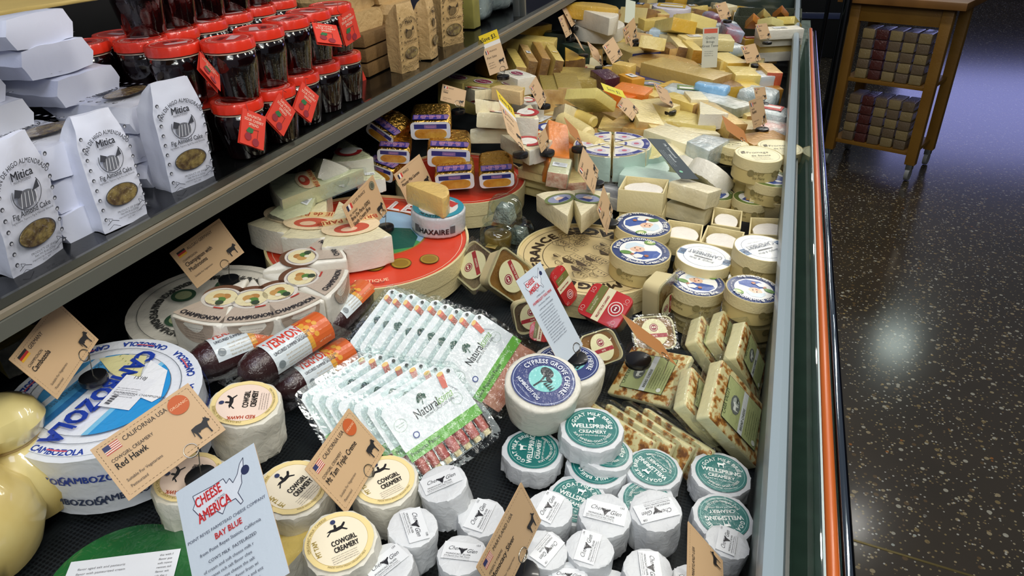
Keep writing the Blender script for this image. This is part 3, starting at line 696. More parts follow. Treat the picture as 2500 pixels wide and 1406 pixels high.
# ------------------------------------------------------------------ square wooden trays with white cheese
def tray(pix, w_, h_, t, label, hh=.09):
    M = fit4(w_, h_, pix, (.1, -.05, 1), h=hh); w_ *= FIT[0]; h_ *= FIT[0]; M = M @ Matrix.Translation((0, 0, -t)); root = empty('wooden_tray', M); tag(root, label, 'cheese box', 'square wooden trays of white cheese')
    for (cx, cy, sx, sy) in ((0, h_/2-.0015, w_, .003), (0, -h_/2+.0015, w_, .003), (-w_/2+.0015, 0, .003, h_-.006), (w_/2-.0015, 0, .003, h_-.006)):
        box('side', (cx, cy, t/2), (sx, sy, t), WOOD, root, bev=.0005)
    box('bottom', (0, 0, .001), (w_-.006, h_-.006, .002), WOODD, root, bev=0)
    bm = prism(rrect(w_-.012, h_-.012, min(w_, h_)*.38, 6), .002, t*.80, .006, 3, cuts=1, amp=.0009, freq=60, seed=nseed())
    frombm('cheese', bm, mat('fresh_white', 'efeae2', .6, coat=.5, bump=.5, bscale=60, var=.05), root)
    return root
tray([(1528, 427), (1634, 440), (1620, 471), (1509, 464)], .088, .088, .048, 'square wooden tray of white cheese standing on another, at the left of the trays', .14)
tray([(1528, 478), (1630, 490), (1618, 522), (1512, 516)], .086, .086, .045, 'lower square wooden tray under the leftmost tray', .09)
tray([(1850, 440), (1925, 444), (1915, 505), (1827, 486)], .085, .085, .05, 'square wooden tray of white cheese nearest the glass, behind', .12)
tray([(1742, 506), (1814, 513), (1808, 560), (1737, 545)], .075, .075, .045, 'small square wooden tray of white cheese right of the wrapped blocks')
tray([(1632, 534), (1718, 550), (1711, 590), (1622, 578)], .085, .075, .042, 'square wooden tray of white cheese behind the navy boxes')
tray([(1724, 549), (1822, 567), (1800, 610), (1712, 592)], .085, .08, .042, 'square wooden tray of white cheese between the striped lids')
tray([(1833, 531), (1925, 533), (1925, 577), (1827, 571)], .085, .08, .045, 'square wooden tray of white cheese against the ledge, in front')

# ------------------------------------------------------------------ very large boxes and the printed board
def bigbox(name, px, py, h, w_, t, label, art, rim='d8c68e', dr=(1, 0), diam=None, lift=0, cover=1.0):
    def f(root, r, tt):
        frombm('hoop', lathe([(0, 0), (r, 0), (r, tt*.48), (r*.985, tt*.49), (r*.985, tt*.5), (r*1.008, tt*.51), (r*1.008, tt+.002), (r*.985, tt+.002), (r*.985, tt-.002), (0, tt-.002)], 72), WOOD, root)
        a = Art(); art(a, r*.98); a.build('cover', root, m=PRINTG, M=Matrix.Translation((0, 0, tt-.0018)))
    return disc_thing(name, px, py, h, w_, t, dr, f, label, 'cheese box', diam=diam)
def red_art(a, r):
    a.disc(0, 0, r, 'd8442a', n=72); a.ring(0, 0, r*.955, r*.96, 'e8d8c0')
    a.disc(.02*r, .16*r, r*.52, 'a8782c', n=60); a.disc(.02*r, .16*r, r*.5, '9cc0dc', n=60)
    a.poly([(.02*r+.5*r*math.cos(t), .16*r+.5*r*math.sin(t)) for t in [math.pi*(1.02+.04*i) for i in range(25)]] + [(.3*r, .2*r), (-.1*r, .12*r)], '4a9a58')
    a.poly([(.0, .12*r), (.1*r, .3*r), (.3*r, .36*r), (.45*r, .22*r), (.5*r, 0), (.35*r, -.12*r), (.2*r, .02*r)], '1c5c50')
    a.poly([(-.2*r, .1*r), (0, .2*r), (.2*r, .12*r), (.24*r, -.04*r), (.1*r, -.1*r), (-.1*r, -.04*r)], '8c2c34'); a.poly([(-.12*r, .06*r), (.05*r, .12*r), (.1*r, 0), (0, -.04*r)], 'e8dcd4')
    for i in range(6):
        x, y = (-.62+.22*i)*r + .28*r, (-.66+.055*i*i*.35)*r
        a.disc(x, y, r*(.12-.005*i), '5c4818'); a.disc(x, y, r*(.112-.005*i), 'a8862e'); a.disc(x, y, r*.07, '8f7024')
    a.text('LE', -.16*r, .66*r, r*.3, 'f4ece8', bold=r*.02, sx=1.1); a.text('RUSTIQUE', 0, 0, r*.07, 'f4d8b0', rot=300, arc=r*.9, inner=True)
    a.text('SOFT RIPENED CHEESE PRODUCT OF FRANCE', 0, 0, r*.035, '5a1c14', rot=285, arc=r*.93, inner=True)
bigbox('large_round_cheese_box', 900, 580, .072, 500, .062, 'very large round wooden box with red cover, cow landscape and gold medals', red_art, dr=(1, .12))
def red2(a, r): a.disc(0, 0, r, 'cf3a26', n=60); a.ring(0, 0, r*.9, r*.91, 'e8d8c0')
bigbox('large_round_cheese_box', 1125, 432, .062, 325, .058, 'large round wooden box with red cover under the foil loaves', red2)
def board_art(a, r):
    a.disc(0, 0, r, 'dcc692', n=72); a.ring(0, 0, r*.66, r*.67, '3a2c1c'); a.ring(0, 0, r*.93, r*.937, '3a2c1c')
    a.text('FROMAGES', 0, 0, r*.26, '3a2c20', rot=285, arc=r*.90, inner=True, sx=1.3, bold=r*.03); a.text('FROMAGE DE FRANCE', 0, 0, r*.2, '3a2c20', rot=100, arc=r*.7, sx=1.3, bold=r*.02)
    rr = random.Random(5)
    for i in range(60):
        x, y = rr.uniform(-.56, .56)*r, rr.uniform(-.56, .56)*r; s_ = rr.uniform(.05, .12)*r
        if math.hypot(x, y) > .55*r: continue
        a.line([(x-s_, y-s_*.6), (x+s_, y-s_*.6), (x+s_, y+s_*.3), (x, y+s_), (x-s_, y+s_*.3)], r*.007, '4a3a28', closed=True)
        if i % 4 == 0: a.poly([(x-s_, y+s_*.3), (x, y+s_), (x+s_, y+s_*.3), (x+s_*.8, y+s_*.1), (x-s_*.8, y+s_*.1)], '4a3a28')
        for j in range(3): a.box(x-s_*.7+j*s_*.5, y-s_*.3, x-s_*.55+j*s_*.5, y, '5a4a36')
bigbox('printed_cheese_box', 1440, 628, .055, 365, .05, 'large flat round box with brown village print and curved lettering', board_art, dr=(-1, -.45))

# ------------------------------------------------------------------ cambozola wheel, champignon wheels
def ringlabels(a, r, txt, c, n, size, ar, rot0=0, red=None):
    for i in range(n):
        th = rot0 + 360*i/n; a.text(txt, 0, 0, size, c, rot=th, arc=ar, sx=.8, bold=size*.05, inner=True)
        if red: a.ring(0, 0, ar*.93, ar*.95, red, th-7, th+7, n=6)
def b_camb(root, r, t):
    bm = prism(rounded_ngon(40, r), 0, t, .014, 4, cuts=1, amp=.0016, freq=24, seed=4); frombm('wrapper', bm, mat('foil_paper', 'dfe4ec', .35, coat=.5, bump=.5, bscale=18), root, auto=40)
    a = Art(); a.disc(0, 0, r*.93, 'e4e8f0', n=64); ringlabels(a, r, 'CAMBOZOLA', '2848a8', 8, r*.115, r*.915, 10, 'd06070')
    a.ring(0, 0, r*.775, r*.782, '5a6470'); a.ring(0, 0, r*.665, r*.672, '5a6470')
    for th, tx in ((70, 'GERMANY'), (255, 'PRODUCT OF')): a.text(tx, 0, 0, r*.07, '6a7480', rot=th, arc=r*.69)
    def cap(y0, y1, c):
        n = 24; q = r*.665; pts = []
        for i in range(n+1): y = y0+(y1-y0)*i/n; pts.append((math.sqrt(max(0, q*q-y*y)), y))
        for i in range(n, -1, -1): y = y0+(y1-y0)*i/n; pts.append((-math.sqrt(max(0, q*q-y*y)), y))
        a.poly(pts, c)
    cap(-r*.665, -r*.2, '4a96cc'); cap(-r*.28, -r*.20, '2c6ca8'); cap(-r*.5, -r*.42, 'd0d8e0'); cap(r*.24, r*.665, '2f96d8'); cap(r*.24, r*.3, '7cc0e4')
    a.text('SOFT RIPENED CHEESE', 0, -r*.4, r*.075, '4a6478', al='c')
    a.poly([(-r*.12, r*.3), (-r*.5, r*.1), (-r*.66, r*.02), (-r*.6, -r*.25), (-r*.45, -r*.46), (-r*.3, -r*.2)], 'dcd6a0')
    for i in range(7): a.disc(-r*(.38+.03*i), r*(.1-.06*i), r*.012, '9aa060', sy=.5)
    a.text('CAMBOZOLA', r*.03, -r*.10, r*.30, '2340a4', al='c', sx=.84, bold=r*.022)
    a.poly([(-.60*r, .12*r), (-.05*r, .30*r), (.0*r, .60*r), (-.1*r, .64*r), (-.5*r, .42*r)], 'eef0f4')
    a.poly([(-r*.30, r*.04), (r*.22, r*.10), (r*.18, r*.46), (-r*.32, r*.42)], 'e8eaf0'); a.text('CAMBOZOLA CHAMPIGNON', r*.0, r*.11, r*.045, '3a3a44', rot=98)
    for i in range(14): a.box(-r*(-.17+.012*i), r*.14, -r*(-.17+.012*i-.004-.003*(i % 3)), r*.20, '33333c', lay=a.n+1)
    a.n += 2; a.para(-r*.08, r*.1, r*.022, 5, r*.32, '70707a', rot=98, seed=8); a.text('1510J', -r*.26, r*.15, r*.07, '3a3a44', rot=98)
    a.build('label', root, m=PRINTF, M=Matrix.Translation((0, 0, t+.0012)))
    s = Art()
    for i in range(12):
        for j, f_ in ((0, .62), (.5, .22)): s.text('CAMBOZOLA', (i+j)*2*math.pi*r/12, t*f_, t*.16, '33489c' if j == 0 else '3c4660', rot=-4, sx=.8, al='c', bold=t*.008)
    s.build('side_print', root, m=PRINTG, fn=lambda x, y, h: ((r+.0022+h)*math.cos(x/r), (r+.0022+h)*math.sin(x/r), y))
disc_thing('blue_brie_wheel', 258, 962, .112, 455, .09, (-.66, .56), b_camb, 'large whole cheese wheel in white foil with blue lettering, under the kraft card at left', tilt=(1, 1))
CHTOP = mat('champ_rind', 'e8e4d8', .55, coat=.6, bump=.4, bscale=30, var=.06)
def b_champ(root, r, t):
    bm = prism(rounded_ngon(40, r), 0, t, .012, 4, cuts=1, amp=.001, freq=24, seed=9); frombm('wrapper', bm, CHTOP, root, auto=40)
    a = Art(); ringlabels(a, r, 'CHAMPIGNON', '4a4a48', 9, r*.13, r*.72); a.ring(0, 0, r*.86, r*.87, '8a8a84'); a.ring(0, 0, r*.66, r*.665, '8a8a84')
    for i in range(5): th = R(72*i+150); a.disc(r*.46*math.cos(th), r*.46*math.sin(th), r*.15, '3c5a44'); a.disc(r*.46*math.cos(th), r*.46*math.sin(th), r*.10, 'a0a880')
    a.build('label', root, m=PRINTF, M=Matrix.Translation((0, 0, t+.0012)))
disc_thing('mushroom_brie_wheel', 520, 745, .062, 400, .055, (.7, -.7), b_champ, 'whole white cheese wheel with circle of dark lettering, under the cut wedges in shadow')
def champ_wedge(C0, ang, span, r, t, label):
    """wedge with its tip at the wheel centre"""
    M = C0 @ Matrix.Rotation(ang, 4, 'Z'); root = empty('cut_cheese_wedge', M @ Matrix.Translation((r*.55, 0, 0))); tag(root, label, 'cheese', 'mushroom brie wedges')
    g = .0035; h = span/2; o = [(x - r*.55, y) for x, y in sector(r, -h+.012, h-.012, 8, .012)]
    bm = prism(o, 0, t, .006, 3, cuts=1, amp=.0012, freq=35, seed=nseed()); frombm('cheese', bm, CHTOP, root)
    a = Art(); X = -r*.55
    a.poly([(X+r*.34, 0)] + [(X + r*.96*math.cos(q), r*.96*math.sin(q)) for q in [-h*.92 + h*1.84*i/12 for i in range(13)]], 'c0b0a0')
    a.n += 0; cxm = X + r*.55
    a.disc(cxm-.045*r, 0, r*.195, '6c4a38', sy=1.1); a.disc(cxm, 0, r*.180, 'dcd6cc', sy=1.1); a.ring(cxm, 0, r*.150, r*.156, '6a5a70'); a.disc(cxm, 0, r*.145, 'e8dcb0', sy=1.1)
    a.disc(cxm-.03*r, .03*r, r*.05, 'b8844c'); a.disc(cxm-.01*r, -.03*r, r*.055, 'c89a5c'); a.disc(cxm+.04*r, .02*r, r*.05, '5c8444'); a.disc(cxm+.05*r, -.03*r, r*.03, 'e8e0c8'); a.disc(cxm+.09*r, .04*r, r*.04, '3c4c3c')
    a.text('PREMIUM BRIE', X, 0, r*.025, '6a4a38', rot=0, arc=r*.70, inner=True); a.ring(X, 0, r*.72, r*.74, 'b84038', 3, 11, n=4)
    a.text('CHAMPIGNON', X, 0, r*.088, '2c2c34', rot=0, arc=r*.93, inner=True, sx=.74, bold=r*.004)
    a.para(X+r*.9, 0, .001, 0, .01)
    a.build('label', root, m=PRINTF, M=Matrix.Translation((0, 0, t+.0014)))
    s = Art(); n = 16; s.poly([(-.032 + .064*i/n, t) for i in range(n+1)] + [(.032*math.cos(math.pi*i/n), t - t*.55*math.sin(math.pi*i/n)) for i in range(n+1)], 'a89888')
    for i in range(5): s.text('product of germany soft ripened', 0, t*.86-i*.0045, .0024, '6d6054', al='c', lay=3)
    s.build('side_label', root, m=PRINTF, fn=lambda x, y, hh: ((r+.0016+hh)*math.cos(x/r) - r*.55, (r+.0016+hh)*math.sin(x/r), y))
pc = PD(618, 664, .122); rC = .152
C0 = Matrix.Translation(pc) @ Euler((0, R(4.6), 0)).to_matrix().to_4x4() @ Matrix.Translation((0, 0, -.062))
angs = []
for (ex, ey) in ((490, 770), (610, 765), (718, 735), (790, 672), (792, 605)):
    q = P(ex, ey, pc.z); angs.append(math.atan2(q.y-pc.y, q.x-pc.x))
for i, an in enumerate(angs):
    champ_wedge(C0, an, R(37), rC, .062, 'white wedge with brown and grey mushroom label, %s of the fan of five' % ['leftmost', 'second from left', 'middle', 'fourth from left', 'rightmost'][i])
# ------------------------------------------------------------------ dark sausages
SKIN = mat('sausage_skin', '261214', .35, coat=1, bump=.35, bscale=70, col2='3a1c1e', vscale=12)
def sausage(a, b, ha, hb, r, roll, label, rev=1):
    A = PD(*a, ha); B = PD(*b, hb); X = (B-A).normalized(); L_ = (B-A).length
    Z = (Vector((0, 0, 1)) - X * X.z).normalized(); Y = Z.cross(X)
    M = Matrix((( X.x, Y.x, Z.x, 0), (X.y, Y.y, Z.y, 0), (X.z, Y.z, Z.z, 0), (0, 0, 0, 1))); M.translation = (A+B)/2
    root = empty('summer_sausage', M); tag(root, label, 'sausage', 'dark summer sausages'); h = L_/2
    pr = [(0, -h), (r*.35, -h+.002), (r*.75, -h+.011), (r*.98, -h+.026), (r, -h+.04), (r*1.02, 0), (r, h-.04), (r*.97, h-.025), (r*.72, h-.009), (r*.3, h-.001), (0, h)]
    frombm('skin', lathe(pr, 36, .0006, nseed()), SKIN, root, M=Matrix.Rotation(R(90), 4, 'Y'))
    q = r*1.035; a = Art(); w0 = -h*.50; w1 = h*.84; hw = r*1.15
    n = 10
    def band(x0, x1, c, y0=-hw, y1=hw, lay=None):
        a.n += 1; lay = a.n
        for i in range(n): a.poly([(x0, y0+(y1-y0)*i/n), (x1, y0+(y1-y0)*i/n), (x1, y0+(y1-y0)*(i+1)/n), (x0, y0+(y1-y0)*(i+1)/n)], c, lay)
    band(w0, w1, 'd3dce0'); band(w1-.045, w1, 'd2622c'); band(w1-.045, w1-.037, 'dda03c', -hw*.8, hw*.8)
    for i in range(6): a.disc(w1-.039+.0035*i, hw*(.5-.25*(i % 4)), .004, 'dda03c', lay=a.n+1)
    a.n += 2
    a.text('VERMONT', w0+.004, hw*.18, r*.86, 'd4402e', sx=.60, bold=r*.03); a.text('SMOKE & CURE', w0+(w1-w0)*.42, hw*.02, r*.18, '40444c', sx=.8)
    a.text('UNCURED SUMMER SAUSAGE', w0+.005, -hw*.14, r*.25, '3a3a44', sx=.66, bold=r*.006); a.para(w0+.02, -hw*.38, r*.13, 4, (w1-w0)*.5, 'b09a70', seed=3); a.text('NET WT 6 OZ', w1-.03, -hw*.7, r*.13, 'f0d0b0'); a.disc(w0+.009, -hw*.6, r*.2, '7a8488')
    ph0 = R(roll)
    a.build('label', root, m=PRINTG, fn=lambda x, y, hh: (x, -(q+hh)*math.sin(-y/q + ph0), (q+hh)*math.cos(-y/q + ph0)))
    # vacuum pouch: a flat clear seam around the sausage
    bm = prism(rrect(L_+.03, r*3.0, .01, 4), -.0008, .0008, 0, 0, cuts=0); frombm('pouch_seam', bm, CLEAR, root, M=Matrix.Translation((0, 0, -r*.35)))
    for s_ in (-1, 1):
        tube_ = tube([(s_*(h-.003), 0, 0), (s_*(h+.004), 0, 0)], .004, 8); frombm('end_clip', tube_, WIRE, root)
    return root
sausage((457, 900), (690, 808), .08, .08, .0275, 12, 'dark summer sausage leftmost, in front of the cut mushroom wedges')
sausage((676, 962), (862, 852), .05, .05, .0245, 38, 'dark summer sausage partly beneath another, its label touching the ham packs')
sausage((588, 925), (800, 792), .09, .09, .0275, 42, 'dark summer sausage on top with fully readable red lettering')
sausage((790, 812), (900, 705), .055, .06, .0245, 5, 'shorter-looking dark summer sausage furthest back, below the red box')

# ------------------------------------------------------------------ ham and bread-stick packs standing like files
HAM = mat('ham', 'b04a48', .4, coat=.9, bump=.3, bscale=60, col2='d58c7c', vscale=45)
HAM2 = mat('pepper_ham', 'b87258', .45, coat=.8, bump=.4, bscale=80, col2='c98e72', vscale=60)
BREAD = mat('bread_stick', 'e4d4a4', .6)
def ham_pack(root, full, w_=.125, kind='panino', seed=0):
    # local: face in xy plane, z outwards
    h_ = w_*1.0
    bm = prism(rrect(w_, h_, .014, 5), -.013, -.012, .0004, 1)
    for sgn in (0,):
        pass
    o = rrect(w_, h_, .014, 5); o2 = rrect(w_*.86, h_*.86, .012, 5); n = len(o)
    v = [(x, y, 0) for x, y in o] + [(x, y, -.0005) for x, y in o2] + [(x*.97, y*.97, -.013) for x, y in o2]
    f = [(i, (i+1) % n, n+(i+1) % n, n+i) for i in range(n)] + [(n+i, n+(i+1) % n, 2*n+(i+1) % n, 2*n+i) for i in range(n)] + [tuple(range(2*n, 3*n))]
    bpy_mesh_bm = None
    mk('tray', v, f, RIGID, root)
    if kind == 'panino':
        k = 7 if full else 5
        for i in range(k):
            x = -w_*.37 + w_*.74*i/(k-1); r_ = w_*.058
            q = tube([(x, h_*.36, -.007), (x, 0, -.0075), (x, -h_*.34, -.007)], [r_*.9, r_, r_*.92], 10)
            for vv in q.verts: vv.co += noise.noise_vector(vv.co*70 + Vector((i, seed, 0))) * .0012
            s = frombm('ham_roll', q, HAM, root)
            frombm('stick_end', tube([(x, -h_*.335, -.007), (x, -h_*.40, -.007)], r_*.72, 8), BREAD, s)
    else:
        frombm('ham_slices', prism(rect(w_*.84, h_*.84), -.012, -.002, .003, 2, cuts=4, amp=.002, freq=60, seed=seed), HAM2, root)
        if full:
            for i in range(2): frombm('stick_end', tube([(w_*(.28-.5*i), -h_*.40, -.006), (w_*(.28-.5*i), -h_*.43, -.006)], .005, 8), BREAD, root)
    a = Art(); x0, x1 = -w_*.44, w_*.44; yb = -h_*.08; yt = h_*.44; G_ = '5fae2a'
    a.poly([(x0, yb+h_*.02), (x1, yb+h_*.02), (x1, yt-.006), (x1-.006, yt), (x0+.006, yt), (x0, yt-.006)], 'e9eef0')
    a.box(x0, yb-h_*.10, x1, yb+h_*.02, G_)
    a.text('Prosciutto Panino' if kind == 'panino' else 'Speck Pepperoni Panino', x0+w_*.03, yb-h_*.055, w_*.062, '1c3a14', sx=.78, bold=.0002); a.text('NET WT 3 OZ', x0+w_*.5, yb-h_*.04, w_*.03, 'e8f4dc')
    a.text('Natural', -w_*.16, h_*.15, w_*.135, '2c3438', sx=.7, bold=.0003); a.text('issima', w_*.10, h_*.15, w_*.13, '7cae4a', sx=.62, slant=.3)
    a.text('genuine EUROPEAN Style', -w_*.08, h_*.115, w_*.045, '4a5458', sx=.75)
    T = '2c5a48'
    tx, ty = w_*.0, h_*.31
    for dx, dy, rr_ in ((-.03, .01, .03), (.025, .015, .03), (0, .04, .03), (-.02, .03, .024), (.035, -.008, .018), (-.045, -.01, .018)): a.disc(tx+dx*w_, ty+dy*w_, rr_*w_, T, sy=.8, n=9, lay=a.n+1)
    a.n += 1; a.line([(tx, ty), (tx-.003, ty-.045*w_*1.4)], w_*.012, T)
    a.ring(-w_*.33, h_*.2, w_*.065, w_*.068, '8aa890'); a.text('No added', -w_*.33, h_*.205, w_*.022, '7a9a80', al='c'); a.text('nitrates', -w_*.33, h_*.18, w_*.022, '7a9a80', al='c')
    a.ring(w_*.30, h_*.1, w_*.06, w_*.063, '8aa890'); a.text('Gluten', w_*.3, h_*.11, w_*.02, '7a9a80', al='c'); a.disc(-w_*.25, h_*.03, w_*.036, '2c4488'); a.disc(-w_*.25, h_*.03, w_*.024, 'dce4f0')
    a.poly([(w_*.26, h_*.42), (w_*.33, h_*.40), (w_*.29, h_*.25), (w_*.235, h_*.265)], 'd06a58'); a.disc(w_*.295, h_*.41, w_*.036, 'e4c070', sy=.6); a.line([(w_*.3, h_*.27), (w_*.36, h_*.17)], w_*.008, '9aa0a8')
    a.disc(x1-w_*.05, yt-h_*.05, w_*.02, '2c3430')
    a.build('label_card', root, m=PRINTG, M=Matrix.Translation((0, 0, .0003)))
    q = rrect(w_*.985, h_*.985, .013, 5); mk('film', [(x, y, .0016) for x, y in q], [tuple(range(len(q)))], CLEAR, root)
def pack_row(pix, n, step, kind, label, group, hh):
    M = fit4(.125, .125, pix, (.42, -.58, .70), h=hh, force=True); PW = .132*FIT[0]; first = None; nrm = (M.to_3x3() @ Vector((0, 0, 1))).normalized()
    rr = random.Random(n)
    for i in range(n):
        Mi = Matrix.Translation(step * i) @ M @ Matrix.Translation((rr.uniform(-.003, .003) if i else 0, rr.uniform(-.002, .002) if i else 0, 0)) @ Matrix.Rotation(R(rr.uniform(-2.5, 2.5) if i else 0), 4, 'X') @ Matrix.Rotation(R(rr.uniform(-1.5, 1.5) if i else 0), 4, 'Z')
        if i < 2:
            root = empty('ham_stick_pack', Mi); tag(root, None, 'packet', group); ham_pack(root, i == 0, PW, kind=kind, seed=i)
            if i == 1: first = root
        else: root = dup(first, Mi, None, group)
        pos = 'front' if i == 0 else ('second' if i == 1 else ('third' if i == 2 else ('back' if i == n-1 else {3: 'fourth', 4: 'fifth', 5: 'sixth', 6: 'seventh', 7: 'eighth'}[i])))
        root['label'] = label % pos
pack_row([(916, 1014), (1089, 886), (1229, 1052), (1046, 1178)], 7, (PD(838, 1045, .06)-PD(1046, 1085, .06))/6, 'panino',
         'clear pack of ham rolls with white and green label, %s of the near row', 'ham roll packs in the near row', .062)
pack_row([(1098, 893), (1195, 745), (1290, 880), (1192, 1025)], 9, (PD(880, 868, .08)-PD(1110, 945, .08))/8, 'pepper',
         'clear pack of peppered ham with white and green label, %s of the far row', 'ham packs in the far row', .07)

# ------------------------------------------------------------------ toasted slabs in clear film
def toast_mat():
    m = mat('toasted_cheese', 'efe2a8', .45, coat=.9, bump=.35, bscale=30); nt = m.node_tree; N = nt.nodes; L = nt.links
    tc = N.new('ShaderNodeTexCoord'); n = N.new('ShaderNodeTexNoise'); n.inputs['Scale'].default_value = 85; n.inputs['Detail'].default_value = 6; L.new(tc.outputs['Object'], n.inputs['Vector'])
    r = N.new('ShaderNodeValToRGB'); e = r.color_ramp.elements; e[0].position = .46; e[0].color = lin('efe2a8'); e[1].position = .64; e[1].color = lin('7a4518'); x = e.new(.54); x.color = lin('c8883c')
    L.new(n.outputs['Fac'], r.inputs['Fac'])
    # the toasted skin is on the two broad faces only
    g = N.new('ShaderNodeNewGeometry'); ge = N.new('ShaderNodeSeparateXYZ'); tr = N.new('ShaderNodeVectorTransform'); tr.vector_type = 'NORMAL'; tr.convert_from = 'WORLD'; tr.convert_to = 'OBJECT'
    L.new(g.outputs['True Normal'], tr.inputs[0]); L.new(tr.outputs[0], ge.inputs[0]); ab = N.new('ShaderNodeMath'); ab.operation = 'ABSOLUTE'; L.new(ge.outputs[2], ab.inputs[0])
    gt = N.new('ShaderNodeMath'); gt.operation = 'GREATER_THAN'; gt.inputs[1].default_value = .45; L.new(ab.outputs[0], gt.inputs[0])
    mx = N.new('ShaderNodeMixRGB'); mx.inputs[1].default_value = lin('f2e8b4'); L.new(gt.outputs[0], mx.inputs[0]); L.new(r.outputs['Color'], mx.inputs[2]); L.new(mx.outputs[0], N['Principled BSDF'].inputs['Base Color']); return m
TOAST = toast_mat()
def slab(M, w_, h_, t, label, lab=True):
    root = empty('toasted_cheese_slab', M @ Matrix.Translation((0, 0, -t/2))); tag(root, label, 'cheese', 'toasted cheese slabs')
    frombm('cheese', prism(rect(w_, h_), -t/2, t/2, .004, 3, cuts=2, amp=.001, freq=50, seed=nseed()), TOAST, root)
    frombm('film', prism(rrect(w_+.014, h_+.012, .006, 3), -t/2-.0018, t/2+.0018, .008, 3, cuts=2, amp=.002, freq=60, seed=nseed()), CLEAR, root)
    if lab:
        a = Art(); x, y = w_*.34, h_*.35; a.box(-x, -y, x, y, '1e2414'); a.box(-x+.0008, -y+.0008, x-.0008, y-.0008, 'a9b27a'); a.box(-x*.08, -y+.0008, x*.18, y-.0008, 'd6dcdc')
        a.text('BREAD CHEESE', x*.13, -y*.8, w_*.055, '3a4030', rot=90, sx=.85, bold=.0002); a.text('CARR VALLEY', -x*.84, -y*.8, w_*.075, '4a5438', rot=90, sx=.8)
        a.disc(-x*.42, 0, x*.26, '666c68', sy=1.5, n=11); a.disc(-x*.42, y*.1, x*.17, 'a8b0a8', sy=1.2, n=9); animal(a, COW, -x*.42, -y*.1, x*.34, 'e2e6de', rot=90); animal(a, COW, -x*.36, y*.22, x*.2, '3c423c', rot=90)
        a.para(x*.34, -y*.8, w_*.026, 7, y*1.5, '5a6440', rot=90, seed=4); a.disc(x*.8, -y*.8, x*.1, 'd8dcd0')
        a.build('label', root, m=PRINTF, M=Matrix.Translation((0, 0, t/2+.0024)))
    return root
TS = .016
slab(fit4(.108, .094, [(1544, 842), (1690, 868), (1632, 992), (1480, 958)], (-.1, -.2, .95)), .108, .094, .014, 'toasted cheese slab with green label lying flat, black clip base on it')
def slabf(pix, lb, h=.065, w_=.114, h_=.100, t=.023, lab=True):
    M = fit4(w_, h_, pix, h=h); return slab(M, w_*FIT[0], h_*FIT[0], t, lb, lab)
slabf([(1774, 880), (1868, 994), (1861, 1150), (1722, 1012)], 'largest toasted slab in view, standing at front right against the inner wall')
slabf([(1826, 776), (1872, 900), (1856, 980), (1796, 880)], 'toasted slab with green label standing behind the largest one, next to the ledge')
slabf([(1776, 756), (1830, 850), (1826, 930), (1742, 830)], 'toasted slab standing fourth from the left of the back row')
slabf([(1722, 770), (1770, 852), (1770, 922), (1694, 830)], 'toasted slab standing left of centre in the back row')
slabf([(1697, 895), (1772, 990), (1772, 1090), (1668, 985)], 'toasted slab with green label just left of the largest slab')
for i in range(4):
    b = PD(1505 + i*46, 1072 + i*6, .012); an = dirang(1500 + i*46, 1062, 1, .66, b.z)
    slab(Matrix.Translation(b) @ Matrix.Rotation(an, 4, 'Z') @ Matrix.Rotation(R(-122), 4, 'X'), .12, .058, .013, 'toasted slab leaning under the flat one, %s from left' % ['first', 'second', 'third', 'fourth'][i], lab=False)

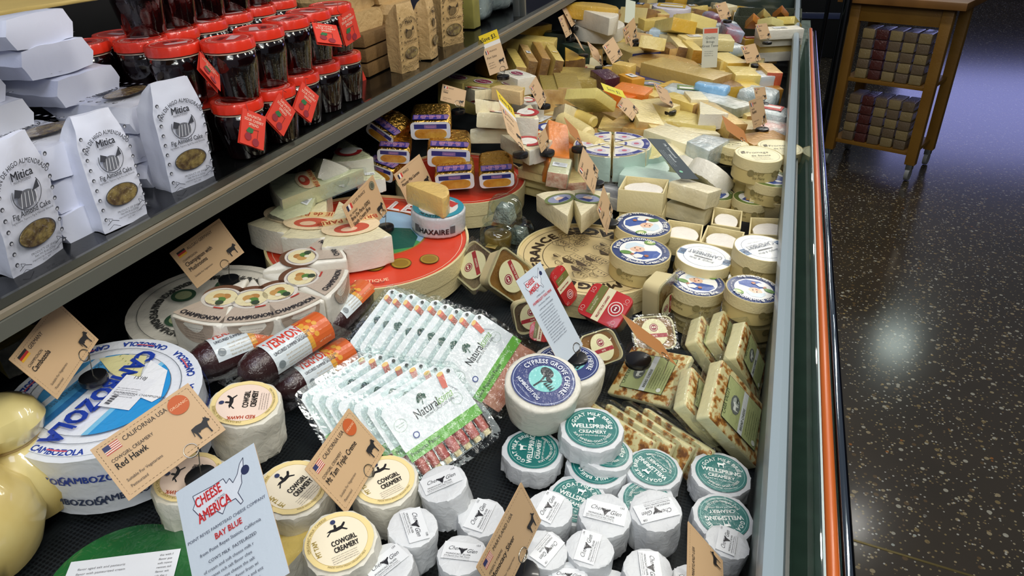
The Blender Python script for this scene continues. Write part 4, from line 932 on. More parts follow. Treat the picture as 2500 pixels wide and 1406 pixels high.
# ------------------------------------------------------------------ pate trays and red duck packs
CREAMTRAY = mat('cream_tray', 'ddcf9f', .4, coat=.3)
PATE = mat('pate', '8a5a24', .25, coat=1, bump=.2, bscale=30, col2='a8793a', vscale=18)
PATE2 = mat('pate_grey', '77604a', .35, coat=1, bump=.4, bscale=70, col2='5c4a36', vscale=40)
def rrtray(root, w_, h_, t, m, name='tray'):
    o = rrect(w_, h_, .014, 5); n = len(o); v = []
    for s_, z in ((.84, -t), (.96, 0), (1.0, 0), (1.0, .0012), (.93, .0012), (.90, -.004)): v += [(x*s_, y*s_, z) for x, y in o]
    f = [tuple(range(n))[::-1]]
    for k in range(5): f += [(k*n+i, k*n+(i+1) % n, (k+1)*n+(i+1) % n, (k+1)*n+i) for i in range(n)]
    mk(name, v, f, m, root)
def pate(pix, w_, h_, t, label, fill, title, rot=90, h=.06, hint=(.5, -.4, .75)):
    M = fit4(w_, h_, pix, hint, h=h); w_ *= FIT[0]; h_ *= FIT[0]; root = empty('pate_tray', M @ Matrix.Translation((0, 0, -t/2))); tag(root, label, 'pate', 'clear-sealed pate trays')
    up = empty  # parts are children of root
    Z = Matrix.Translation((0, 0, t/2))
    o = rrect(w_, h_, .014, 5); n = len(o); v = []
    for s_, z in ((.84, -t), (.96, 0), (1.0, 0), (1.0, .0012), (.93, .0012), (.90, -.004)): v += [(x*s_, y*s_, z) for x, y in o]
    f = [tuple(range(n))[::-1]]
    for k in range(5): f += [(k*n+i, k*n+(i+1) % n, (k+1)*n+(i+1) % n, (k+1)*n+i) for i in range(n)]
    mk('tray', v, f, CREAMTRAY, root, M=Z)
    frombm('filling', prism([(x*.9, y*.9) for x, y in o], -.006, -.0025, .001, 1), fill, root, M=Z)
    frombm('film', prism(rrect(w_*1.10, h_*1.12, .006, 3), .0022, .0026, 0, 0, cuts=0), CLEAR, root, M=Z)
    a = Art(); r = min(w_, h_)*.37; a.disc(0, 0, r, 'b8a878', n=48, sy=1.12); a.disc(0, 0, r*.98, 'd8d4a8', n=48, sy=1.12)
    ca, sa = math.cos(R(rot)), math.sin(R(rot))
    def rt(x, y): return (x*ca-y*sa, x*sa+y*ca)
    a.poly([rt(-r*.95, -r*.42), rt(r*.95, -r*.42), rt(r*.95, -r*.1), rt(-r*.95, -r*.1)], '9c2c34'); x, y = rt(0, -r*.35); a.text(title, x, y, r*.2, 'f0e4d0', rot=rot, al='c', sx=.8, bold=r*.008)
    x, y = rt(0, r*.38); a.disc(x, y, r*.32, '8c2c3c'); a.disc(x, y, r*.26, 'e8e0c8'); a.disc(x, y, r*.22, '8c2c3c')
    for d in (-.08, .08): xx, yy = rt(d*r, r*.4); a.disc(xx, yy, r*.07, 'e8e0c8', n=10)
    a.build('label', root, m=PRINTF, M=Matrix.Translation((0, 0, t/2+.003)))
    return root
pate([(1094, 655), (1158, 588), (1216, 628), (1164, 722)], .085, .10, .03, 'clear-sealed grey pate tray with round cream label, left of its twin', PATE2, 'COUNTRY', rot=90-30)
pate([(1184, 690), (1227, 598), (1304, 655), (1272, 752)], .085, .10, .034, 'clear-sealed amber pate tray with round cream label, beside the narrow pale sign', PATE, 'MOUSSE AU PERSIL', rot=60)
pate([(1611, 690), (1650, 676), (1652, 760), (1598, 842)], .05, .10, .034, 'cream pate tray standing on its edge beside the navy boxes', PATE, 'MOUSSE', rot=90)
pate([(1540, 775), (1640, 770), (1655, 850), (1552, 858)], .10, .085, .03, 'pate tray lying mostly hidden behind the flat toasted slab', PATE, 'PATE', rot=0)
pate([(1250, 745), (1330, 720), (1345, 800), (1262, 820)], .09, .085, .03, 'dark pate tray behind the narrow pale sign', PATE2, 'PATE', rot=0)
pate([(1400, 822), (1500, 800), (1520, 870), (1450, 905)], .10, .08, .03, 'pate tray lying under the red duck pack', PATE, 'PATE', rot=0)
def redpack(pix, w_, h_, t, label, h=.085, hint=(-.05, -.4, .9)):
    M = fit4(w_, h_, pix, hint, h=h); w_ *= FIT[0]; h_ *= FIT[0]; root = empty('duck_spread_pack', M); tag(root, label, 'pate', 'red duck spread packs')
    frombm('tub', prism(rrect(w_*.93, h_*.9, .012, 5), -t, -.001, .003, 2, taper=1.05), mat('tub_grey', '7d7460', .35, coat=.5, var=.25, vscale=15), root)
    frombm('sleeve', prism(rrect(w_, h_, .010, 5), -.006, 0, .002, 2), mat('red_sleeve', 'b92c2e', .35, coat=.5), root)
    a = Art(); a.box(-w_*.12, -h_*.5, w_*.06, h_*.5, 'e0d8b4'); a.box(-w_*.3, -h_*.38, -w_*.13, h_*.5, '6f7038')
    a.text('RILLETTES DE CANARD', -w_*.0, -h_*.40, h_*.09, '9c2c34', rot=90, sx=.72, bold=.0003); a.text('DUCK RILLETTES', -w_*.2, -h_*.3, h_*.065, 'e8e0c0', rot=90, sx=.8); a.text('ALL NATURAL', -w_*.25, -h_*.1, h_*.04, 'e8e0c0', rot=90)
    a.disc(w_*.26, h_*.02, h_*.21, 'e8e0d8'); a.disc(w_*.26, h_*.02, h_*.185, 'b92c2e'); a.disc(w_*.26, h_*.02, h_*.13, 'e8e0d8'); a.disc(w_*.26, h_*.02, h_*.10, '8c1c2c')
    for d in (-.03, .03): a.disc(w_*.26, h_*(.02+d), h_*.03, 'e8e0d8', n=10)
    for x, y in ((-.4, .3), (.4, .34), (.38, -.36), (-.4, -.3)): a.ring(w_*x, h_*y, h_*.05, h_*.057, 'f0e0d8', n=20); a.text('6.3 OZ', w_*x, h_*(y-.11), h_*.04, 'f0e0d8', al='c')
    a.build('label', root, m=PRINTG, M=Matrix.Translation((0, 0, .0003)))
redpack([(1453, 688), (1549, 728), (1503, 808), (1404, 758)], .105, .082, .032, 'red duck spread pack lying in full view at the edge of the printed board')
redpack([(1374, 640), (1412, 722), (1388, 752), (1342, 676)], .095, .05, .03, 'red duck spread pack propped on its side behind the narrow pale sign', .08, (.8, -.4, .4))
redpack([(1298, 782), (1350, 790), (1345, 838), (1288, 828)], .08, .07, .03, 'red duck spread pack mostly hidden by the narrow pale sign')

# ------------------------------------------------------------------ cheese pieces: wedges and blocks in film
STICK = 'e4e9ee'
def sticker(root, fn_or_M, w_, h_, kind, sd=0):
    a = Art()
    if kind == 'code':
        a.box(-w_/2, -h_/2, w_/2, h_/2, STICK)
        for i in range(12): a.box(-w_*.4+i*w_*.03, -h_*.1, -w_*.4+i*w_*.03+w_*.015, h_*.35, '44444c', lay=2)
        a.n = 3; a.para(0, h_*.2, h_*.12, 3, w_*.42, '66666e', seed=sd)
    elif kind == 'rim':                      # printed segment of a cut wheel
        A_ = w_/.42; cx = -.66*A_; a.n = 1; a.poly([(cx+A_*.12, 0)] + [(cx+A_*.97*math.cos(R(t)), A_*.97*math.sin(R(t))) for t in range(-28, 29, 4)], 'eceae4')
        a.ring(cx, 0, A_*.80, A_*.95, '34408c', -25, 25, 12); a.text('BRIE', cx, 0, A_*.10, 'e8e8f0', rot=0, arc=A_*.92, inner=True); a.disc(cx+A_*.6, 0, A_*.14, 'd4cfe0', sy=1.2); a.disc(cx+A_*.6, 0, A_*.07, 'c86a80'); a.ring(cx, 0, A_*.30, A_*.36, '5460a0', -22, 22, 8)
    elif kind == 'blue': a.disc(0, 0, w_/2, 'e8ecf4', sy=h_/w_); a.ring(0, 0, w_*.34, w_*.46, '2c3c8c', 20, 340); a.text('BRIE', 0, -h_*.1, h_*.3, 'b83848', al='c')
    elif kind == 'red': a.disc(0, 0, w_/2, 'f0ece4', sy=h_/w_); a.ring(0, 0, w_*.3, w_*.48, 'b8282c', -60, 180); a.text('brie', 0, -h_*.1, h_*.36, 'f4ece4', al='c')
    elif kind == 'orange': a.disc(0, 0, w_/2, 'f0d8b0', sy=h_/w_); a.disc(0, h_*.1, w_*.3, 'c8503c', sy=.6); a.disc(w_*.05, h_*.15, w_*.14, 'e8c0a0', sy=.6); a.box(-w_*.45, -h_*.5, w_*.45, -h_*.2, 'eac88c'); a.text('BRIE de PARIS', 0, -h_*.46, h_*.28, 'c04a28', al='c', sx=.9, bold=h_*.012)
    elif kind == 'green': a.disc(0, 0, w_/2, '6c7c48', sy=h_/w_); a.disc(0, 0, w_*.40, '9098b4', sy=h_/w_*.9); a.disc(0, 0, w_*.14, 'e4c4ac'); a.poly([(-w_*.2, -h_*.3), (w_*.2, -h_*.3), (w_*.24, -h_*.02), (0, -h_*.1), (-w_*.1, -h_*.1)], '2c3c78'); a.poly([(-w_*.14, h_*.05), (-w_*.08, h_*.26), (w_*.1, h_*.26), (w_*.1, h_*.1), (0, h_*.14)], 'd8e0e8')
    elif kind == 'wine': a.disc(0, 0, w_/2, 'f0ece4', sy=h_/w_); a.disc(0, 0, w_*.42, '8c2c4c', sy=h_/w_); a.text('Delice', 0, -h_*.12, h_*.4, 'e8d8d8', al='c')
    elif kind == 'plaincol': a.box(-w_/2, -h_/2, w_/2, h_/2, ['c23a30', '5c98d0', '3c5c9c', 'd8b43c', '6a8a48'][sd % 5]); a.box(-w_*.4, -h_*.1, w_*.4, h_*.3, 'eceae4')
    a.build('sticker', root, m=PRINTF, M=fn_or_M)
def piece(kind, M, size, mats, label, st=None, film=False, cat='cheese', group=None, name=None, sd=None):
    """size: (a, b, t) ; M places the centre of the base"""
    sd = nseed() if sd is None else sd; a, b, t = size; nm = name or {'wedge': 'cheese_wedge', 'block': 'cheese_block', 'moon': 'half_cheese', 'round': 'small_round_cheese', 'log': 'cheese_roll', 'slice': 'cheese_slice', 'bag': 'cheese_bag', 'hunk': 'cheese_hunk'}[kind]
    root = empty(nm, M); tag(root, label, cat, group); rr = random.Random(sd)
    body, rindm = (mats if isinstance(mats, tuple) else (mats, None)); cuts, amp = (2, .0011)
    if kind == 'wedge': hh = math.asin(min(.95, b/2/a)); o = [(x-a*.6, y) for x, y in sector(a, -hh, hh, 6, a*.04)]
    elif kind == 'moon': o = [(x, y-a*.2) for x, y in sector(a*.5, R(4), R(176), 12, 0)][1:]
    elif kind == 'round': o = circ(a/2, 22)
    elif kind == 'hunk': o = [(x+rr.uniform(-.1, .1)*a, y+rr.uniform(-.12, .12)*b) for x, y in [(-a/2, -b/2), (a/2, -b/2*.8), (a/2*.9, b/2), (-a/2*.6, b/2*.9)]]
    else: o = rect(a, b)
    if kind == 'log':
        bm = tube([(-a/2, 0, t/2), (-a*.45, 0, t/2), (0, 0, t/2), (a*.45, 0, t/2), (a/2, 0, t/2)], [t*.35, t*.48, t*.5, t*.48, t*.33], 14); jitter(bm, .001, 60, sd)
    elif kind == 'bag':
        bm = prism(o, 0, t, t*.42, 4, cuts=2, amp=.003, freq=45, seed=sd)
    else: bm = prism(o, 0, t, min(.0035, t*.2) if kind != 'round' else t*.22, 2, cuts=cuts if max(a, b) > .05 else 1, amp=amp, freq=45, seed=sd)
    ob = frombm('wrapped_cheese' if kind != 'bag' else 'pouch', bm, [body] + ([rindm] if rindm else []), root)
    if rindm:
        for p in ob.data.polygons:
            c = p.center; n_ = p.normal
            if (kind == 'wedge' and n_.x > .6) or (kind == 'moon' and n_.y > .2 and abs(n_.z) < .7 and c.y > 0) or (kind in ('slice', 'block', 'hunk') and n_.x > .75) or (kind == 'round' and abs(n_.z) < .6): p.material_index = 1
    if st: 
        sw = a*.42 if kind in ('wedge', 'moon') else min(a, b)*.7
        x0 = -a*.6+a*.66 if kind == 'wedge' else 0
        if isinstance(st, tuple): st, rot, sc_ = st
        else: rot, sc_ = rr.choice((0, 90, 180, 200)), 1
        sticker(root, Matrix.Translation((x0, 0 if kind != 'moon' else a*.02, t+.0016)) @ Matrix.Rotation(R(rot), 4, 'Z'), sw*sc_, sw*sc_*.7, st, sd)
    if film:
        g = 1.07
        frombm('film', prism([(x*g, y*g) for x, y in o], -.001, t+.002, .004, 2, cuts=2, amp=.003, freq=70, seed=sd+9), CLEAR, root)
    return root
CREAM = cheese('e4d294'); PALE = cheese('dbc26c'); WHITE_ = cheese('e9e0bc'); YEL = cheese('cfa73c'); ORG = cheese('dc6f18'); DYEL = cheese('b88830')
BRN = mat('rind_brown', '8d6a3a', .6, coat=.7, bump=.5, bscale=60, col2='6a4a28', vscale=40); GRY = mat('rind_grey', '8c8a7c', .7, coat=.5, bump=.6, bscale=70, col2='5c5c54', vscale=50)
TAN = mat('rind_tan', 'c9a86c', .6, coat=.7, bump=.4, bscale=50, col2='a9824a', vscale=30); PINK = mat('rind_pink', 'c98a70', .6, coat=.7, bump=.5, bscale=70, col2='e6c8ac', vscale=70); WRIND = mat('rind_white', 'e8e4d6', .6, coat=.7, bump=.5, bscale=50, var=.1)
def at(px, py, h, rz=0, tx=0, ty=0, dr=None):
    p = PD(px, py, h)
    if dr: rz = dirang(px, py, dr[0], dr[1], p.z)
    return Matrix.Translation(p) @ Euler((R(tx), R(ty), 0)).to_matrix().to_4x4() @ Matrix.Rotation(rz, 4, 'Z')
# brie wedges on the red box (tips pointing up and back)
def brie(px, py, h, dr, size, label, st='orange', mats=(WHITE_, WRIND), tx=0, ty=3, strot=-90, film=False, ssc=1.25, grp='large brie wedges on the red box'):
    return piece('wedge', at(px, py, h, dr=dr, tx=tx, ty=ty), size, mats, label, (st, strot, ssc), film=film, group=grp)
brie(862, 612, .075, (.45, 1), (.20, .125, .055), 'white brie wedge with orange label nearest the front, black clip base on it', strot=-90)
brie(775, 592, .075, (-.5, 1), (.20, .085, .050), 'white brie wedge with orange label, middle of the three on the red box', strot=-90)
brie(725, 570, .075, (-1, .6), (.20, .09, .045), 'white brie wedge with orange label, left of the three on the red box', strot=-90)
FILMED = cheese('dfe0b8', None, 1, .7, 26)
brie(745, 515, .105, (-.8, .7), (.19, .07, .04), 'filmed yellowish brie wedge lying with its long cut side up, lowest of the left pile', mats=(FILMED, GRY), tx=12, ty=20, st='code', ssc=.4, film=True)
brie(765, 478, .13, (-1, .25), (.19, .085, .04), 'filmed brie wedge with small red mark, middle of the left pile', mats=(FILMED, WRIND), tx=10, ty=14, st='orange', ssc=.7, film=True)
brie(770, 440, .14, (.9, .7), (.18, .06, .04), 'filmed brie wedge standing on its side, top left of the pile', mats=(FILMED, WRIND), tx=-35, ty=10, st='code', ssc=.5, film=True)
brie(855, 420, .11, (.5, 1), (.16, .09, .05), 'filmed brie wedge with dark red print, behind the left pile', mats=(FILMED, WRIND), st='red', ssc=.9, film=True)
brie(905, 455, .10, (.3, 1), (.10, .06, .03), 'small filmed brie wedge tucked behind the brie price card', mats=(FILMED, WRIND), st='code', ssc=.5)
# small round blue-and-silver cheese and a half cheese on it
def b_blue(root, r, t):
    frombm('wrapper', prism(rounded_ngon(26, r), 0, t, .008, 3, cuts=1, amp=.0012, freq=45, seed=77), mat('silver_wrap', 'c4c6ca', .35, coat=.6, bump=.5, bscale=40), root)
    a = Art(); a.disc(0, 0, r*.93, '2c90a8', n=48); a.disc(0, 0, r*.72, 'd8dadc'); a.poly([(-r*.5, r*.1), (r*.1, r*.65), (r*.6, r*.5), (r*.5, .1*r), (0, r*.3)], 'c03c38'); a.text('MUNSTER', 0, 0, r*.2, '123c4c', rot=270, arc=r*.90, inner=True, bold=r*.01); a.para(-r*.4, -r*.2, r*.09, 3, r*.9, '60646c', seed=5)
    a.build('label', root, m=PRINTG, M=Matrix.Translation((0, 0, t+.0012)))
    s = Art(); s.text('HAXAIRE', 0, t*.25, t*.34, '1c1a1e', al='c', sx=.95, bold=t*.02); s.box(-r*.75, t*.25, -r*.55, t*.6, '5a5a60'); s.box(r*.6, t*.25, r*.8, t*.6, '5a5a60')
    s.build('side_print', root, m=PRINTG, fn=lambda x, y, hh: ((r+.0015+hh)*math.cos(x/r-math.pi/2+.22), (r+.0015+hh)*math.sin(x/r-math.pi/2+.22), y))
disc_thing('munster_cheese', 1070, 505, .117, 138, .045, (1, .1), b_blue, 'small round cheese in silver and turquoise wrapper with black side lettering')
piece('moon', at(1052, 508, .117, dr=(1, .35), ty=4), (.105, .05, .042), (cheese('e2c074'), cheese('dfb25a')), 'half round yellow cheese sitting on the silver and turquoise round')
# foil loaves
GOLD = mat('gold_foil', 'e0b256', .32, metal=1, bump=.6, bscale=45)
def foil(pix, t, label, w_=.088, h_=.042, h=.1):
    """pix: the four corners of the near end; the loaf runs away behind it"""
    M = fit4(w_, h_, pix, (.38, -.92, -.12) if pix[1][0]-pix[0][0] > 70 else (-.05, -.95, -.08), h=h, force=True); w_ *= FIT[0]; h_ *= FIT[0]; root = empty('foil_cheese_loaf', M @ Matrix.Translation((0, 0, -t/2))); tag(root, label, 'cheese', 'gold foil wrapped loaves'); sd = nseed()
    bm = bmesh.new(); o = rrect(w_, h_, .012, 5); n = len(o); rings = []
    for z, s_ in ((t/2, .9), (t/2-.004, 1), (0, 1.01), (-t/2+.02, .97), (-t/2, .6)): rings.append([bm.verts.new((x*s_, y*s_, z)) for x, y in o])
    for A_, B_ in zip(rings, rings[1:]):
        for i in range(n): bm.faces.new((A_[i], A_[(i+1) % n], B_[(i+1) % n], B_[i]))
    bm.faces.new(rings[0]); bm.faces.new(rings[-1][::-1]); bmesh.ops.subdivide_edges(bm, edges=[e for e in bm.edges if e.calc_length() > .02], cuts=3, use_grid_fill=True); bm.normal_update(); jitter(bm, .0014, 60, sd)
    frombm('foil', bm, GOLD, root, auto=60)
    a = Art(); a.poly(rrect(w_*.98, h_*.96, .010, 4), 'e6e6ea'); a.box(-w_*.4, h_*.10, w_*.4, h_*.36, '2c2f78'); a.box(-w_*.15, h_*.14, w_*.15, h_*.32, '8a6a9c')
    a.text('Rambol', 0, h_*.16, h_*.14, 'c48ab8', al='c')
    a.build('end_label', root, m=PRINTG, M=Matrix.Translation((0, 0, t/2+.0016)))
    frombm('cheese_window', prism([(x*.42*2, y*.30*2 - h_*.16) for x, y in rrect(w_*.94, h_*.94*.9, .016, 5)], 0, .001, .0004, 1), mat('glazed_cheese', 'c07c22', .2, coat=1, bump=.4, bscale=50, col2='d8a040', vscale=40), root, M=Matrix.Translation((0, 0, t/2+.0018)))
    s = Art(); s.box(-w_*.46, -.030, w_*.46, -.004, '3a3488'); 
    for i in range(5): s.poly([(w_*(-.44+.2*i), -.028), (w_*(-.30+.2*i), -.026), (w_*(-.33+.2*i), -.008), (w_*(-.42+.2*i), -.006)], '8a6a9c', lay=2)
    s.n = 3; s.text('Rambol', 0, -.024, .016, 'c98cb4', al='c', bold=.0006)
    s.build('band', root, m=PRINTG, fn=lambda x, y, hh: (x*.93, h_/2+.0028+hh, t/2+y))
    return root
foil([(1001, 298), (1102, 298), (1102, 340), (1000, 338)], .12, 'gold foil loaf with purple band on top of the pile', h=.18)
foil([(925, 355), (1000, 362), (996, 408), (922, 398)], .11, 'gold foil loaf in the second layer, on the left', h=.135)
foil([(1044, 360), (1148, 368), (1149, 412), (1042, 402)], .12, 'gold foil loaf in the second layer, on the right', h=.135)
foil([(1062, 425), (1158, 420), (1160, 458), (1062, 466)], .10, 'gold foil loaf in the bottom layer, behind the yellow half cheese')
foil([(1172, 420), (1252, 414), (1258, 458), (1170, 464)], .12, 'gold foil loaf at the right of the bottom layer, lettering showing')
foil([(895, 392), (952, 405), (960, 448), (900, 436)], .09, 'gold foil loaf lowest on the left, in shade')
foil([(905, 290), (958, 335), (950, 362), (898, 330)], .10, 'gold foil loaf turned sideways, left of the top one', h=.17)
# white wrapped brie pieces with red print behind the loaves
RB = 'white wrapped brie piece with red print, '
brie(1165, 250, .16, (.4, -1), (.12, .08, .035), RB + 'behind the top foil loaf', st='red', tx=-12, strot=0, grp='red printed brie pieces')
brie(1185, 285, .185, (.8, -1), (.14, .07, .035), RB + 'leaning, uppermost of the group', st='red', tx=-20, ty=-8, strot=0, grp='red printed brie pieces')
brie(1220, 312, .165, (1, -.35), (.14, .09, .035), RB + 'in the second layer with date code', st='red', tx=-14, strot=0, grp='red printed brie pieces')
brie(1215, 345, .125, (1, -.25), (.14, .09, .035), RB + 'under the date coded one', st='code', tx=-8, strot=0, grp='red printed brie pieces')
brie(1285, 318, .15, (-.4, .9), (.12, .07, .045), RB + 'right of the yellow saving sign', st='red', strot=0, grp='red printed brie pieces')
brie(1282, 380, .135, (.9, .2), (.13, .09, .035), RB + 'lowest right, carrying a black clip base', st='red', strot=0, grp='red printed brie pieces')
piece('moon', at(1245, 248, .17, dr=(1, .2)), (.10, .05, .035), (cheese('edcf98'), cheese('dcae6c')), 'half round peach coloured cheese above the red printed brie')
# cream wedges pair on the printed board
brie(1368, 535, .085, (-.45, -1), (.135, .085, .04), 'white brie wedge with oval green label, left of the touching pair', st='green', strot=-60, ty=0, ssc=1.2, grp='paired brie wedges')
brie(1432, 533, .085, (.35, -1), (.135, .085, .04), 'white brie wedge with oval green label, right of the touching pair', st='green', strot=-115, ty=0, ssc=1.2, grp='paired brie wedges')
# clear domes with grey pyramids
def dome(px, py, h, r, hh, label, mold=True):
    M = at(px, py, h, ty=4.6); root = empty('clear_dome_pack', M); tag(root, label, 'cheese pack', 'clear plastic dome packs')
    frombm('dome', lathe([(r*1.25, 0), (r*1.25, .001), (r, .002), (r*.92, hh*.7), (r*.7, hh*.92), (r*.3, hh), (0, hh)], 40, .0008, 3), RIGID, root)
    if mold: frombm('cheese', prism(rect(r*1.15, r*1.15), .002, hh*.66, .004, 3, cuts=2, amp=.0016, freq=60, seed=nseed(), taper=.7), mat('ash_cheese', 'b0b3aa', .8, bump=.8, bscale=90, col2='787d78', vscale=60), root)
    else:
        frombm('cheese', prism(circ(r*.7, 20), .002, hh*.6, .004, 3), mat('amber', '8a6a2c', .3, coat=1), root)
        a = Art(); a.box(-r*.3, -r*.3, r*.3, r*.3, 'b89a58'); a.line([(-r*.25, -r*.2), (r*.25, r*.2)], r*.05, '5a4420'); a.build('sticker', root, m=PRINTG, M=Matrix.Translation((0, 0, hh+.001)))
dome(1232, 540, .09, .036, .055, 'clear plastic dome with ash-grey pyramid cheese, right of the silver round')
dome(1215, 600, .03, .040, .05, 'clear plastic dome with small gold sticker beside the pate trays', False)
dome(1265, 590, .0, .038, .05, 'clear plastic dome low between the boxes', True)
dome(1200, 648, .0, .036, .045, 'clear plastic dome half hidden behind the pate trays', False)
# wrapped white blocks by the trays
piece('block', at(1690, 492, .105, dr=(1, .28), tx=-8, ty=6), (.092, .062, .036), cheese('e9e0c0', 'dcd0a8'), 'white cheese block in clear film, upper of two near the trays', film=False, group='filmed white blocks')
piece('block', at(1686, 530, .06, dr=(1, .25)), (.090, .062, .036), cheese('e9e0c0', 'dcd0a8'), 'white cheese block in clear film, lower of two near the trays', film=False, group='filmed white blocks')
# pink rinded pieces stack
for i, (px, py, h, sx) in enumerate(((1330, 470, .02, .13), (1333, 450, .05, .12), (1328, 432, .078, .10), (1336, 414, .10, .09))):
    piece('slice', at(px, py, h, dr=(1, .25)), (sx, .07, .024), (CREAM, PINK), 'pink rinded cheese slab, %s layer of the stack' % ['lowest', 'second', 'third', 'fourth'][i], film=(i == 3), group='pink rinded slabs')
piece('block', at(1362, 440, .115, dr=(-.3, 1), ty=8), (.085, .045, .035), (cheese('e0e0b8'), PINK), 'pale block with pink crust and barcode sticker, on top of the pink stack', ('code', 90, 1), film=True)
piece('slice', at(1400, 455, .05, dr=(.3, 1)), (.10, .05, .03), (CREAM, PINK), 'pink rinded piece standing beside the kraft card', group='pink rinded slabs')
# left edge: glossy yellow gourd cheeses, green wheel, corner piece
GOURD = mat('gourd_rind', 'dacb8c', .3, coat=1, bump=.15, bscale=8, col2='c6ac60', vscale=9)
def gourd(name, loc, rot, s, label):
    M = Matrix.Translation(loc) @ Euler([R(x) for x in rot]).to_matrix().to_4x4(); root = empty(name, M); tag(root, label, 'cheese', 'glossy gourd-shaped cheeses')
    frombm('body', lathe([(0, 0), (.03*s, .003*s), (.058*s, .02*s), (.068*s, .05*s), (.062*s, .08*s), (.045*s, .103*s), (.032*s, .112*s)], 48, .0014, nseed()), GOURD, root)
    frombm('head', lathe([(.031*s, .110*s), (.042*s, .12*s), (.047*s, .135*s), (.040*s, .152*s), (.022*s, .163*s), (0, .166*s)], 40, .0014, nseed()), GOURD, root)
    frombm('cord', tube([(.034*s*math.cos(t), .034*s*math.sin(t), .1115*s) for t in [i*.35 for i in range(19)]], .002, 6), mat('cord', 'b8a070', .8), root)
gourd('gourd_cheese', PD(-45, 1385, .002), (0, 4, 30), 1.15, 'glossy yellow gourd cheese with large body, at the bottom left corner')
gq = PD(-22, 1045, .135); gourd('gourd_cheese', Vector((gq.x, gq.y, deckz(gq.x)+.004)), (0, 4, 80), .98, 'glossy yellow gourd cheese behind, its head in front of the blue wheel')
def b_green(root, r, t):
    frombm('wax', prism(rounded_ngon(44, r), 0, t, .016, 4, cuts=1, amp=.001, freq=20, seed=12), mat('green_wax', '1f6430', .3, coat=1, bump=.3, bscale=22, col2='154a28', vscale=8), root, auto=50)
    a = Art(); a.box(-.06, -.04, .05, .035, 'e6e9ee'); 
    for i in range(18): a.box(-.052+.0022*i, -.012, -.052+.0022*i+.0008+.0006*(i % 3), .004, '33333c', lay=2)
    a.n = 3; a.text('KERRYGOLD', -.008, -.012, .0075, '2c2c34', sx=.9, bold=.0002); a.para(-.05, .022, .004, 2, .06, '7a7a80'); a.para(.03, .028, .0035, 6, .018, '55555c', seed=4)
    a.build('sticker', root, m=PRINTG, M=Matrix.Translation((0, 0, t+.0012)) @ Matrix.Rotation(R(4), 4, 'Z'))
disc_thing('green_wax_cheese', 300, 1425, .055, 370, .05, (1, -.12), b_green, 'green wax coated cheese wheel with white barcode sticker', tilt=(0, 0))
piece('wedge', at(690, 1400, .02, dr=(1, .3)), (.09, .07, .05), (PALE, WRIND), 'pale yellow cheese wedge behind the large pale sign at the bottom')
box_low = piece('wedge', at(30, 880, .02, dr=(1, .2)), (.12, .08, .05), (PALE, GRY), 'dark wrapped piece in the shade under the shelf at far left')
# ------------------------------------------------------------------ price cards (corner pixels TL, TR, BR, BL of the lettering)
K1 = (.127, .076)
card([(23, 876), (135, 734), (243, 827), (138, 977)], .118, .084, kraft('de', 'GERMANY', ['Cambozola'], top='CHAMPIGNON', small=('Suitable For Vegetarians', 'Pasteurized')), 'kraft price card with German flag at far left, standing on the blue lettered wheel', ht=0.19, ringx=.18, drop=.035)
card([(417, 620), (531, 530), (600, 619), (478, 702)], .120, .080, kraft('de', 'ALLGAU GERMANY', ['Champignon with', 'Mushrooms'], top='CHAMPIGNON', small=('Suitable For Vegetarians',)), 'kraft price card with German flag behind the mushroom brie wedges', ht=0.15, ringx=.1)
card([(833, 504), (912, 427), (944, 516), (877, 597)], .118, .082, kraft('fr', 'ILE DE FRANCE', ['Brie De Paris (50%)', 'Single Cream Brie'], top='BEL RENARD', small=('Pasteurized',), stamp=True), 'kraft price card with French flag and dark seal, standing on the white brie wedge', ht=0.145, ringx=.38)
card([(961, 425), (1024, 377), (1057, 447), (998, 503)], .118, .082, kraft('fr', 'FRANCE', ['Munster Mini Gerome'], top='HAXAIRE'), 'kraft price card with French flag behind the yellow half cheese', ht=0.11, ringx=-.3, base=False)
card([(219, 1093), (460, 939), (549, 1044), (316, 1229)], .127, .078, kraft('us', 'CALIFORNIA USA', ['Red Hawk'], top='COWGIRL CREAMERY', organic=True, small=('Suitable For Vegetarians', 'Pasteurized')), 'largest kraft price card with flag and orange dot, over the blue lettered wheel', ht=0.165, ringx=.15, drop=.04)
card([(743, 1146), (852, 996), (940, 1097), (846, 1254)], .122, .080, kraft('us', 'CALIFORNIA USA', ['Mt Tam Triple Creme'], top='COWGIRL CREAMERY', organic=True), 'kraft price card with flag and orange dot standing diagonally before the ham roll packs', ht=0.12, ringx=.1, drop=.035)
card([(1162, 1386), (1273, 1175), (1321, 1273), (1222, 1478)], .127, .078, kraft('us', 'MARYLAND USA', ['Monocacy Silver'], an='goat', top='FIREFLY FARMS'), 'kraft price card with flag standing among the white wrapped cylinders', ht=0.135, ringx=.05)
card([(1679, 1440), (1677, 1270), (1767, 1370), (1770, 1545)], .12, .078, kraft('us', 'MARYLAND USA', ['Merry Goat'], an='goat', top='FIREFLY FARMS'), 'kraft price card cut by the bottom edge, next to the inner wall', ht=0.12, base=False, rings=False)
card([(421, 1207), (629, 1077), (700, 1400), (500, 1530)], .105, .150, usacard('BAY BLUE', 'POINT REYES FARMSTEAD CHEESE COMPANY', 'from Point Reyes Station, California', 9), 'largest pale grey-blue sign with red lettering and map outline, bottom left', ht=0.19, hint=(.1, -.6, .8), base=False, rings=False, m=PRINTG)
card([(1258, 683), (1320, 642), (1422, 838), (1371, 900)], .072, .165, usacard('HUMBOLDT FOG MINI', 'CYPRESS GROVE', 'from Arcata, California', 12), 'narrow pale sign with red lettering standing on the navy labelled goat rounds', ht=0.165, ringx=.25, drop=.02, m=PRINTG)
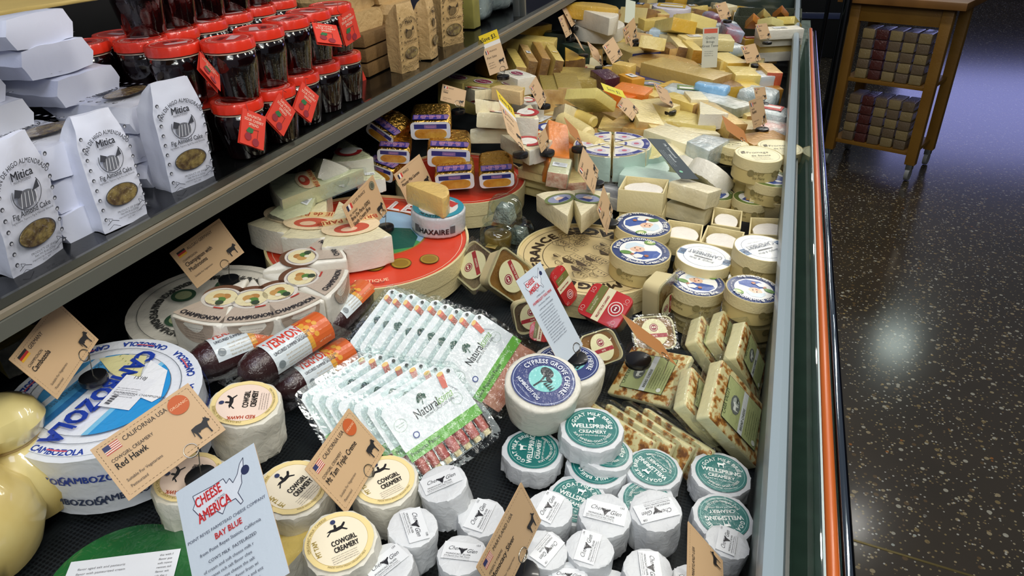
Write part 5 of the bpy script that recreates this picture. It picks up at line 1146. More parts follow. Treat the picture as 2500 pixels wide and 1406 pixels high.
def blank(a, w_, h_): a.box(-w_/2, -h_/2, w_/2, h_/2, 'b5783f')
card([(1527, 770), (1600, 826), (1664, 900), (1545, 818)], .127, .076, blank, 'kraft card seen from its back almost edge-on above the flat toasted slab', ht=0.12, base=False)
bb = frombm('clip_base', prism(circ(.02, 20), -.004, .006, .004, 2), BLK, None, M=at(1558, 882, .078)); tag(bb, 'large black clip base lying on the flat toasted slab', 'clip base')
fr = lambda l, c='FRANCE', an='cow', top='IMPORTED', f_='fr': kraft(f_, c, l, an=an, top=top)
def chalk(a, w_, h_):
    a.box(-w_/2, -h_/2, w_/2, h_/2, '2c3a42'); a.n = 1
    a.text('Mt Townsend', -w_*.38, h_*.16, h_*.22, 'cfd8da', sx=.8); a.text('Seastack', -w_*.1, -h_*.08, h_*.2, 'cfd8da', sx=.8); a.para(-w_*.2, -h_*.2, h_*.07, 3, w_*.5, 'aab6ba', seed=3); a.disc(w_*.33, -h_*.2, h_*.07, '7fc0a0', sy=1.4)
card([(1582, 345), (1707, 443), (1668, 455), (1560, 355)][0:0] or [(1582, 343), (1707, 443), (1664, 432), (1600, 370)][0:0] or [(1621, 335), (1707, 443), (1664, 431), (1582, 343)], .150, .055, chalk, 'dark slate-coloured narrow sign with pale lettering, leaning in the middle back', ht=0.17, base=False, rings=False, cardm=mat('slate_card', '2c3a42', .5))
SM = [
 ([(1408, 424), (1426, 351), (1459, 424), (1453, 468)], 'kraft price card leaning beside the pink rinded stack', fr(['Saint Nectaire'])),
 ([(1459, 511), (1472, 454), (1498, 511), (1480, 575)], 'kraft price card standing by the paired brie wedges', fr(['Fromager'], top='D AFFINOIS')),
 ([(1081, 202), (1138, 224), (1134, 258), (1074, 248)], 'kraft price card leaning far back left under the cream blocks', fr(['Delice'])),
 ([(1291, 210), (1309, 188), (1334, 236), (1319, 268)], 'kraft price card right of the wine labelled blocks', fr(['Brillat'])),
 ([(1310, 335), (1331, 312), (1342, 350), (1322, 374)], 'kraft price card behind the leaning yellow saving sign', fr(['Brie'])),
 ([(1376, 281), (1410, 322), (1423, 352), (1392, 330)], 'reddish kraft card seen from behind among the orange wedges', blank),
 ([(1369, 16), (1381, 9), (1405, 57), (1396, 66)], 'furthest kraft card at left, above the shelf rail', fr(['Jarlsberg'])),
 ([(1363, 43), (1378, 33), (1397, 82), (1382, 92)], 'kraft card before the dark green boxes', fr(['Gouda'])),
 ([(1400, 80), (1410, 92), (1428, 126), (1420, 118)], 'thin kraft card seen nearly edge-on by the white round stack', fr(['Edam'])),
 ([(1434, 100), (1458, 121), (1474, 160), (1447, 140)], 'kraft card in front of the white round stack', fr(['Comte'])),
 ([(1469, 112), (1498, 90), (1519, 133), (1496, 157)], 'kraft card right of the one before the white round stack', fr(['Gruyere'])),
 ([(1520, 72), (1548, 42), (1556, 80), (1529, 108)], 'kraft card beside the tall pale green sign', fr(['Emmental'])),
 ([(1745, 11), (1772, 4), (1785, 39), (1760, 49)], 'kraft card at the far end of the case', fr(['Manchego'], 'SPAIN', an='goat')),
 ([(1844, 59), (1872, 57), (1883, 92), (1856, 97)], 'kraft card hanging before the far wicker basket', fr(['Cheddar'], 'ENGLAND')),
 ([(1807, 113), (1845, 106), (1857, 146), (1825, 155)], 'kraft card near the glass in the far half', fr(['Parmigiano'], 'ITALY')),
 ([(1505, 262), (1524, 226), (1558, 272), (1545, 290)], 'kraft card under the yellow topped strip, near the orange blocks', fr(['Mimolette'])),
 ([(1597, 200), (1627, 220), (1650, 264), (1612, 246)], 'kraft card with base on the pale wedges in the middle distance', fr(['Tomme'])),
 ([(1762, 283), (1816, 317), (1828, 357), (1775, 316)], 'plain backed kraft card leaning behind the plain printed round box', blank),
 ([(1829, 246), (1860, 235), (1874, 298), (1839, 316)], 'kraft card near the glass beside the crumpled blue bag', fr(['Roquefort'], an='goat')),
 ([(1840, 262-50), (1868, 214), (1872, 240), (1846, 246)], 'kraft card partly behind another near the glass', fr(['Bleu'])),
 ([(1530, 92), (1546, 60), (1556, 90), (1542, 116)], 'small kraft card crossing the tall pale green sign', fr(['Swiss'])),
]
for (px, lb, fn), hh in zip(SM, (.17, .14, .21, .19, .19, .19, .22, .2, .2, .19, .2, .22, .23, .2, .19, .17, .18, .16, .17, .16, .2)): card(px, .108, .072, fn, lb, ht=hh, base=True, drop=.018, rings=True)
def save(a, w_, h_):
    a.box(-w_/2, -h_/2, w_/2, h_/2, 'd8b890'); a.n = 1; a.box(-w_/2, h_*.16, w_/2, h_*.30, 'e8e4dc'); a.box(-w_/2, h_*.26, w_/2, h_/2, 'e6c81e')
    a.text('Save $3.', 0, h_*.32, h_*.15, '2c2c1c', al='c', sx=.75, bold=.0004); flag(a, 'fr', -w_*.38, 0, w_*.14, h_*.09); a.text('FRANCE', -w_*.18, h_*.03, h_*.05, '5a4a3a')
    a.text('Port Salut', -w_*.38, -h_*.12, h_*.075, '3a2c20', sx=.8); a.para(-w_*.38, -h_*.24, h_*.04, 3, w_*.4, '6a5a48', seed=2); animal(a, COW, w_*.3, -h_*.26, h_*.14)
card([(1168, 88), (1213, 72), (1241, 166), (1196, 186)], .076, .16, save, 'upright sign with yellow saving band against the shelf rail', drop=.02, ht=.27, hint=(.5, -.7, .5))
card([(1212, 220), (1250, 262), (1284, 373), (1238, 322)], .076, .16, save, 'second sign with yellow saving band, turned nearly edge-on above the white brie pieces', drop=.02, ht=.22)
def save3(a, w_, h_): a.box(-w_/2, -h_/2, w_/2, h_/2, 'd0c42c'); a.text('Save $2', 0, -h_*.2, h_*.5, '2c2c1c', al='c')
card([(1466, 201), (1520, 222), (1528, 240), (1476, 222)], .1, .04, save3, 'yellow saving strip on top of the kraft card by the orange blocks', ht=.22, base=False, rings=False)
def clearsign(a, w_, h_):
    a.box(-w_/2, -h_/2, w_/2, h_/2, 'c6c8ba'); a.box(-w_*.42, h_*.36, w_*.42, h_*.47, 'c8553c'); 
    for i, t in enumerate(('Quality', 'Brings', 'Great Taste')): a.text(t, 0, h_*(.22-.1*i), h_*.085, '444a44', al='c')
    a.para(-w_*.36, -h_*.1, h_*.035, 3, w_*.7, '6a6e68', seed=6)
card([(1717, 69), (1755, 65), (1750, 165), (1712, 165)], .10, .25, clearsign, 'tall pale sign with red bar standing in the far heap', ht=.22, hint=(.2, -.9, .3), base=False, rings=False)
card([(1528, 0), (1552, 2), (1548, 62), (1525, 52)], .08, .20, lambda a, w_, h_: a.box(-w_/2, -h_/2, w_/2, h_/2, 'b9bfae'), 'tall blank pale green sign at the top, behind kraft cards', ht=.25, hint=(.2, -.9, .3), base=False, rings=False)

# ------------------------------------------------------------------ shelf goods: paper bags of fig cake
BAGW = mat('white_bag', 'd6daea', .5, bump=.3, bscale=22, coat=.1)
BAGK = mat('kraft_bag', 'b99a68', .6, bump=.35, bscale=24)
CAKE = mat('fig_cake', '4a3826', .4, coat=.9, bump=.6, bscale=60, col2='8a7846', vscale=90)
def bagmesh(root, w_, h_, d, m, seed, lying=False):
    """front face in xy at z=0 facing +z, depth towards -z; folded narrow top"""
    bm = bmesh.new(); rings = []
    rows = [(-h_/2, .97, 1, 0), (-h_/2+.006, 1, 1, 0), (-h_*.3, 1.02, 1.05, .001), (0, 1.02, 1.1, .001), (h_*.26, 1, 1, 0), (h_*.40, .86, .60, -.0), (h_*.47, .80, .26, 0), (h_/2, .78, .10, 0)]
    for y, ws, ds, zz in rows:
        a, b = w_/2*ws, d*ds; zo = zz - (0 if y < h_*.3 else (y-h_*.3)*.22)
        pts = [(-a, zo), (-a*.5, zo+.002), (0, zo+.003), (a*.5, zo+.002), (a, zo), (a*.93, zo-b*.5), (a, zo-b), (a*.4, zo-b), (-a*.4, zo-b), (-a, zo-b), (-a*.93, zo-b*.5)]
        if lying:
            zc = zo - b*.5; pts = [(-a*.88, zc+b*.47), (-a*.45, zc+b*.5), (0, zc+b*.5), (a*.45, zc+b*.5), (a*.88, zc+b*.47), (a*1.05, zc), (a*.9, zc-b*.45), (a*.4, zc-b*.5), (-a*.4, zc-b*.5), (-a*.9, zc-b*.45), (-a*1.05, zc)]
        rings.append([bm.verts.new((x, y, z)) for x, z in pts])
    n = len(rings[0])
    for A_, B_ in zip(rings, rings[1:]):
        for i in range(n): bm.faces.new((A_[i], A_[(i+1) % n], B_[(i+1) % n], B_[i]))
    bm.faces.new(rings[0]); bm.faces.new(rings[-1])
    bmesh.ops.subdivide_edges(bm, edges=bm.edges[:], cuts=3, use_grid_fill=True); bm.normal_update(); jitter(bm, .0022, 38, seed)
    bmesh.ops.recalc_face_normals(bm, faces=bm.faces)
    return frombm('bag', bm, m, root, auto=34)
def bagart(w_, h_, kr=False, lean=0):
    a = Art(); c = '3f424c' if not kr else '3a2e1e'; a.text('PAN DE HIGO ALMENDRADO', 0, h_*.10, w_*.105, c, rot=90, arc=w_*.455, sx=.74, bold=.00015)
    a.text('Mitica', -w_*.21, h_*.225, w_*.18, c, sx=.9, bold=.0005); a.text('MAXIMUM EDENDI', -w_*.18, h_*.20, w_*.052, c, sx=.7)
    cx, cy = 0, h_*.11; a.ring(cx, cy, w_*.25, w_*.262, c, 160, 400); a.disc(cx-w_*.02, cy-w_*.08, w_*.17, '6b6e78' if not kr else '5a4a30', sy=.8)
    for i in range(5): a.line([(cx-w_*.14+w_*.07*i, cy-w_*.2), (cx-w_*.1+w_*.06*i, cy+w_*.02)], w_*.012, 'e4e6ee' if not kr else 'b99a68')
    a.poly([(cx-w_*.24, cy), (cx-w_*.2, cy+w_*.12), (cx-w_*.08, cy+w_*.06), (cx-w_*.14, cy-w_*.02)], c); a.poly([(cx+w_*.08, cy), (cx+w_*.2, cy+w_*.16), (cx+w_*.22, cy+w_*.02)], c)
    a.text('Fig Almond Cake', 0, h_*-.045, w_*.125, c, al='c', sx=.8, bold=.0002); a.text('Ingredients: Pajarero Fig & Marcona Almonds', 0, -h_*.075, w_*.052, c, al='c', sx=.8)
    a.disc(0, -h_*.21, w_*.355, c, sy=.56)
    a.text('PRODUCT OF SPAIN', w_*.05, -h_*.36, w_*.055, c, al='c'); a.text('Net Wt 8 oz (225g)', w_*.05, -h_*.385, w_*.05, c, al='c'); a.text('imported by Forever Cheese', w_*.05, -h_*.41, w_*.045, c, al='c'); a.text('LLC, NY', w_*.05, -h_*.435, w_*.045, c, al='c')
    for sx_ in (-1, 1): x = sx_*w_*.36; y = -h_*.42 if sx_ < 0 else -h_*.36; a.line([(x-.008, y), (x, y+.004), (x+.009, y)], .0008, c); a.line([(x-.008, y-.006), (x, y-.002), (x+.009, y-.007)], .0006, c); a.line([(x-.004, y+.003), (x-.005, y+.008), (x+.001, y+.005)], .0006, c)
    for i in range(9):
        for sx_ in (-1, 1): y = h_*(.33-.088*i); a.disc(sx_*w_*.46, y, w_*.035, c if i % 1 == 0 else c, n=12, lay=3); a.disc(sx_*w_*.455, y-w_*.008, w_*.02, 'c4c6d0' if not kr else '9a8050', n=8, lay=4)
    a.n = 6; return a
def bag(pix, w_, h_, d, label, kr=False, M=None, group=None):
    M = M or fit4(w_, h_, pix, (.95, -.1, .05), z=SH+.072); w_ *= FIT[0]; h_ *= FIT[0]; d *= FIT[0]; root = empty('fig_cake_bag', M); tag(root, label, 'paper bag', group); m = BAGK if kr else BAGW
    bagmesh(root, w_, h_, d, m, nseed())
    bagart(w_, h_, kr).build('print', root, M=Matrix.Translation((0, 0, .0052)))
    a = prism(circ(w_*.33, 36, 0, -h_*.21, .56), 0, .0005, 0, 0); 
    frombm('window', prism([(x, y*.56) for x, y in circ(w_*.335, 36)], .0, .0012, .0004, 1), CAKE, root, M=Matrix.Translation((0, -h_*.21, .0062)))
    return root
WB = 'standing white paper bag with oval window, '
bag([(364, 205), (474, 192), (528, 430), (415, 484)], .078, .165, .04, WB + 'furthest right, touching the red lidded jars', group='standing white fig cake bags')
bag([(170, 288), (284, 262), (365, 518), (254, 575)], .078, .165, .04, WB + 'middle one of three', group='standing white fig cake bags')
bag([(-42, 360), (80, 325), (172, 600), (24, 696)], .082, .165, .042, WB + 'leftmost, cut by the picture edge', group='standing white fig cake bags')
# lying bags in two stacks: their bottoms face the camera side
def lying(loc, rz, label, tx=0, ty=0):
    M = Matrix.Translation(loc) @ Euler((R(tx), R(ty), 0)).to_matrix().to_4x4() @ Matrix.Rotation(R(90 + rz), 4, 'Z')
    root = empty('fig_cake_bag', M); tag(root, label, 'paper bag', 'lying white fig cake bags'); w_, h_ = .105, .165
    Z = Matrix.Translation((0, 0, .034)); b = bagmesh(root, w_, h_, .040, BAGW, nseed(), True); b.matrix_local = Z
    bagart(w_, h_).build('print', root, M=Z @ Matrix.Translation((0, 0, .0052)))
    frombm('window', prism([(x, y*.56) for x, y in circ(w_*.335, 36)], .0, .0012, .0004, 1), CAKE, root, M=Z @ Matrix.Translation((0, -h_*.21, .0062)))
LB = 'white paper bag lying in the '
OR6 = ['first', 'second', 'third', 'fourth', 'fifth', 'sixth']
ST0 = P(320, 190, SH+.135); ST1 = P(130, 262, SH+.135)
for i in range(6):
    lying(Vector((ST0.x - .02 - [0, .008, .0, .085, .092, .098][i], ST0.y - .035 - [0, .006, -.004, .018, .040, .055][i], SH + .001 + .0405*i)), [3, -4, 2, 0, -3, 4][i], LB + 'right stack, %s from the bottom' % OR6[i], ty=[0, 1, 0, 1, -1, 0][i])
for i in range(6):
    lying(Vector((ST1.x - .0 - [0, .008, .0, .085, .092, .10][i], ST1.y - .05 - [0, .004, -.004, .03, .05, .06][i], SH + .001 + .0405*i)), [-3, 3, -2, 2, 6, -2][i], LB + 'left stack, %s from the bottom' % OR6[i], ty=[0, 1, 0, 1, 3, -2][i])
M = Matrix.Translation(P(40, 6, 1.375)) @ Matrix.Rotation(R(80), 4, 'Z')
t_ = frombm('tan_board', prism([(-.13, -.055), (-.02, -.052), (.05, -.056), (.10, -.050), (.127, -.044), (.124, 0), (.13, .055), (-.13, .055)], -.004, 0, .001, 1, cuts=2, amp=.0008), mat('tan_card', 'b09858', .7, var=.08), None, M=M); tag(t_, 'torn tan cardboard sheet on top of the white bags', 'cardboard')
# kraft bags further along and the crate
KB = 'standing brown paper bag, '
bag([(966, 14), (1012, 3), (1024, 163), (982, 183)], .07, .165, .04, KB + 'nearest one with oval window in front', True, group='standing brown fig cake bags')
bag([(1040, -12), (1058, -14), (1068, 130), (1052, 150)], .07, .165, .04, KB + 'turned sideways in the middle', True, group='standing brown fig cake bags')
bag([(1072, -42), (1128, -52), (1130, 112), (1082, 122)], .075, .165, .04, KB + 'furthest right, lettering in front', True, group='standing brown fig cake bags')
p = PX(905, 150, -.90); ck = tag(empty('wooden_crate', Matrix.Translation((-.93, p.y, SH))), 'brown slatted wooden crate under the brown bags on the shelf', 'crate'); CR = mat('crate_wood', '7a5c34', .7, bump=.2, bscale=40, var=.2)
for i in range(3): box('slat', (0, 0, .016+.031*i), (.2, .26, .027), CR, ck, bev=.002)
for i, (dx, dy_, a_) in enumerate(((.0, -.06, 84), (.02, .05, 96), (-.02, -.05, 90), (.0, .06, 80), (.01, -.02, 98))):
    M = Matrix.Translation((-.93 + dx, p.y + dy_, SH + .094 + .0395*(i//2*1.0 + (i == 4)*0))) @ Matrix.Rotation(R(a_), 4, 'Z')
    root = empty('fig_cake_bag', M); tag(root, 'brown paper bag lying on the crate, %s' % ['lowest left', 'lowest right', 'second layer left', 'second layer right', 'topmost'][i], 'paper bag', 'lying brown fig cake bags'); b = bagmesh(root, .105, .165, .040, BAGK, nseed(), True); b.matrix_local = Matrix.Translation((0, 0, .036))
# ------------------------------------------------------------------ cherry jars with red lids and hang tags
JGL = mat('cherry_glass', '070203', .12, coat=1, coatrough=.03, col2='160506', vscale=26, spec=.4, bump=.08, bscale=20)
LID = mat('red_lid', 'd8301a', .35, coat=.6, bump=.15, bscale=40)
def jar_builder():
    root = empty('cherry_jar'); r = .037
    frombm('glass_jar', lathe([(0, 0), (r*.72, 0), (r*.82, .003), (r*.86, .012), (r*.95, .035), (r*1.02, .052), (r*1.03, .060), (r*.98, .068), (r*.9, .072), (r*.9, .076), (0, .076)], 48), JGL, root)
    frombm('collar', lathe([(r*.91, .070), (r*1.0, .071), (r*1.0, .0725), (r*.91, .0725)], 40), mat('collar_white', 'c8b8a4', .4), root)
    n = 72; pr = [(r*1.0, .0735), (r*1.05, .0745), (r*1.05, .086), (r*1.02, .0885), (r*.93, .0885), (r*.91, .0875), (0, .0875)]
    bm = lathe([(0, .0735)] + pr, n)
    for v in bm.verts:
        q = math.hypot(v.co.x, v.co.y)
        if q > r*1.03: s_ = 1 + .012*math.sin(math.atan2(v.co.y, v.co.x)*18); v.co.x *= s_; v.co.y *= s_
    frombm('lid', bm, LID, root)
    a = Art(); a.disc(0, 0, r*.88, 'c43024'); a.ring(0, 0, r*.80, r*.83, 'e8a090'); a.text('DALMATIA SOUR CHERRY', 0, 0, r*.17, 'f0d0c4', rot=90, arc=r*.62, sx=.9); a.poly([(-r*.3, -r*.1), (r*.6, r*.15), (r*.6, -r*.3), (-r*.2, -r*.4)], 'd4a8a8'); a.disc(-r*.2, r*.2, r*.13, '7a1c1c'); a.disc(r*.1, r*.25, r*.13, '7a1c1c')
    a.build('lid_print', root, m=PRINTG, M=Matrix.Translation((0, 0, .0878)))
    return root
JARS = []; proto = None
def jar(px, py, z, label):
    global proto
    p = P(px, py, z + .088); M = Matrix.Translation(p - Vector((0, 0, .088))) @ Matrix.Rotation(random.Random(len(JARS)).uniform(-3, 3), 4, 'Z')
    if proto is None: o = proto = jar_builder(); o.matrix_world = M; tag(o, label, 'jar', 'red lidded cherry jars')
    else: o = dup(proto, M, label, 'red lidded cherry jars')
    JARS.append(o); return o
J = 'dark cherry spread jar with red lid, '
Z1, Z2 = SH, SH + .0885
rows_lo = [(576, 243), (660, 212), (722, 178), (776, 152), (830, 130)]
rows_up = [(418, 105), (554, 94), (630, 68), (696, 44), (751, 26), (805, 10)]
OD = ['nearest', 'second', 'third', 'fourth', 'fifth', 'sixth', 'seventh', 'eighth']
for i, (x, y) in enumerate(rows_lo): jar(x, y, Z1, J + '%s of the front bottom row' % OD[i])
for i, (x, y) in enumerate(rows_up): jar(x, y, Z2, J + '%s of the front upper row, lid fully seen' % OD[i])
dy = (P(805, 10, Z2+.088) - P(554, 94, Z2+.088)) / 4
b0 = P(418, 105, Z2+.088) - Vector((0, 0, .088))
def jarw(p, label):
    o = dup(proto, Matrix.Translation(p) @ Matrix.Rotation(len(JARS)*1.3, 4, 'Z'), label, 'red lidded cherry jars'); JARS.append(o)
q0 = P(576, 243, Z1+.088) - Vector((0, 0, .088)); q1 = P(830, 130, Z1+.088) - Vector((0, 0, .088)); st = (q1-q0)/4
for i in range(6): jarw(q0 + Vector((-.082, -.05, 0)) + st*(i-.3), J + '%s of the second bottom row' % OD[i])
for i in range(6): jarw(b0 + Vector((-.080, .02, 0)) + dy*(i*.96), J + '%s of the second upper row' % OD[i])
for i in range(5): jarw(b0 + Vector((-.155, -.02, .0)) + dy*(i*.96), J + '%s of the rear upper row' % OD[i])
for i in range(5): jarw(b0 + Vector((-.095, .05, .0885)) + dy*(i*.96), J + '%s of the topmost row, cut by the frame' % OD[i])
def tagart(a, w_, h_):
    a.box(-w_/2, -h_/2, w_/2, h_/2, 'd23a28'); a.n = 1
    for i, t in enumerate(('DALMATIA', 'SOUR CHERRY', 'SPREAD')): a.text(t, 0, h_*(.32-.12*i), h_*.115, 'f0ccb8', al='c', sx=.85, bold=.0002)
    a.line([(-w_*.05, -h_*.02), (-w_*.1, -h_*.2)], w_*.015, '4a1c14'); a.line([(w_*.2, -h_*.0), (w_*.18, -h_*.3)], w_*.015, '4a1c14'); a.line([(-w_*.1, -h_*.02), (w_*.22, 0)], w_*.015, '4a1c14')
    a.poly([(-w_*.3, -h_*.1), (-w_*.2, h_*.02), (0, h_*.0), (-w_*.02, -h_*.12), (-w_*.2, -h_*.16)], '2c6a3c'); a.disc(-w_*.2, -h_*.25, w_*.14, '8c2430'); a.disc(w_*.12, -h_*.36, w_*.14, '8c2430')
TG = [([(592, 265), (650, 283), (643, 370), (586, 345)], 'lowest left tag, facing the front'), ([(681, 233), (722, 264), (692, 340), (650, 282)], 'second tag of the lower row'), ([(737, 202), (779, 231), (759, 303), (718, 262)], 'third tag of the lower row'),
      ([(837, 219), (776, 185), (800, 172), (860, 200)][0:0] or [(776, 186), (801, 171), (837, 220), (806, 243)], 'fourth tag of the lower row'), ([(838, 162), (872, 137), (893, 195), (866, 215)], 'last tag of the lower row'),
      ([(711, 83), (737, 67), (771, 122), (739, 151)], 'tag hanging on the fourth upper jar'), ([(762, 56), (820, 60), (837, 111), (774, 101)], 'tag lying forward on the fifth upper jar'), ([(820, 38), (867, 24), (876, 85), (850, 118)], 'tag furthest right on the upper row'),
      ([(590, 112), (618, 108), (639, 180), (598, 188)], 'tag between the first upper jars'), ([(297, 14), (355, -12), (361, 12), (346, 75)], 'tag at the very top left of the jars'), ([(484, 125), (540, 182), (535, 223), (492, 165)], 'tag seen edge-on between two jars'), ([(686, 84), (722, 128), (724, 176), (700, 150)], 'tag edge-on by the third upper jar')]
for px, lb in TG:
    M = fit4(.042, .052, px, (.8, -.5, .2)); root = empty('hang_tag', M); tag(root, 'red hang tag with cherries, ' + lb, 'tag', 'red cherry hang tags')
    frombm('tag_card', prism(rect(.042, .052), -.0004, 0, 0, 0), mat('tag_red', 'd23a28', .5), root); frombm('tag_back', prism(rect(.042, .052), -.0034, -.003, 0, 0), mat('tag_red', 'd23a28', .5), root, M=Matrix.Rotation(R(4), 4, 'X'))
    a = Art(); tagart(a, .042, .052); a.build('print', root, m=PRINT); frombm('cord', tube([(-.012, .024, .0008), (-.016, .036, -.001), (-.004, .044, -.008)], .0006, 5), mat('cord_red', 'a02820', .7), root)
# clear bags and mullions at the far end of the shelf
for i, (px, py, s_) in enumerate(((1165, 30, .10), (1215, 55, .11), (1265, 15, .10), (1180, 80, .09), (1235, 10, .10))):
    piece('bag', Matrix.Translation((-.88, PX(px, py, -.85).y, SH+.003)) @ Matrix.Rotation(i*1.1, 4, 'Z'), (s_*1.4, s_, .10 + .02*(i % 2)), mat('clear_bag', '5c6a6c', .25, coat=1, bump=.9, bscale=18, col2='8a9898', vscale=14), 'shiny grey-green plastic bag at the far end of the shelf, %s' % ['nearest the brown bags', 'largest', 'behind', 'in front', 'furthest'][i], cat='plastic bag', name='plastic_bag', group='plastic bags on the shelf end')
piece('block', Matrix.Translation((-.84, PX(1142, 60, -.84).y, SH+.003)), (.06, .05, .09), mat('olive_pack', '8a8440', .5, var=.3), 'olive coloured packet beside the brown bags', cat='packet', name='packet')
for i, px in enumerate((1262, 1276)):
    b = P(px, 40, SH); o = box('shelf_post', (b.x, b.y, SH+.3), (.02, .012, .6), STEEL, None); o['kind'] = 'structure'; o.name = 'trim_2'
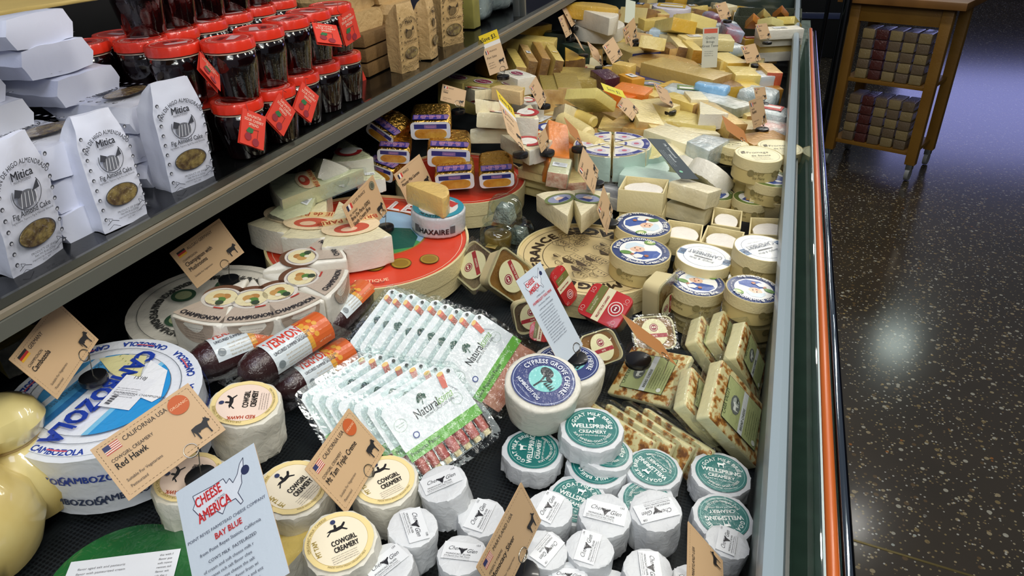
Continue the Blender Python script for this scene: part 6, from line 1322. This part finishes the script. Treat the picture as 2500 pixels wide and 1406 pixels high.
# ------------------------------------------------------------------ the heap in the far half of the case
_base_cheese = cheese
def cheese(c, c2=None):                     # heap pieces: a slightly riper, yellower paste
    v = [int(c[i:i+2], 16) for i in (0, 2, 4)]
    if v[0] > 160: v = [int(v[0]*.95), int(v[1]*.91), int(v[2]*.76)]
    return _base_cheese('%02x%02x%02x' % tuple(v), c2)
WINE = mat('wine_rind', '4a2434', .3, coat=1, bump=.6, bscale=40)
SILV = mat('silver_wrap', 'c4c6ca'); DGRN = mat('dark_green_box', '2a3a30', .4, coat=.4); NAVY = mat('navy_pack', '3a4076', .4, coat=.6, bump=.4, bscale=40)
MINT = mat('mint_wrap', 'b8d0c4', .5, coat=.4, bump=.4, bscale=30)
FB = mat('frost_bag', 'c8d0d0', .3, coat=1, bump=.9, bscale=30, col2='9fb0b4', vscale=30)
HP = [  # px, py, height, kind, size, material, screen heading, sticker, tx, ty, label
 (1205, 118+30, .14, 'slice', (.13, .06, .05), (DYEL, None), (1, .3), None, 0, 0, 'dark yellow cheese block behind the saving sign'),
 (1260, 140, .17, 'slice', (.17, .035, .09), (PALE, TAN), (1, .95), None, 0, 10, 'thick pale wedge slice leaning first in the row behind the saving sign'),
 (1290, 128, .18, 'slice', (.16, .030, .09), (TAN, BRN), (1, .95), 'code', 0, 10, 'second leaning slice with dark lettering behind the saving sign'),
 (1322, 122, .18, 'slice', (.16, .030, .09), (cheese('b9945a'), BRN), (1, .95), None, 0, 10, 'third leaning brown slice of the row'),
 (1355, 128, .18, 'slice', (.15, .030, .09), (PALE, BRN), (1, .9), 'plaincol', 0, 10, 'fourth leaning slice with grey patch'),
 (1395, 132, .16, 'wedge', (.12, .07, .05), (YEL, BRN), (1, .6), None, 10, 0, 'golden wedge with brown rind next to the leaning row'),
 (1262, 62, .18, 'block', (.26, .10, .07), (YEL, DYEL), (1, -.2), None, 0, 0, 'long golden yellow cheese block under the shelf rail'),
 (1300, 92, .19, 'block', (.16, .08, .05), (PALE, None), (1, 0), None, 0, 0, 'pale yellow block above the leaning row'),
 (1358, 78, .16, 'block', (.08, .06, .10), (DGRN, None), (1, 0), None, 0, 0, 'dark green carton behind the kraft cards'),
 (1405, 110, .14, 'block', (.10, .06, .07), (DGRN, None), (1, .2), None, 0, 0, 'second dark green carton, lower'),
 (1460, 78, .12, 'round', (.20, .20, .06), (WRIND, None), (1, 0), None, 0, 0, 'large white round cheese at the bottom of the white stack'),
 (1462, 55, .18, 'round', (.20, .20, .055), (WRIND, None), (1, 0), None, 3, 0, 'large white round cheese in the middle of the white stack'),
 (1465, 30, .235, 'moon', (.20, .10, .06), (WRIND, None), (1, .2), None, 0, 0, 'large half white cheese on top of the white stack'),
 (1420, 22, .2, 'block', (.10, .06, .05), (WRIND, None), (1, .2), None, 0, 0, 'white piece left of the white stack'),
 (1448, 12, .25, 'moon', (.2, .1, .05), (YEL, None), (1, 0), None, 0, 0, 'yellow round crest behind the white stack'),
 (1118, 190, .16, 'block', (.085, .085, .085), (cheese('d9d29a'), None), (1, .1), ('wine', 0, 1), 0, 0, 'cream block with white top and wine label, leftmost of its row'),
 (1180, 200, .16, 'block', (.085, .085, .085), (cheese('d9d29a'), None), (1, .1), ('wine', 0, 1), 0, 0, 'cream block with white top and wine label, second of its row'),
 (1248, 205, .165, 'block', (.09, .085, .08), (cheese('e0d08c'), None), (1, .1), ('wine', 0, 1), 0, 0, 'cream block with white top and wine label, third of its row'),
 (1262, 180, .19, 'block', (.09, .07, .05), (WRIND, None), (1, .25), ('wine', 0, 1), 0, 0, 'white block with wine label, behind the third cream block'),
 (1130, 235, .10, 'block', (.12, .06, .04), (WRIND, PINK), (1, .1), None, 0, 0, 'white wrapped piece under the far left kraft card'),
 (1290, 245, .14, 'block', (.07, .06, .05), (WRIND, None), (1, .3), ('red', 0, 1), 0, 0, 'small white block with red dot beside a kraft card'),
 (1345, 200, .15, 'slice', (.15, .06, .11), (cheese('a99a58'), TAN), (.4, 1), None, 0, 0, 'tall olive tinted block with wrinkled film, left of the pair'),
 (1385, 195, .155, 'slice', (.16, .07, .11), (cheese('b0a060'), TAN), (.4, 1), None, 0, 0, 'tall olive tinted block with wrinkled film, right of the pair'),
 (1415, 178, .14, 'slice', (.14, .12, .10), (cheese('c0b070'), None), (.3, 1), None, 0, 0, 'large tan block face below the kraft cards'),
 (1478, 178, .16, 'hunk', (.08, .06, .05), (WINE, None), (1, .4), None, 10, 0, 'wine coloured shiny wrapped cheese'),
 (1498, 165, .16, 'block', (.05, .05, .07), (YEL, None), (1, .3), None, 0, 0, 'yellow rinded block right of the wine coloured one'),
 (1542, 185, .16, 'block', (.07, .05, .07), (cheese('dfa63c'), None), (1, .3), 'code', 0, 0, 'golden waxed block with white sticker'),
 (1525, 155, .18, 'block', (.06, .05, .05), (cheese('e8cd80'), None), (1, .1), None, 0, 0, 'pale golden block behind the waxed one'),
 (1520, 225, .14, 'slice', (.10, .07, .05), (ORG, None), (1, .2), None, 0, 0, 'bright orange sliced block, far one'),
 (1545, 215, .15, 'slice', (.10, .07, .05), (cheese('ec8a34'), None), (1, .1), None, 5, 0, 'bright orange ridged block beside the far one'),
 (1445, 232, .17, 'block', (.10, .10, .03), (cheese('f0ecb0'), None), (1, .2), ('code', 180, 1.4), -35, 0, 'pale square cheese with big white barcode sticker, propped up'),
 (1388, 262, .15, 'wedge', (.13, .09, .035), (WHITE_, WRIND), (.6, -1), ('blue', 90, 1.4), -25, 0, 'white wedge with blue print left of the barcode cheese'),
 (1415, 268, .15, 'log', (.12, .05, .035), (PALE, None), (1, .3), None, 0, 0, 'rounded pale roll, first of three'),
 (1405, 290, .16, 'log', (.13, .05, .045), (CREAM, None), (1, .45), None, 0, 0, 'rounded cream roll, second of three, larger'),
 (1425, 322, .15, 'log', (.12, .05, .045), (CREAM, None), (1, .3), None, 0, 0, 'rounded cream roll, third of three, nearest'),
 (1345, 310, .13, 'wedge', (.13, .08, .04), (WHITE_, WRIND), (.2, 1), ('blue', 0, 1.4), 0, 0, 'white wedge with blue oval behind the orange wedges'),
 (1365, 352, .16, 'slice', (.17, .05, .05), (cheese('e58a30'), None), (.35, 1), None, 10, 20, 'long bright orange wedge lying nearest'),
 (1335, 322, .13, 'slice', (.10, .06, .05), (cheese('e07030'), None), (1, .4), None, 0, 0, 'reddish orange piece at the left of the long one'),
 (1400, 340, .12, 'slice', (.12, .06, .05), (cheese('d87838'), TAN), (.4, 1), None, 0, 0, 'dark orange piece behind the reddish kraft card'),
 (1480, 410, .05, 'block', (.12, .08, .05), (MINT, None), (1, .1), None, 0, 0, 'pale mint wrapped block under the cut wheel'),
 (1585, 365, .13, 'round', (.09, .09, .035), (cheese('e6e4bc'), MINT), (1, 0), None, 10, -10, 'round cheese in mint paper left of the slate sign'),
 (1590, 405, .11, 'round', (.085, .085, .035), (MINT, None), (1, 0), None, 10, 0, 'round mint paper wrapped cheese with opened top'),
 (1590, 425, .12, 'block', (.13, .07, .03), (MINT, None), (1, .1), None, 0, 0, 'flat mint coloured cheese carton with dark script'),
 (1485, 445, .07, 'block', (.10, .06, .03), (SILV, None), (1, .2), 'code', 0, 0, 'silver wrapped block with paper sticker behind the leftmost tray'),
 (1500, 470, .05, 'block', (.10, .06, .03), (WRIND, None), (1, .2), 'code', 0, 0, 'white wrapped block below the silver one'),
 (1700, 405, .10, 'round', (.10, .10, .04), (WHITE_, WRIND), (1, 0), None, -35, 25, 'white creased round standing on its rim, left of two'),
 (1745, 418, .12, 'round', (.11, .11, .042), (WHITE_, WRIND), (1, 0), None, -35, 30, 'white creased round standing on its rim, right of two'),
 (1665, 385, .12, 'block', (.14, .05, .035), (WHITE_, None), (1, 1), None, 0, 15, 'long white wedge wrapped in film behind the slate sign'),
 (1730, 345, .15, 'hunk', (.11, .07, .05), (FB, None), (1, -.5), None, 0, 0, 'crumpled clear film bundle with white cheese'),
 (1650, 325, .14, 'block', (.13, .09, .05), (WHITE_, WRIND), (1, .25), None, 0, 0, 'large white topped block behind the slate sign'),
 (1560, 300, .13, 'wedge', (.13, .09, .045), (cheese('c9a262'), TAN), (.2, 1), None, 0, 0, 'tan speckled wedge beyond the cut wheel'),
 (1520, 295, .12, 'wedge', (.12, .08, .045), (cheese('dcc890'), TAN), (-.3, 1), None, 0, 0, 'pale tan wedge beyond the cut wheel'),
 (1575, 270, .15, 'slice', (.17, .07, .05), (CREAM, TAN), (.75, 1), None, 0, 8, 'long pale wedge running diagonally in the centre'),
 (1605, 300, .14, 'block', (.07, .06, .05), (cheese('e0d29c'), TAN), (1, .9), None, 0, 8, 'square pale end piece below the long diagonal wedge'),
 (1640, 285, .13, 'moon', (.24, .12, .05), (cheese('d8cf94'), TAN), (1, .05), None, 0, 0, 'wide flat half wheel in film in the middle distance'),
 (1660, 310, .10, 'slice', (.18, .06, .04), (cheese('e4dca4'), None), (1, .05), None, 0, 0, 'long pale slab below the wide half wheel'),
 (1765, 275, .15, 'slice', (.16, .05, .045), (cheese('e2c98a'), TAN), (1, .45), None, 0, 5, 'long tan edged wedge near the kraft card'),
 (1730, 265, .16, 'wedge', (.12, .08, .04), (WHITE_, WRIND), (.8, .6), None, 0, 0, 'white wedge with grey mould spots'),
 (1770, 243, .15, 'block', (.14, .09, .03), (mat('spotted_white', 'eef0ea', .4, coat=.8, bump=.4, bscale=40, col2='8a9484', vscale=18), None), (1, .25), None, 0, 0, 'flat white cheese with large grey spots'),
 (1740, 205, .17, 'bag', (.10, .05, .03), (mat('blue_bag', '7fb2dc', .3, coat=1, bump=.7, bscale=30), None), (1, .1), None, 0, 0, 'small bright blue packet'),
 (1855, 205+10, .14, 'bag', (.12, .10, .08), (FB, None), (1, .1), None, 0, 0, 'crumpled clear bag against the glass, upper'),
 (1880, 262, .13, 'bag', (.12, .10, .08), (FB, None), (1, .1), 'plaincol', 0, 0, 'crumpled clear bag with blue print against the glass'),
 (1890, 300, .12, 'bag', (.11, .08, .07), (mat('red_blue_bag', 'd8dcd8', .3, coat=1, bump=.8, bscale=30, col2='d85c3c', vscale=26), None), (1, .1), None, 0, 0, 'clear bag with red and blue print against the glass'),
 (1865, 335, .12, 'slice', (.13, .08, .05), (cheese('c99c58'), TAN), (1, -.2), None, 0, 0, 'tan orange wedge at the glass before the plain round boxes'),
 (1620, 150, .14, 'round', (.24, .24, .07), (cheese('c4a870'), TAN), (1, 0), None, 0, 0, 'large half wheel in tan film below the tall pale sign, left part'),
 (1675, 165, .16, 'block', (.26, .12, .09), (cheese('c9b47c'), TAN), (1, .15), None, 0, 0, 'very large tan rectangular cheese in film, centre back'),
 (1600, 185, .12, 'block', (.20, .12, .05), (NAVY, None), (1, .2), None, 0, 0, 'flat purple-blue package between the golden block and large tan cheese'),
 (1548, 115, .14, 'block', (.16, .12, .07), (cheese('cfc08a'), NAVY), (1, .3), None, 0, 0, 'tan box with blue top edge beside kraft cards'),
 (1590, 95, .19, 'wedge', (.15, .09, .04), (cheese('f0e6b4'), None), (.5, 1), None, -20, 0, 'large pale triangular wedge standing, left of the heap'),
 (1565, 85, .17, 'wedge', (.12, .08, .04), (cheese('e9d99c'), TAN), (.3, 1), None, -20, 0, 'pale wedge behind the standing triangular one'),
 (1650, 52, .21, 'slice', (.14, .10, .045), (cheese('f2e8b0'), YEL), (1, .35), None, -20, 0, 'large pale rectangular wedge on the top of the heap, left'),
 (1698, 42, .22, 'slice', (.13, .10, .045), (cheese('f2e9b8'), TAN), (1, -.15), None, -20, 0, 'large pale rectangular wedge on the top of the heap, right'),
 (1665, 38, .2, 'slice', (.08, .04, .05), (TAN, BRN), (.6, 1), None, 0, 0, 'small brown rinded slice between the two large pale wedges'),
 (1655, 98, .17, 'slice', (.17, .04, .05), (CREAM, BRN), (1, .75), None, 0, 8, 'long slice with brown end pointing to the front'),
 (1692, 110, .17, 'slice', (.13, .04, .045), (PALE, DYEL), (1, .6), None, 0, 5, 'long slice with golden brown end'),
 (1638, 110, .16, 'slice', (.09, .07, .05), (BRN, TAN), (1, .3), None, 0, 0, 'dark brown chunk under the long slice'),
 (1695, 88, .18, 'slice', (.10, .07, .03), (CREAM, None), (1, -.1), 'code', 0, 0, 'cream slab with paper label left of the tall pale sign'),
 (1700, 100, .16, 'slice', (.11, .08, .03), (WHITE_, None), (1, -.05), None, 0, 0, 'cream slab below the labelled one'),
 (1640, 85, .17, 'hunk', (.08, .07, .05), (WHITE_, TAN), (1, -.3), None, 0, 0, 'white glinting hunk in the heap'),
 (1608, 70, .18, 'hunk', (.06, .05, .04), (mat('blue_white', 'bcd4ec', .3, coat=1, bump=.6, bscale=30), None), (1, 0), None, 0, 0, 'small pale blue packet in the heap'),
 (1600, 45, .18, 'slice', (.12, .06, .04), (PALE, TAN), (1, -.1), None, 0, 0, 'pale slab far back left of the heap'),
 (1612, 28, .19, 'slice', (.11, .05, .04), (cheese('e8dca0'), TAN), (1, .6), None, 0, 0, 'pale slab further back, turned'),
 (1565, 22, .2, 'slice', (.13, .10, .06), (CREAM, BRN), (1, .1), None, -15, 0, 'tall pale slab far back beside the blank sign'),
 (1500, 25, .18, 'slice', (.12, .08, .06), (TAN, BRN), (1, .1), None, 0, 0, 'brown slab far back behind the kraft card'),
 (1640, 14, .18, 'round', (.17, .17, .05), (mat('lilac_round', 'd4d0dc', .4, coat=.6), None), (1, 0), 'plaincol', 0, 0, 'large lilac white round cheese far back'),
 (1740, 30, .2, 'bag', (.10, .05, .10), (mat('red_pack', 'a0505c', .4, coat=1, bump=.5, bscale=30, col2='8fa0bc', vscale=20), None), (1, .3), None, 0, 0, 'dark red and blue bag behind the far end card'),
 (1760, 52, .17, 'bag', (.14, .08, .05), (FB, None), (1, -.2), None, 0, 0, 'clear bag below the far end card'),
 (1790, 65, .17, 'slice', (.13, .07, .04), (mat('blue_film', 'a8b4d0', .4, coat=1, bump=.6, bscale=30, col2='b8606c', vscale=22), None), (1, .9), None, 0, 10, 'blue and red printed packet leaning right of the tall pale sign'),
 (1765, 90, .17, 'slice', (.11, .07, .04), (cheese('f0ecc8'), None), (.8, 1), None, 0, 0, 'white slab beside the printed packet'),
 (1785, 105, .15, 'bag', (.10, .07, .04), (FB, None), (1, .3), None, 0, 0, 'shiny clear bag under the printed packet'),
 (1778, 140, .16, 'slice', (.14, .08, .04), (cheese('f0e2a4'), YEL), (1, .4), None, 0, 0, 'pale yellow wedge pair, upper right of the tall sign'),
 (1762, 150, .15, 'wedge', (.11, .07, .04), (cheese('f2e6b0'), None), (.3, -1), None, -15, 0, 'pale triangle wedge right of the tall sign foot'),
 (1815, 172, .16, 'slice', (.11, .08, .045), (cheese('efe2a0'), None), (1, .8), None, 0, 0, 'pale yellow slab with white face near the glass'),
 (1850, 180, .15, 'slice', (.10, .07, .045), (mat('white_film', 'cdd6dc', .35, coat=1, bump=.5, bscale=30), PALE), (1, -.15), None, 0, 0, 'grey-white wrapped slab near the glass'),
 (1880, 165, .16, 'slice', (.12, .05, .045), (cheese('dfba78'), cheese('c8604c')), (1, .8), None, 0, 0, 'tan wedge with small red label near the glass'),
 (1745, 175, .14, 'slice', (.14, .06, .04), (cheese('ead890'), None), (1, 0), None, 0, 0, 'long pale slab at the foot of the tall sign'),
 (1770, 198, .14, 'slice', (.12, .07, .05), (BRN, YEL), (1, .35), None, 0, 0, 'brown rinded block with yellow faces'),
 (1820, 200, .14, 'slice', (.12, .06, .04), (cheese('e4cf74'), None), (1, .5), None, 0, 0, 'yellow slab right of the brown rinded block'),
 (1865, 208, .12, 'slice', (.10, .08, .05), (cheese('b98a40'), None), (1, -.05), None, 0, 0, 'dark golden block near the glass'),
 (1735, 190, .12, 'wedge', (.12, .08, .05), (cheese('d8b84c'), TAN), (.4, -1), None, 0, 0, 'yellow wedge behind the blue packet'),
 (1590, 205, .13, 'round', (.10, .10, .03), (cheese('c8b880'), None), (1, 0), 'green', 0, 0, 'small tan round with dark spot label'),
 (1635, 205, .14, 'wedge', (.11, .07, .04), (YEL, TAN), (1, -.2), None, 0, 0, 'golden wedge behind the middle kraft card'),
 (1590, 225, .14, 'hunk', (.08, .06, .045), (PALE, TAN), (1, .3), None, 0, 0, 'pale hunk left of the middle kraft card'),
 (1615, 250, .15, 'hunk', (.09, .06, .045), (CREAM, None), (1, .3), None, 0, 0, 'cream hunk at the foot of the middle kraft card'),
 (1665, 238, .15, 'hunk', (.13, .06, .05), (PALE, TAN), (1, .25), None, 0, 0, 'pale round-edged hunk right of the middle kraft card'),
 (1680, 215, .15, 'bag', (.14, .09, .05), (FB, None), (1, .1), 'plaincol', 0, 0, 'clear bag with small blue print in the centre'),
 (1700, 232, .16, 'slice', (.08, .05, .03), (WHITE_, None), (1, 1), None, 0, 0, 'small white slice in the centre'),
 (1495, 270, .12, 'hunk', (.10, .07, .05), (cheese('a8905a'), TAN), (1, .3), None, 0, 0, 'olive brown hunk under the kraft card by the orange blocks'),
 (1485, 298, .12, 'wedge', (.12, .07, .04), (cheese('e0cf98'), TAN), (.5, .8), None, 0, 0, 'pale wedge between the rolls and the cut wheel'),
 (1820, 265, .13, 'slice', (.12, .06, .04), (cheese('e8dcb0'), TAN), (1, .5), None, 0, 0, 'cream slab left of the glass side kraft card'),
 (1810, 300, .12, 'round', (.10, .10, .04), (cheese('e8dcb4'), None), (1, 0), None, 0, 0, 'cream round behind the plain backed kraft card'),
 (1700, 318, .12, 'moon', (.12, .06, .04), (WHITE_, WRIND), (1, 0), None, 0, 0, 'white half round in front of the long pale slab'),
 (1792, 395, .09, 'hunk', (.09, .06, .05), (mat('dark_wrap', '2a2c2c', .3, coat=.8), None), (1, 0), None, 0, 0, 'dark wrapped piece left of the plain round boxes'),
]
KN = {'None': None}
for (px, py, h, kd, sz, mm, dr, stc, tx, ty, lb) in HP:
    piece(kd, at(px, py, h, dr=dr, tx=tx, ty=ty + 4.6) @ Matrix.Translation((0, 0, -sz[2])), sz, mm if mm[1] else mm[0], lb, stc)
wc = PD(1495, 352, .14)
for i, nm_ in enumerate(('right hand', 'back right', 'back left', 'left hand', 'front left', 'front right')):
    an = R(60*i + 12); a_ = .088
    piece('wedge', Matrix.Translation(wc + Vector((math.cos(an)*(a_*.6+.003), math.sin(an)*(a_*.6+.003), -.06))) @ Matrix.Rotation(an, 4, 'Z'), (a_, a_*.99, .06), (WHITE_, MINT), 'white wedge with navy rim print, %s piece of the six-part wheel' % nm_, ('rim', 0, 1), group='navy rimmed wheel pieces')
# basket at the far right with packets
bk = P(1870, 75, .86); bt = tag(empty('wicker_basket', Matrix.Translation(bk)), 'dark green wicker basket at the far right end of the case', 'basket'); WK = mat('wicker', '3c4434', .8, bump=.9, bscale=120)
for c_, s_ in (((0, -.11, .03), (.26, .008, .09)), ((0, .11, .03), (.26, .008, .09)), ((-.13, 0, .03), (.008, .22, .09)), ((.13, 0, .03), (.008, .22, .09)), ((0, 0, -.012), (.26, .22, .006))): box('basket_side', c_, s_, WK, bt, bev=.002)
for i, (px, py, kd, m_, dr) in enumerate(((1838, 62, 'wedge', cheese('e69a3c'), (.4, -1)), (1862, 50, 'wedge', cheese('e8dc9c'), (.2, -1)), (1905, 42, 'wedge', cheese('e89430'), (.1, -1)), (1890, 72, 'slice', cheese('dfe0b4'), (1, -.2)), (1925, 70, 'slice', cheese('dccf80'), (1, -.6)))):
    piece(kd, at(px, py, .16, dr=dr, tx=-25), (.13, .07, .03), m_, 'film wrapped %s in the wicker basket, %s' % (('orange wedge', 'pale wedge', 'bright orange wedge', 'pale slice', 'yellow slice')[i], ('left', 'behind left', 'standing highest', 'middle', 'right')[i]), group='pieces in the wicker basket')
for i, (px, py) in enumerate(((1900, 92), (1898, 108), (1895, 125), (1890, 145))):
    piece('block', at(px, py, .16-.03*i, dr=(1, -.05)), (.16, .07, .035), (WRIND if i != 2 else cheese('e8d8a0')), 'white packet with small blue label stacked by the glass below the basket, %s' % ['top', 'second', 'third', 'lowest'][i], ('code', 180, 1), name='cheese_packet', group='packets stacked under the basket')
# lower filling pieces, seen only through the gaps of the heap
rr = random.Random(21)
ANCH = [(1150, 250, 'the wine labelled cream blocks'), (1300, 150, 'the leaning slices'), (1420, 60, 'the white round stack'), (1390, 300, 'the rounded rolls'), (1365, 350, 'the long orange wedge'), (1500, 360, 'the navy rimmed wheel'), (1480, 190, 'the wine coloured cheese'), (1545, 190, 'the golden waxed block'), (1640, 350, 'the slate sign'), (1630, 230, 'the middle kraft card'), (1670, 160, 'the very large tan cheese'), (1735, 120, 'the tall sign with red bar'), (1665, 50, 'the two large pale wedges'), (1850, 270, 'the glass side kraft card'), (1860, 370, 'the plain round boxes'), (1830, 130, 'the kraft card near the glass'), (1870, 80, 'the wicker basket'), (1770, 250, 'the spotted white cheese'), (1570, 60, 'the blank pale green sign')]
PALS = [('cream', CREAM), ('pale yellow', PALE), ('white', WHITE_), ('golden', YEL), ('tan', cheese('cfae70', 'b8925a')), ('ivory', cheese('f3eccf')), ('brownish', cheese('a88450', '8c6a3a'))]
KD = [('wedge', 'wedge', (.12, .07, .04)), ('slice', 'slab', (.11, .06, .04)), ('hunk', 'hunk', (.09, .07, .045)), ('block', 'block', (.08, .06, .05))]
ORDN = ['nearest', 'second nearest', 'third nearest', 'fourth nearest', 'fifth nearest', 'sixth nearest', 'seventh nearest', 'eighth nearest']
tmp = []
for j in range(26):
    for i in range(6):
        Yv = 1.62 + j*.092 + rr.uniform(-.02, .02); Xl = -.70 if Yv > 1.9 else -.62
        Xv = Xl + (i + rr.uniform(.2, .8)) * (-.02 - Xl) / 6
        c = WC.T @ (np.array([Xv, Yv, .83]) - CAM); px, py = 1250 + F_PX*c[0]/c[2], 703 + F_PX*c[1]/c[2]
        if Yv < 1.9 and Xv > -.22: continue
        an = min(ANCH, key=lambda a: (a[0]-px)**2 + (a[1]-py)**2); dx, dy = px-an[0], py-an[1]
        side = ('right of' if dx > 0 else 'left of') if abs(dx) > abs(dy)*1.2 else ('in front of' if dy > 0 else 'behind')
        tmp.append([Xv, Yv, rr.choice(PALS), rr.choice(KD), side, an[2], dx*dx+dy*dy, rr.uniform(0, 6.28), rr.uniform(-12, 12), rr.choice((.03, .05, .065)) + (.0 if i < 5 else -.01), rr.choice((None, None, 'code', 'plaincol'))])
cnt = {}
for r_ in sorted(tmp, key=lambda t: t[6]):
    k = (r_[2][0], r_[3][1], r_[4], r_[5]); n_ = cnt.get(k, 0); cnt[k] = n_+1
    lb = '%s wrapped %s%s low %s %s' % (k[0], k[1], '' if n_ == 0 else ', ' + ORDN[min(n_, 7)] + ' one', k[2], k[3])
    s_ = r_[3][2]
    piece(r_[3][0], Matrix.Translation((r_[0], r_[1], deckz(r_[0]) + r_[9])) @ Euler((R(r_[8]), R(r_[8]*.7), r_[7])).to_matrix().to_4x4(), s_, (r_[2][1], rr.choice((TAN, BRN, WRIND))), lb, r_[10], group='small cut cheeses deep in the heap')
# ------------------------------------------------------------------ wooden trolley in the aisle
CW = mat('cart_wood', '866020', .5, bump=.1, bscale=30, col2='7a5418', vscale=6)
cA = P(2018, 398, 0.0); cB = P(2212, 440, 0.0); ex = (cB-cA); Wc = ex.length; ex.normalize(); ey = Vector((-ex.y, ex.x, 0))
Mc = Matrix(((ex.x, ey.x, 0, cA.x), (ex.y, ey.y, 0, cA.y), (0, 0, 1, 0), (0, 0, 0, 1)))
ct = tag(empty('wooden_trolley', Mc), 'light wooden trolley with two lower shelves on castors standing in the aisle', 'trolley')
HT = .86; Dp = .30
for i, (x, y) in enumerate(((0, 0), (Wc, 0), (0, Dp), (Wc, Dp))):
    box('leg', (x, y, (HT+.09)/2), (.05, .045, HT-.09), CW, ct, bev=.003)
    cs = frombm('castor', tube([(x-.01, y, .036), (x, y, .036), (x+.01, y, .036)], .034, 18), mat('wheel_grey', '8a8c8c', .4), ct)
    box('fork', (x, y, .075), (.03, .04, .03), STEEL, cs, bev=.002)
def zlev(px, py):       # height on the trolley's front plane under a pixel
    r = ray(px, py); n_ = np.array([ey.x, ey.y, 0]); t = np.dot(np.array(cA) - CAM, n_) / np.dot(r, n_); return float((CAM + r*t)[2])
z1, z2, zt = zlev(2090, 195), zlev(2060, 345), zlev(2110, 8)
box('top', (Wc/2, Dp/2, HT+.02), (Wc+.16, Dp+.14, .035), mat('butcher_block', '6e4a22', .4, col2='8a6030', vscale=4), ct, bev=.004)
box('apron', (Wc/2, 0, HT-.045), (Wc-.04, .02, .085), CW, ct, bev=.002)
box('shelf', (Wc/2, Dp/2, z1), (Wc, Dp, .02), CW, ct, bev=.002); box('shelf', (Wc/2, Dp/2, z2), (Wc, Dp, .02), CW, ct, bev=.002)
CK = [mat('cracker_tan', '857248', .5, coat=.8, bump=.7, bscale=70), mat('cracker_dark', '64523a', .5, coat=.8, bump=.7, bscale=70), mat('cracker_red', '4a1c16', .4, coat=.9, bump=.6, bscale=50)]
k = 0; ORD = ['first', 'second', 'third', 'fourth', 'fifth', 'sixth']
for sh, (zb, nm, rows) in enumerate(((z1, 'upper', 5), (z2, 'lower', 5))):
    for r_ in range(rows):
        for c in range(5):
            hh = .048; xx = .045 + (Wc-.09) * (c+.5)/5
            M = Mc @ Matrix.Translation((xx, .07, zb + .011 + r_*(hh+.002))); root = empty('cracker_pack', M)
            tag(root, '%s cellophane cracker pack on the %s trolley shelf, %s layer, %s column' % ('dark red' if c == 1 else 'tan', nm, ORD[r_], ORD[c]), 'packet', 'cracker packs on the trolley')
            m_ = CK[2] if c == 1 else CK[(k*7) % 2]; k += 1
            frombm('crackers', prism(rect((Wc-.1)/5-.006, .13), 0, hh, .006, 2, cuts=1, amp=.0015, freq=50, seed=k % 9), m_, root)
# dark posts between the case and the trolley
for (a_, b_, d_, r_, lb) in (((2056, -20), (1990, 420), 2.9, .022, 'thick black glossy post left of the trolley'), ((2010, -20), (1965, 330), 3.3, .012, 'thin black post further left')):
    p0 = P(b_[0], b_[1], .0 + .0); p1 = p0.copy(); p1.z = 1.6
    o = frombm('post', tube([p0, (p0+p1)/2, p1], r_, 20), pm); tag(o, lb, 'post')
# cool blue striped unit far down the aisle
BL = mat('blue_unit', '3a4468', .3, coat=.5); ub = tag(empty('cold_cabinet', Matrix.Translation((-.1, 7.2, 0))), 'dark blue-lit cold cabinet far beyond the case', 'cabinet')
box('body', (-.9, 0, .7), (3.2, .7, 1.4), CASEBK, ub, bev=.01)
for i in range(3): box('rail', (.25, -.36, .35+.28*i), (.9, .02, .05), BL, ub, bev=.004)
for i, (x, y, c) in enumerate(((-.9, 5.0, '1a2424'), (-.25, 4.75, '252e2a'), (-1.3, 4.6, '1c1e1c'))):
    o = box('dark_crate', (x, y, .5), (.5, .4, 1.0), mat('crate_%d' % i, c, .5), None, bev=.01); tag(o, 'dark display stand beyond the end of the case, %s' % ['left', 'right', 'leftmost'][i], 'stand')
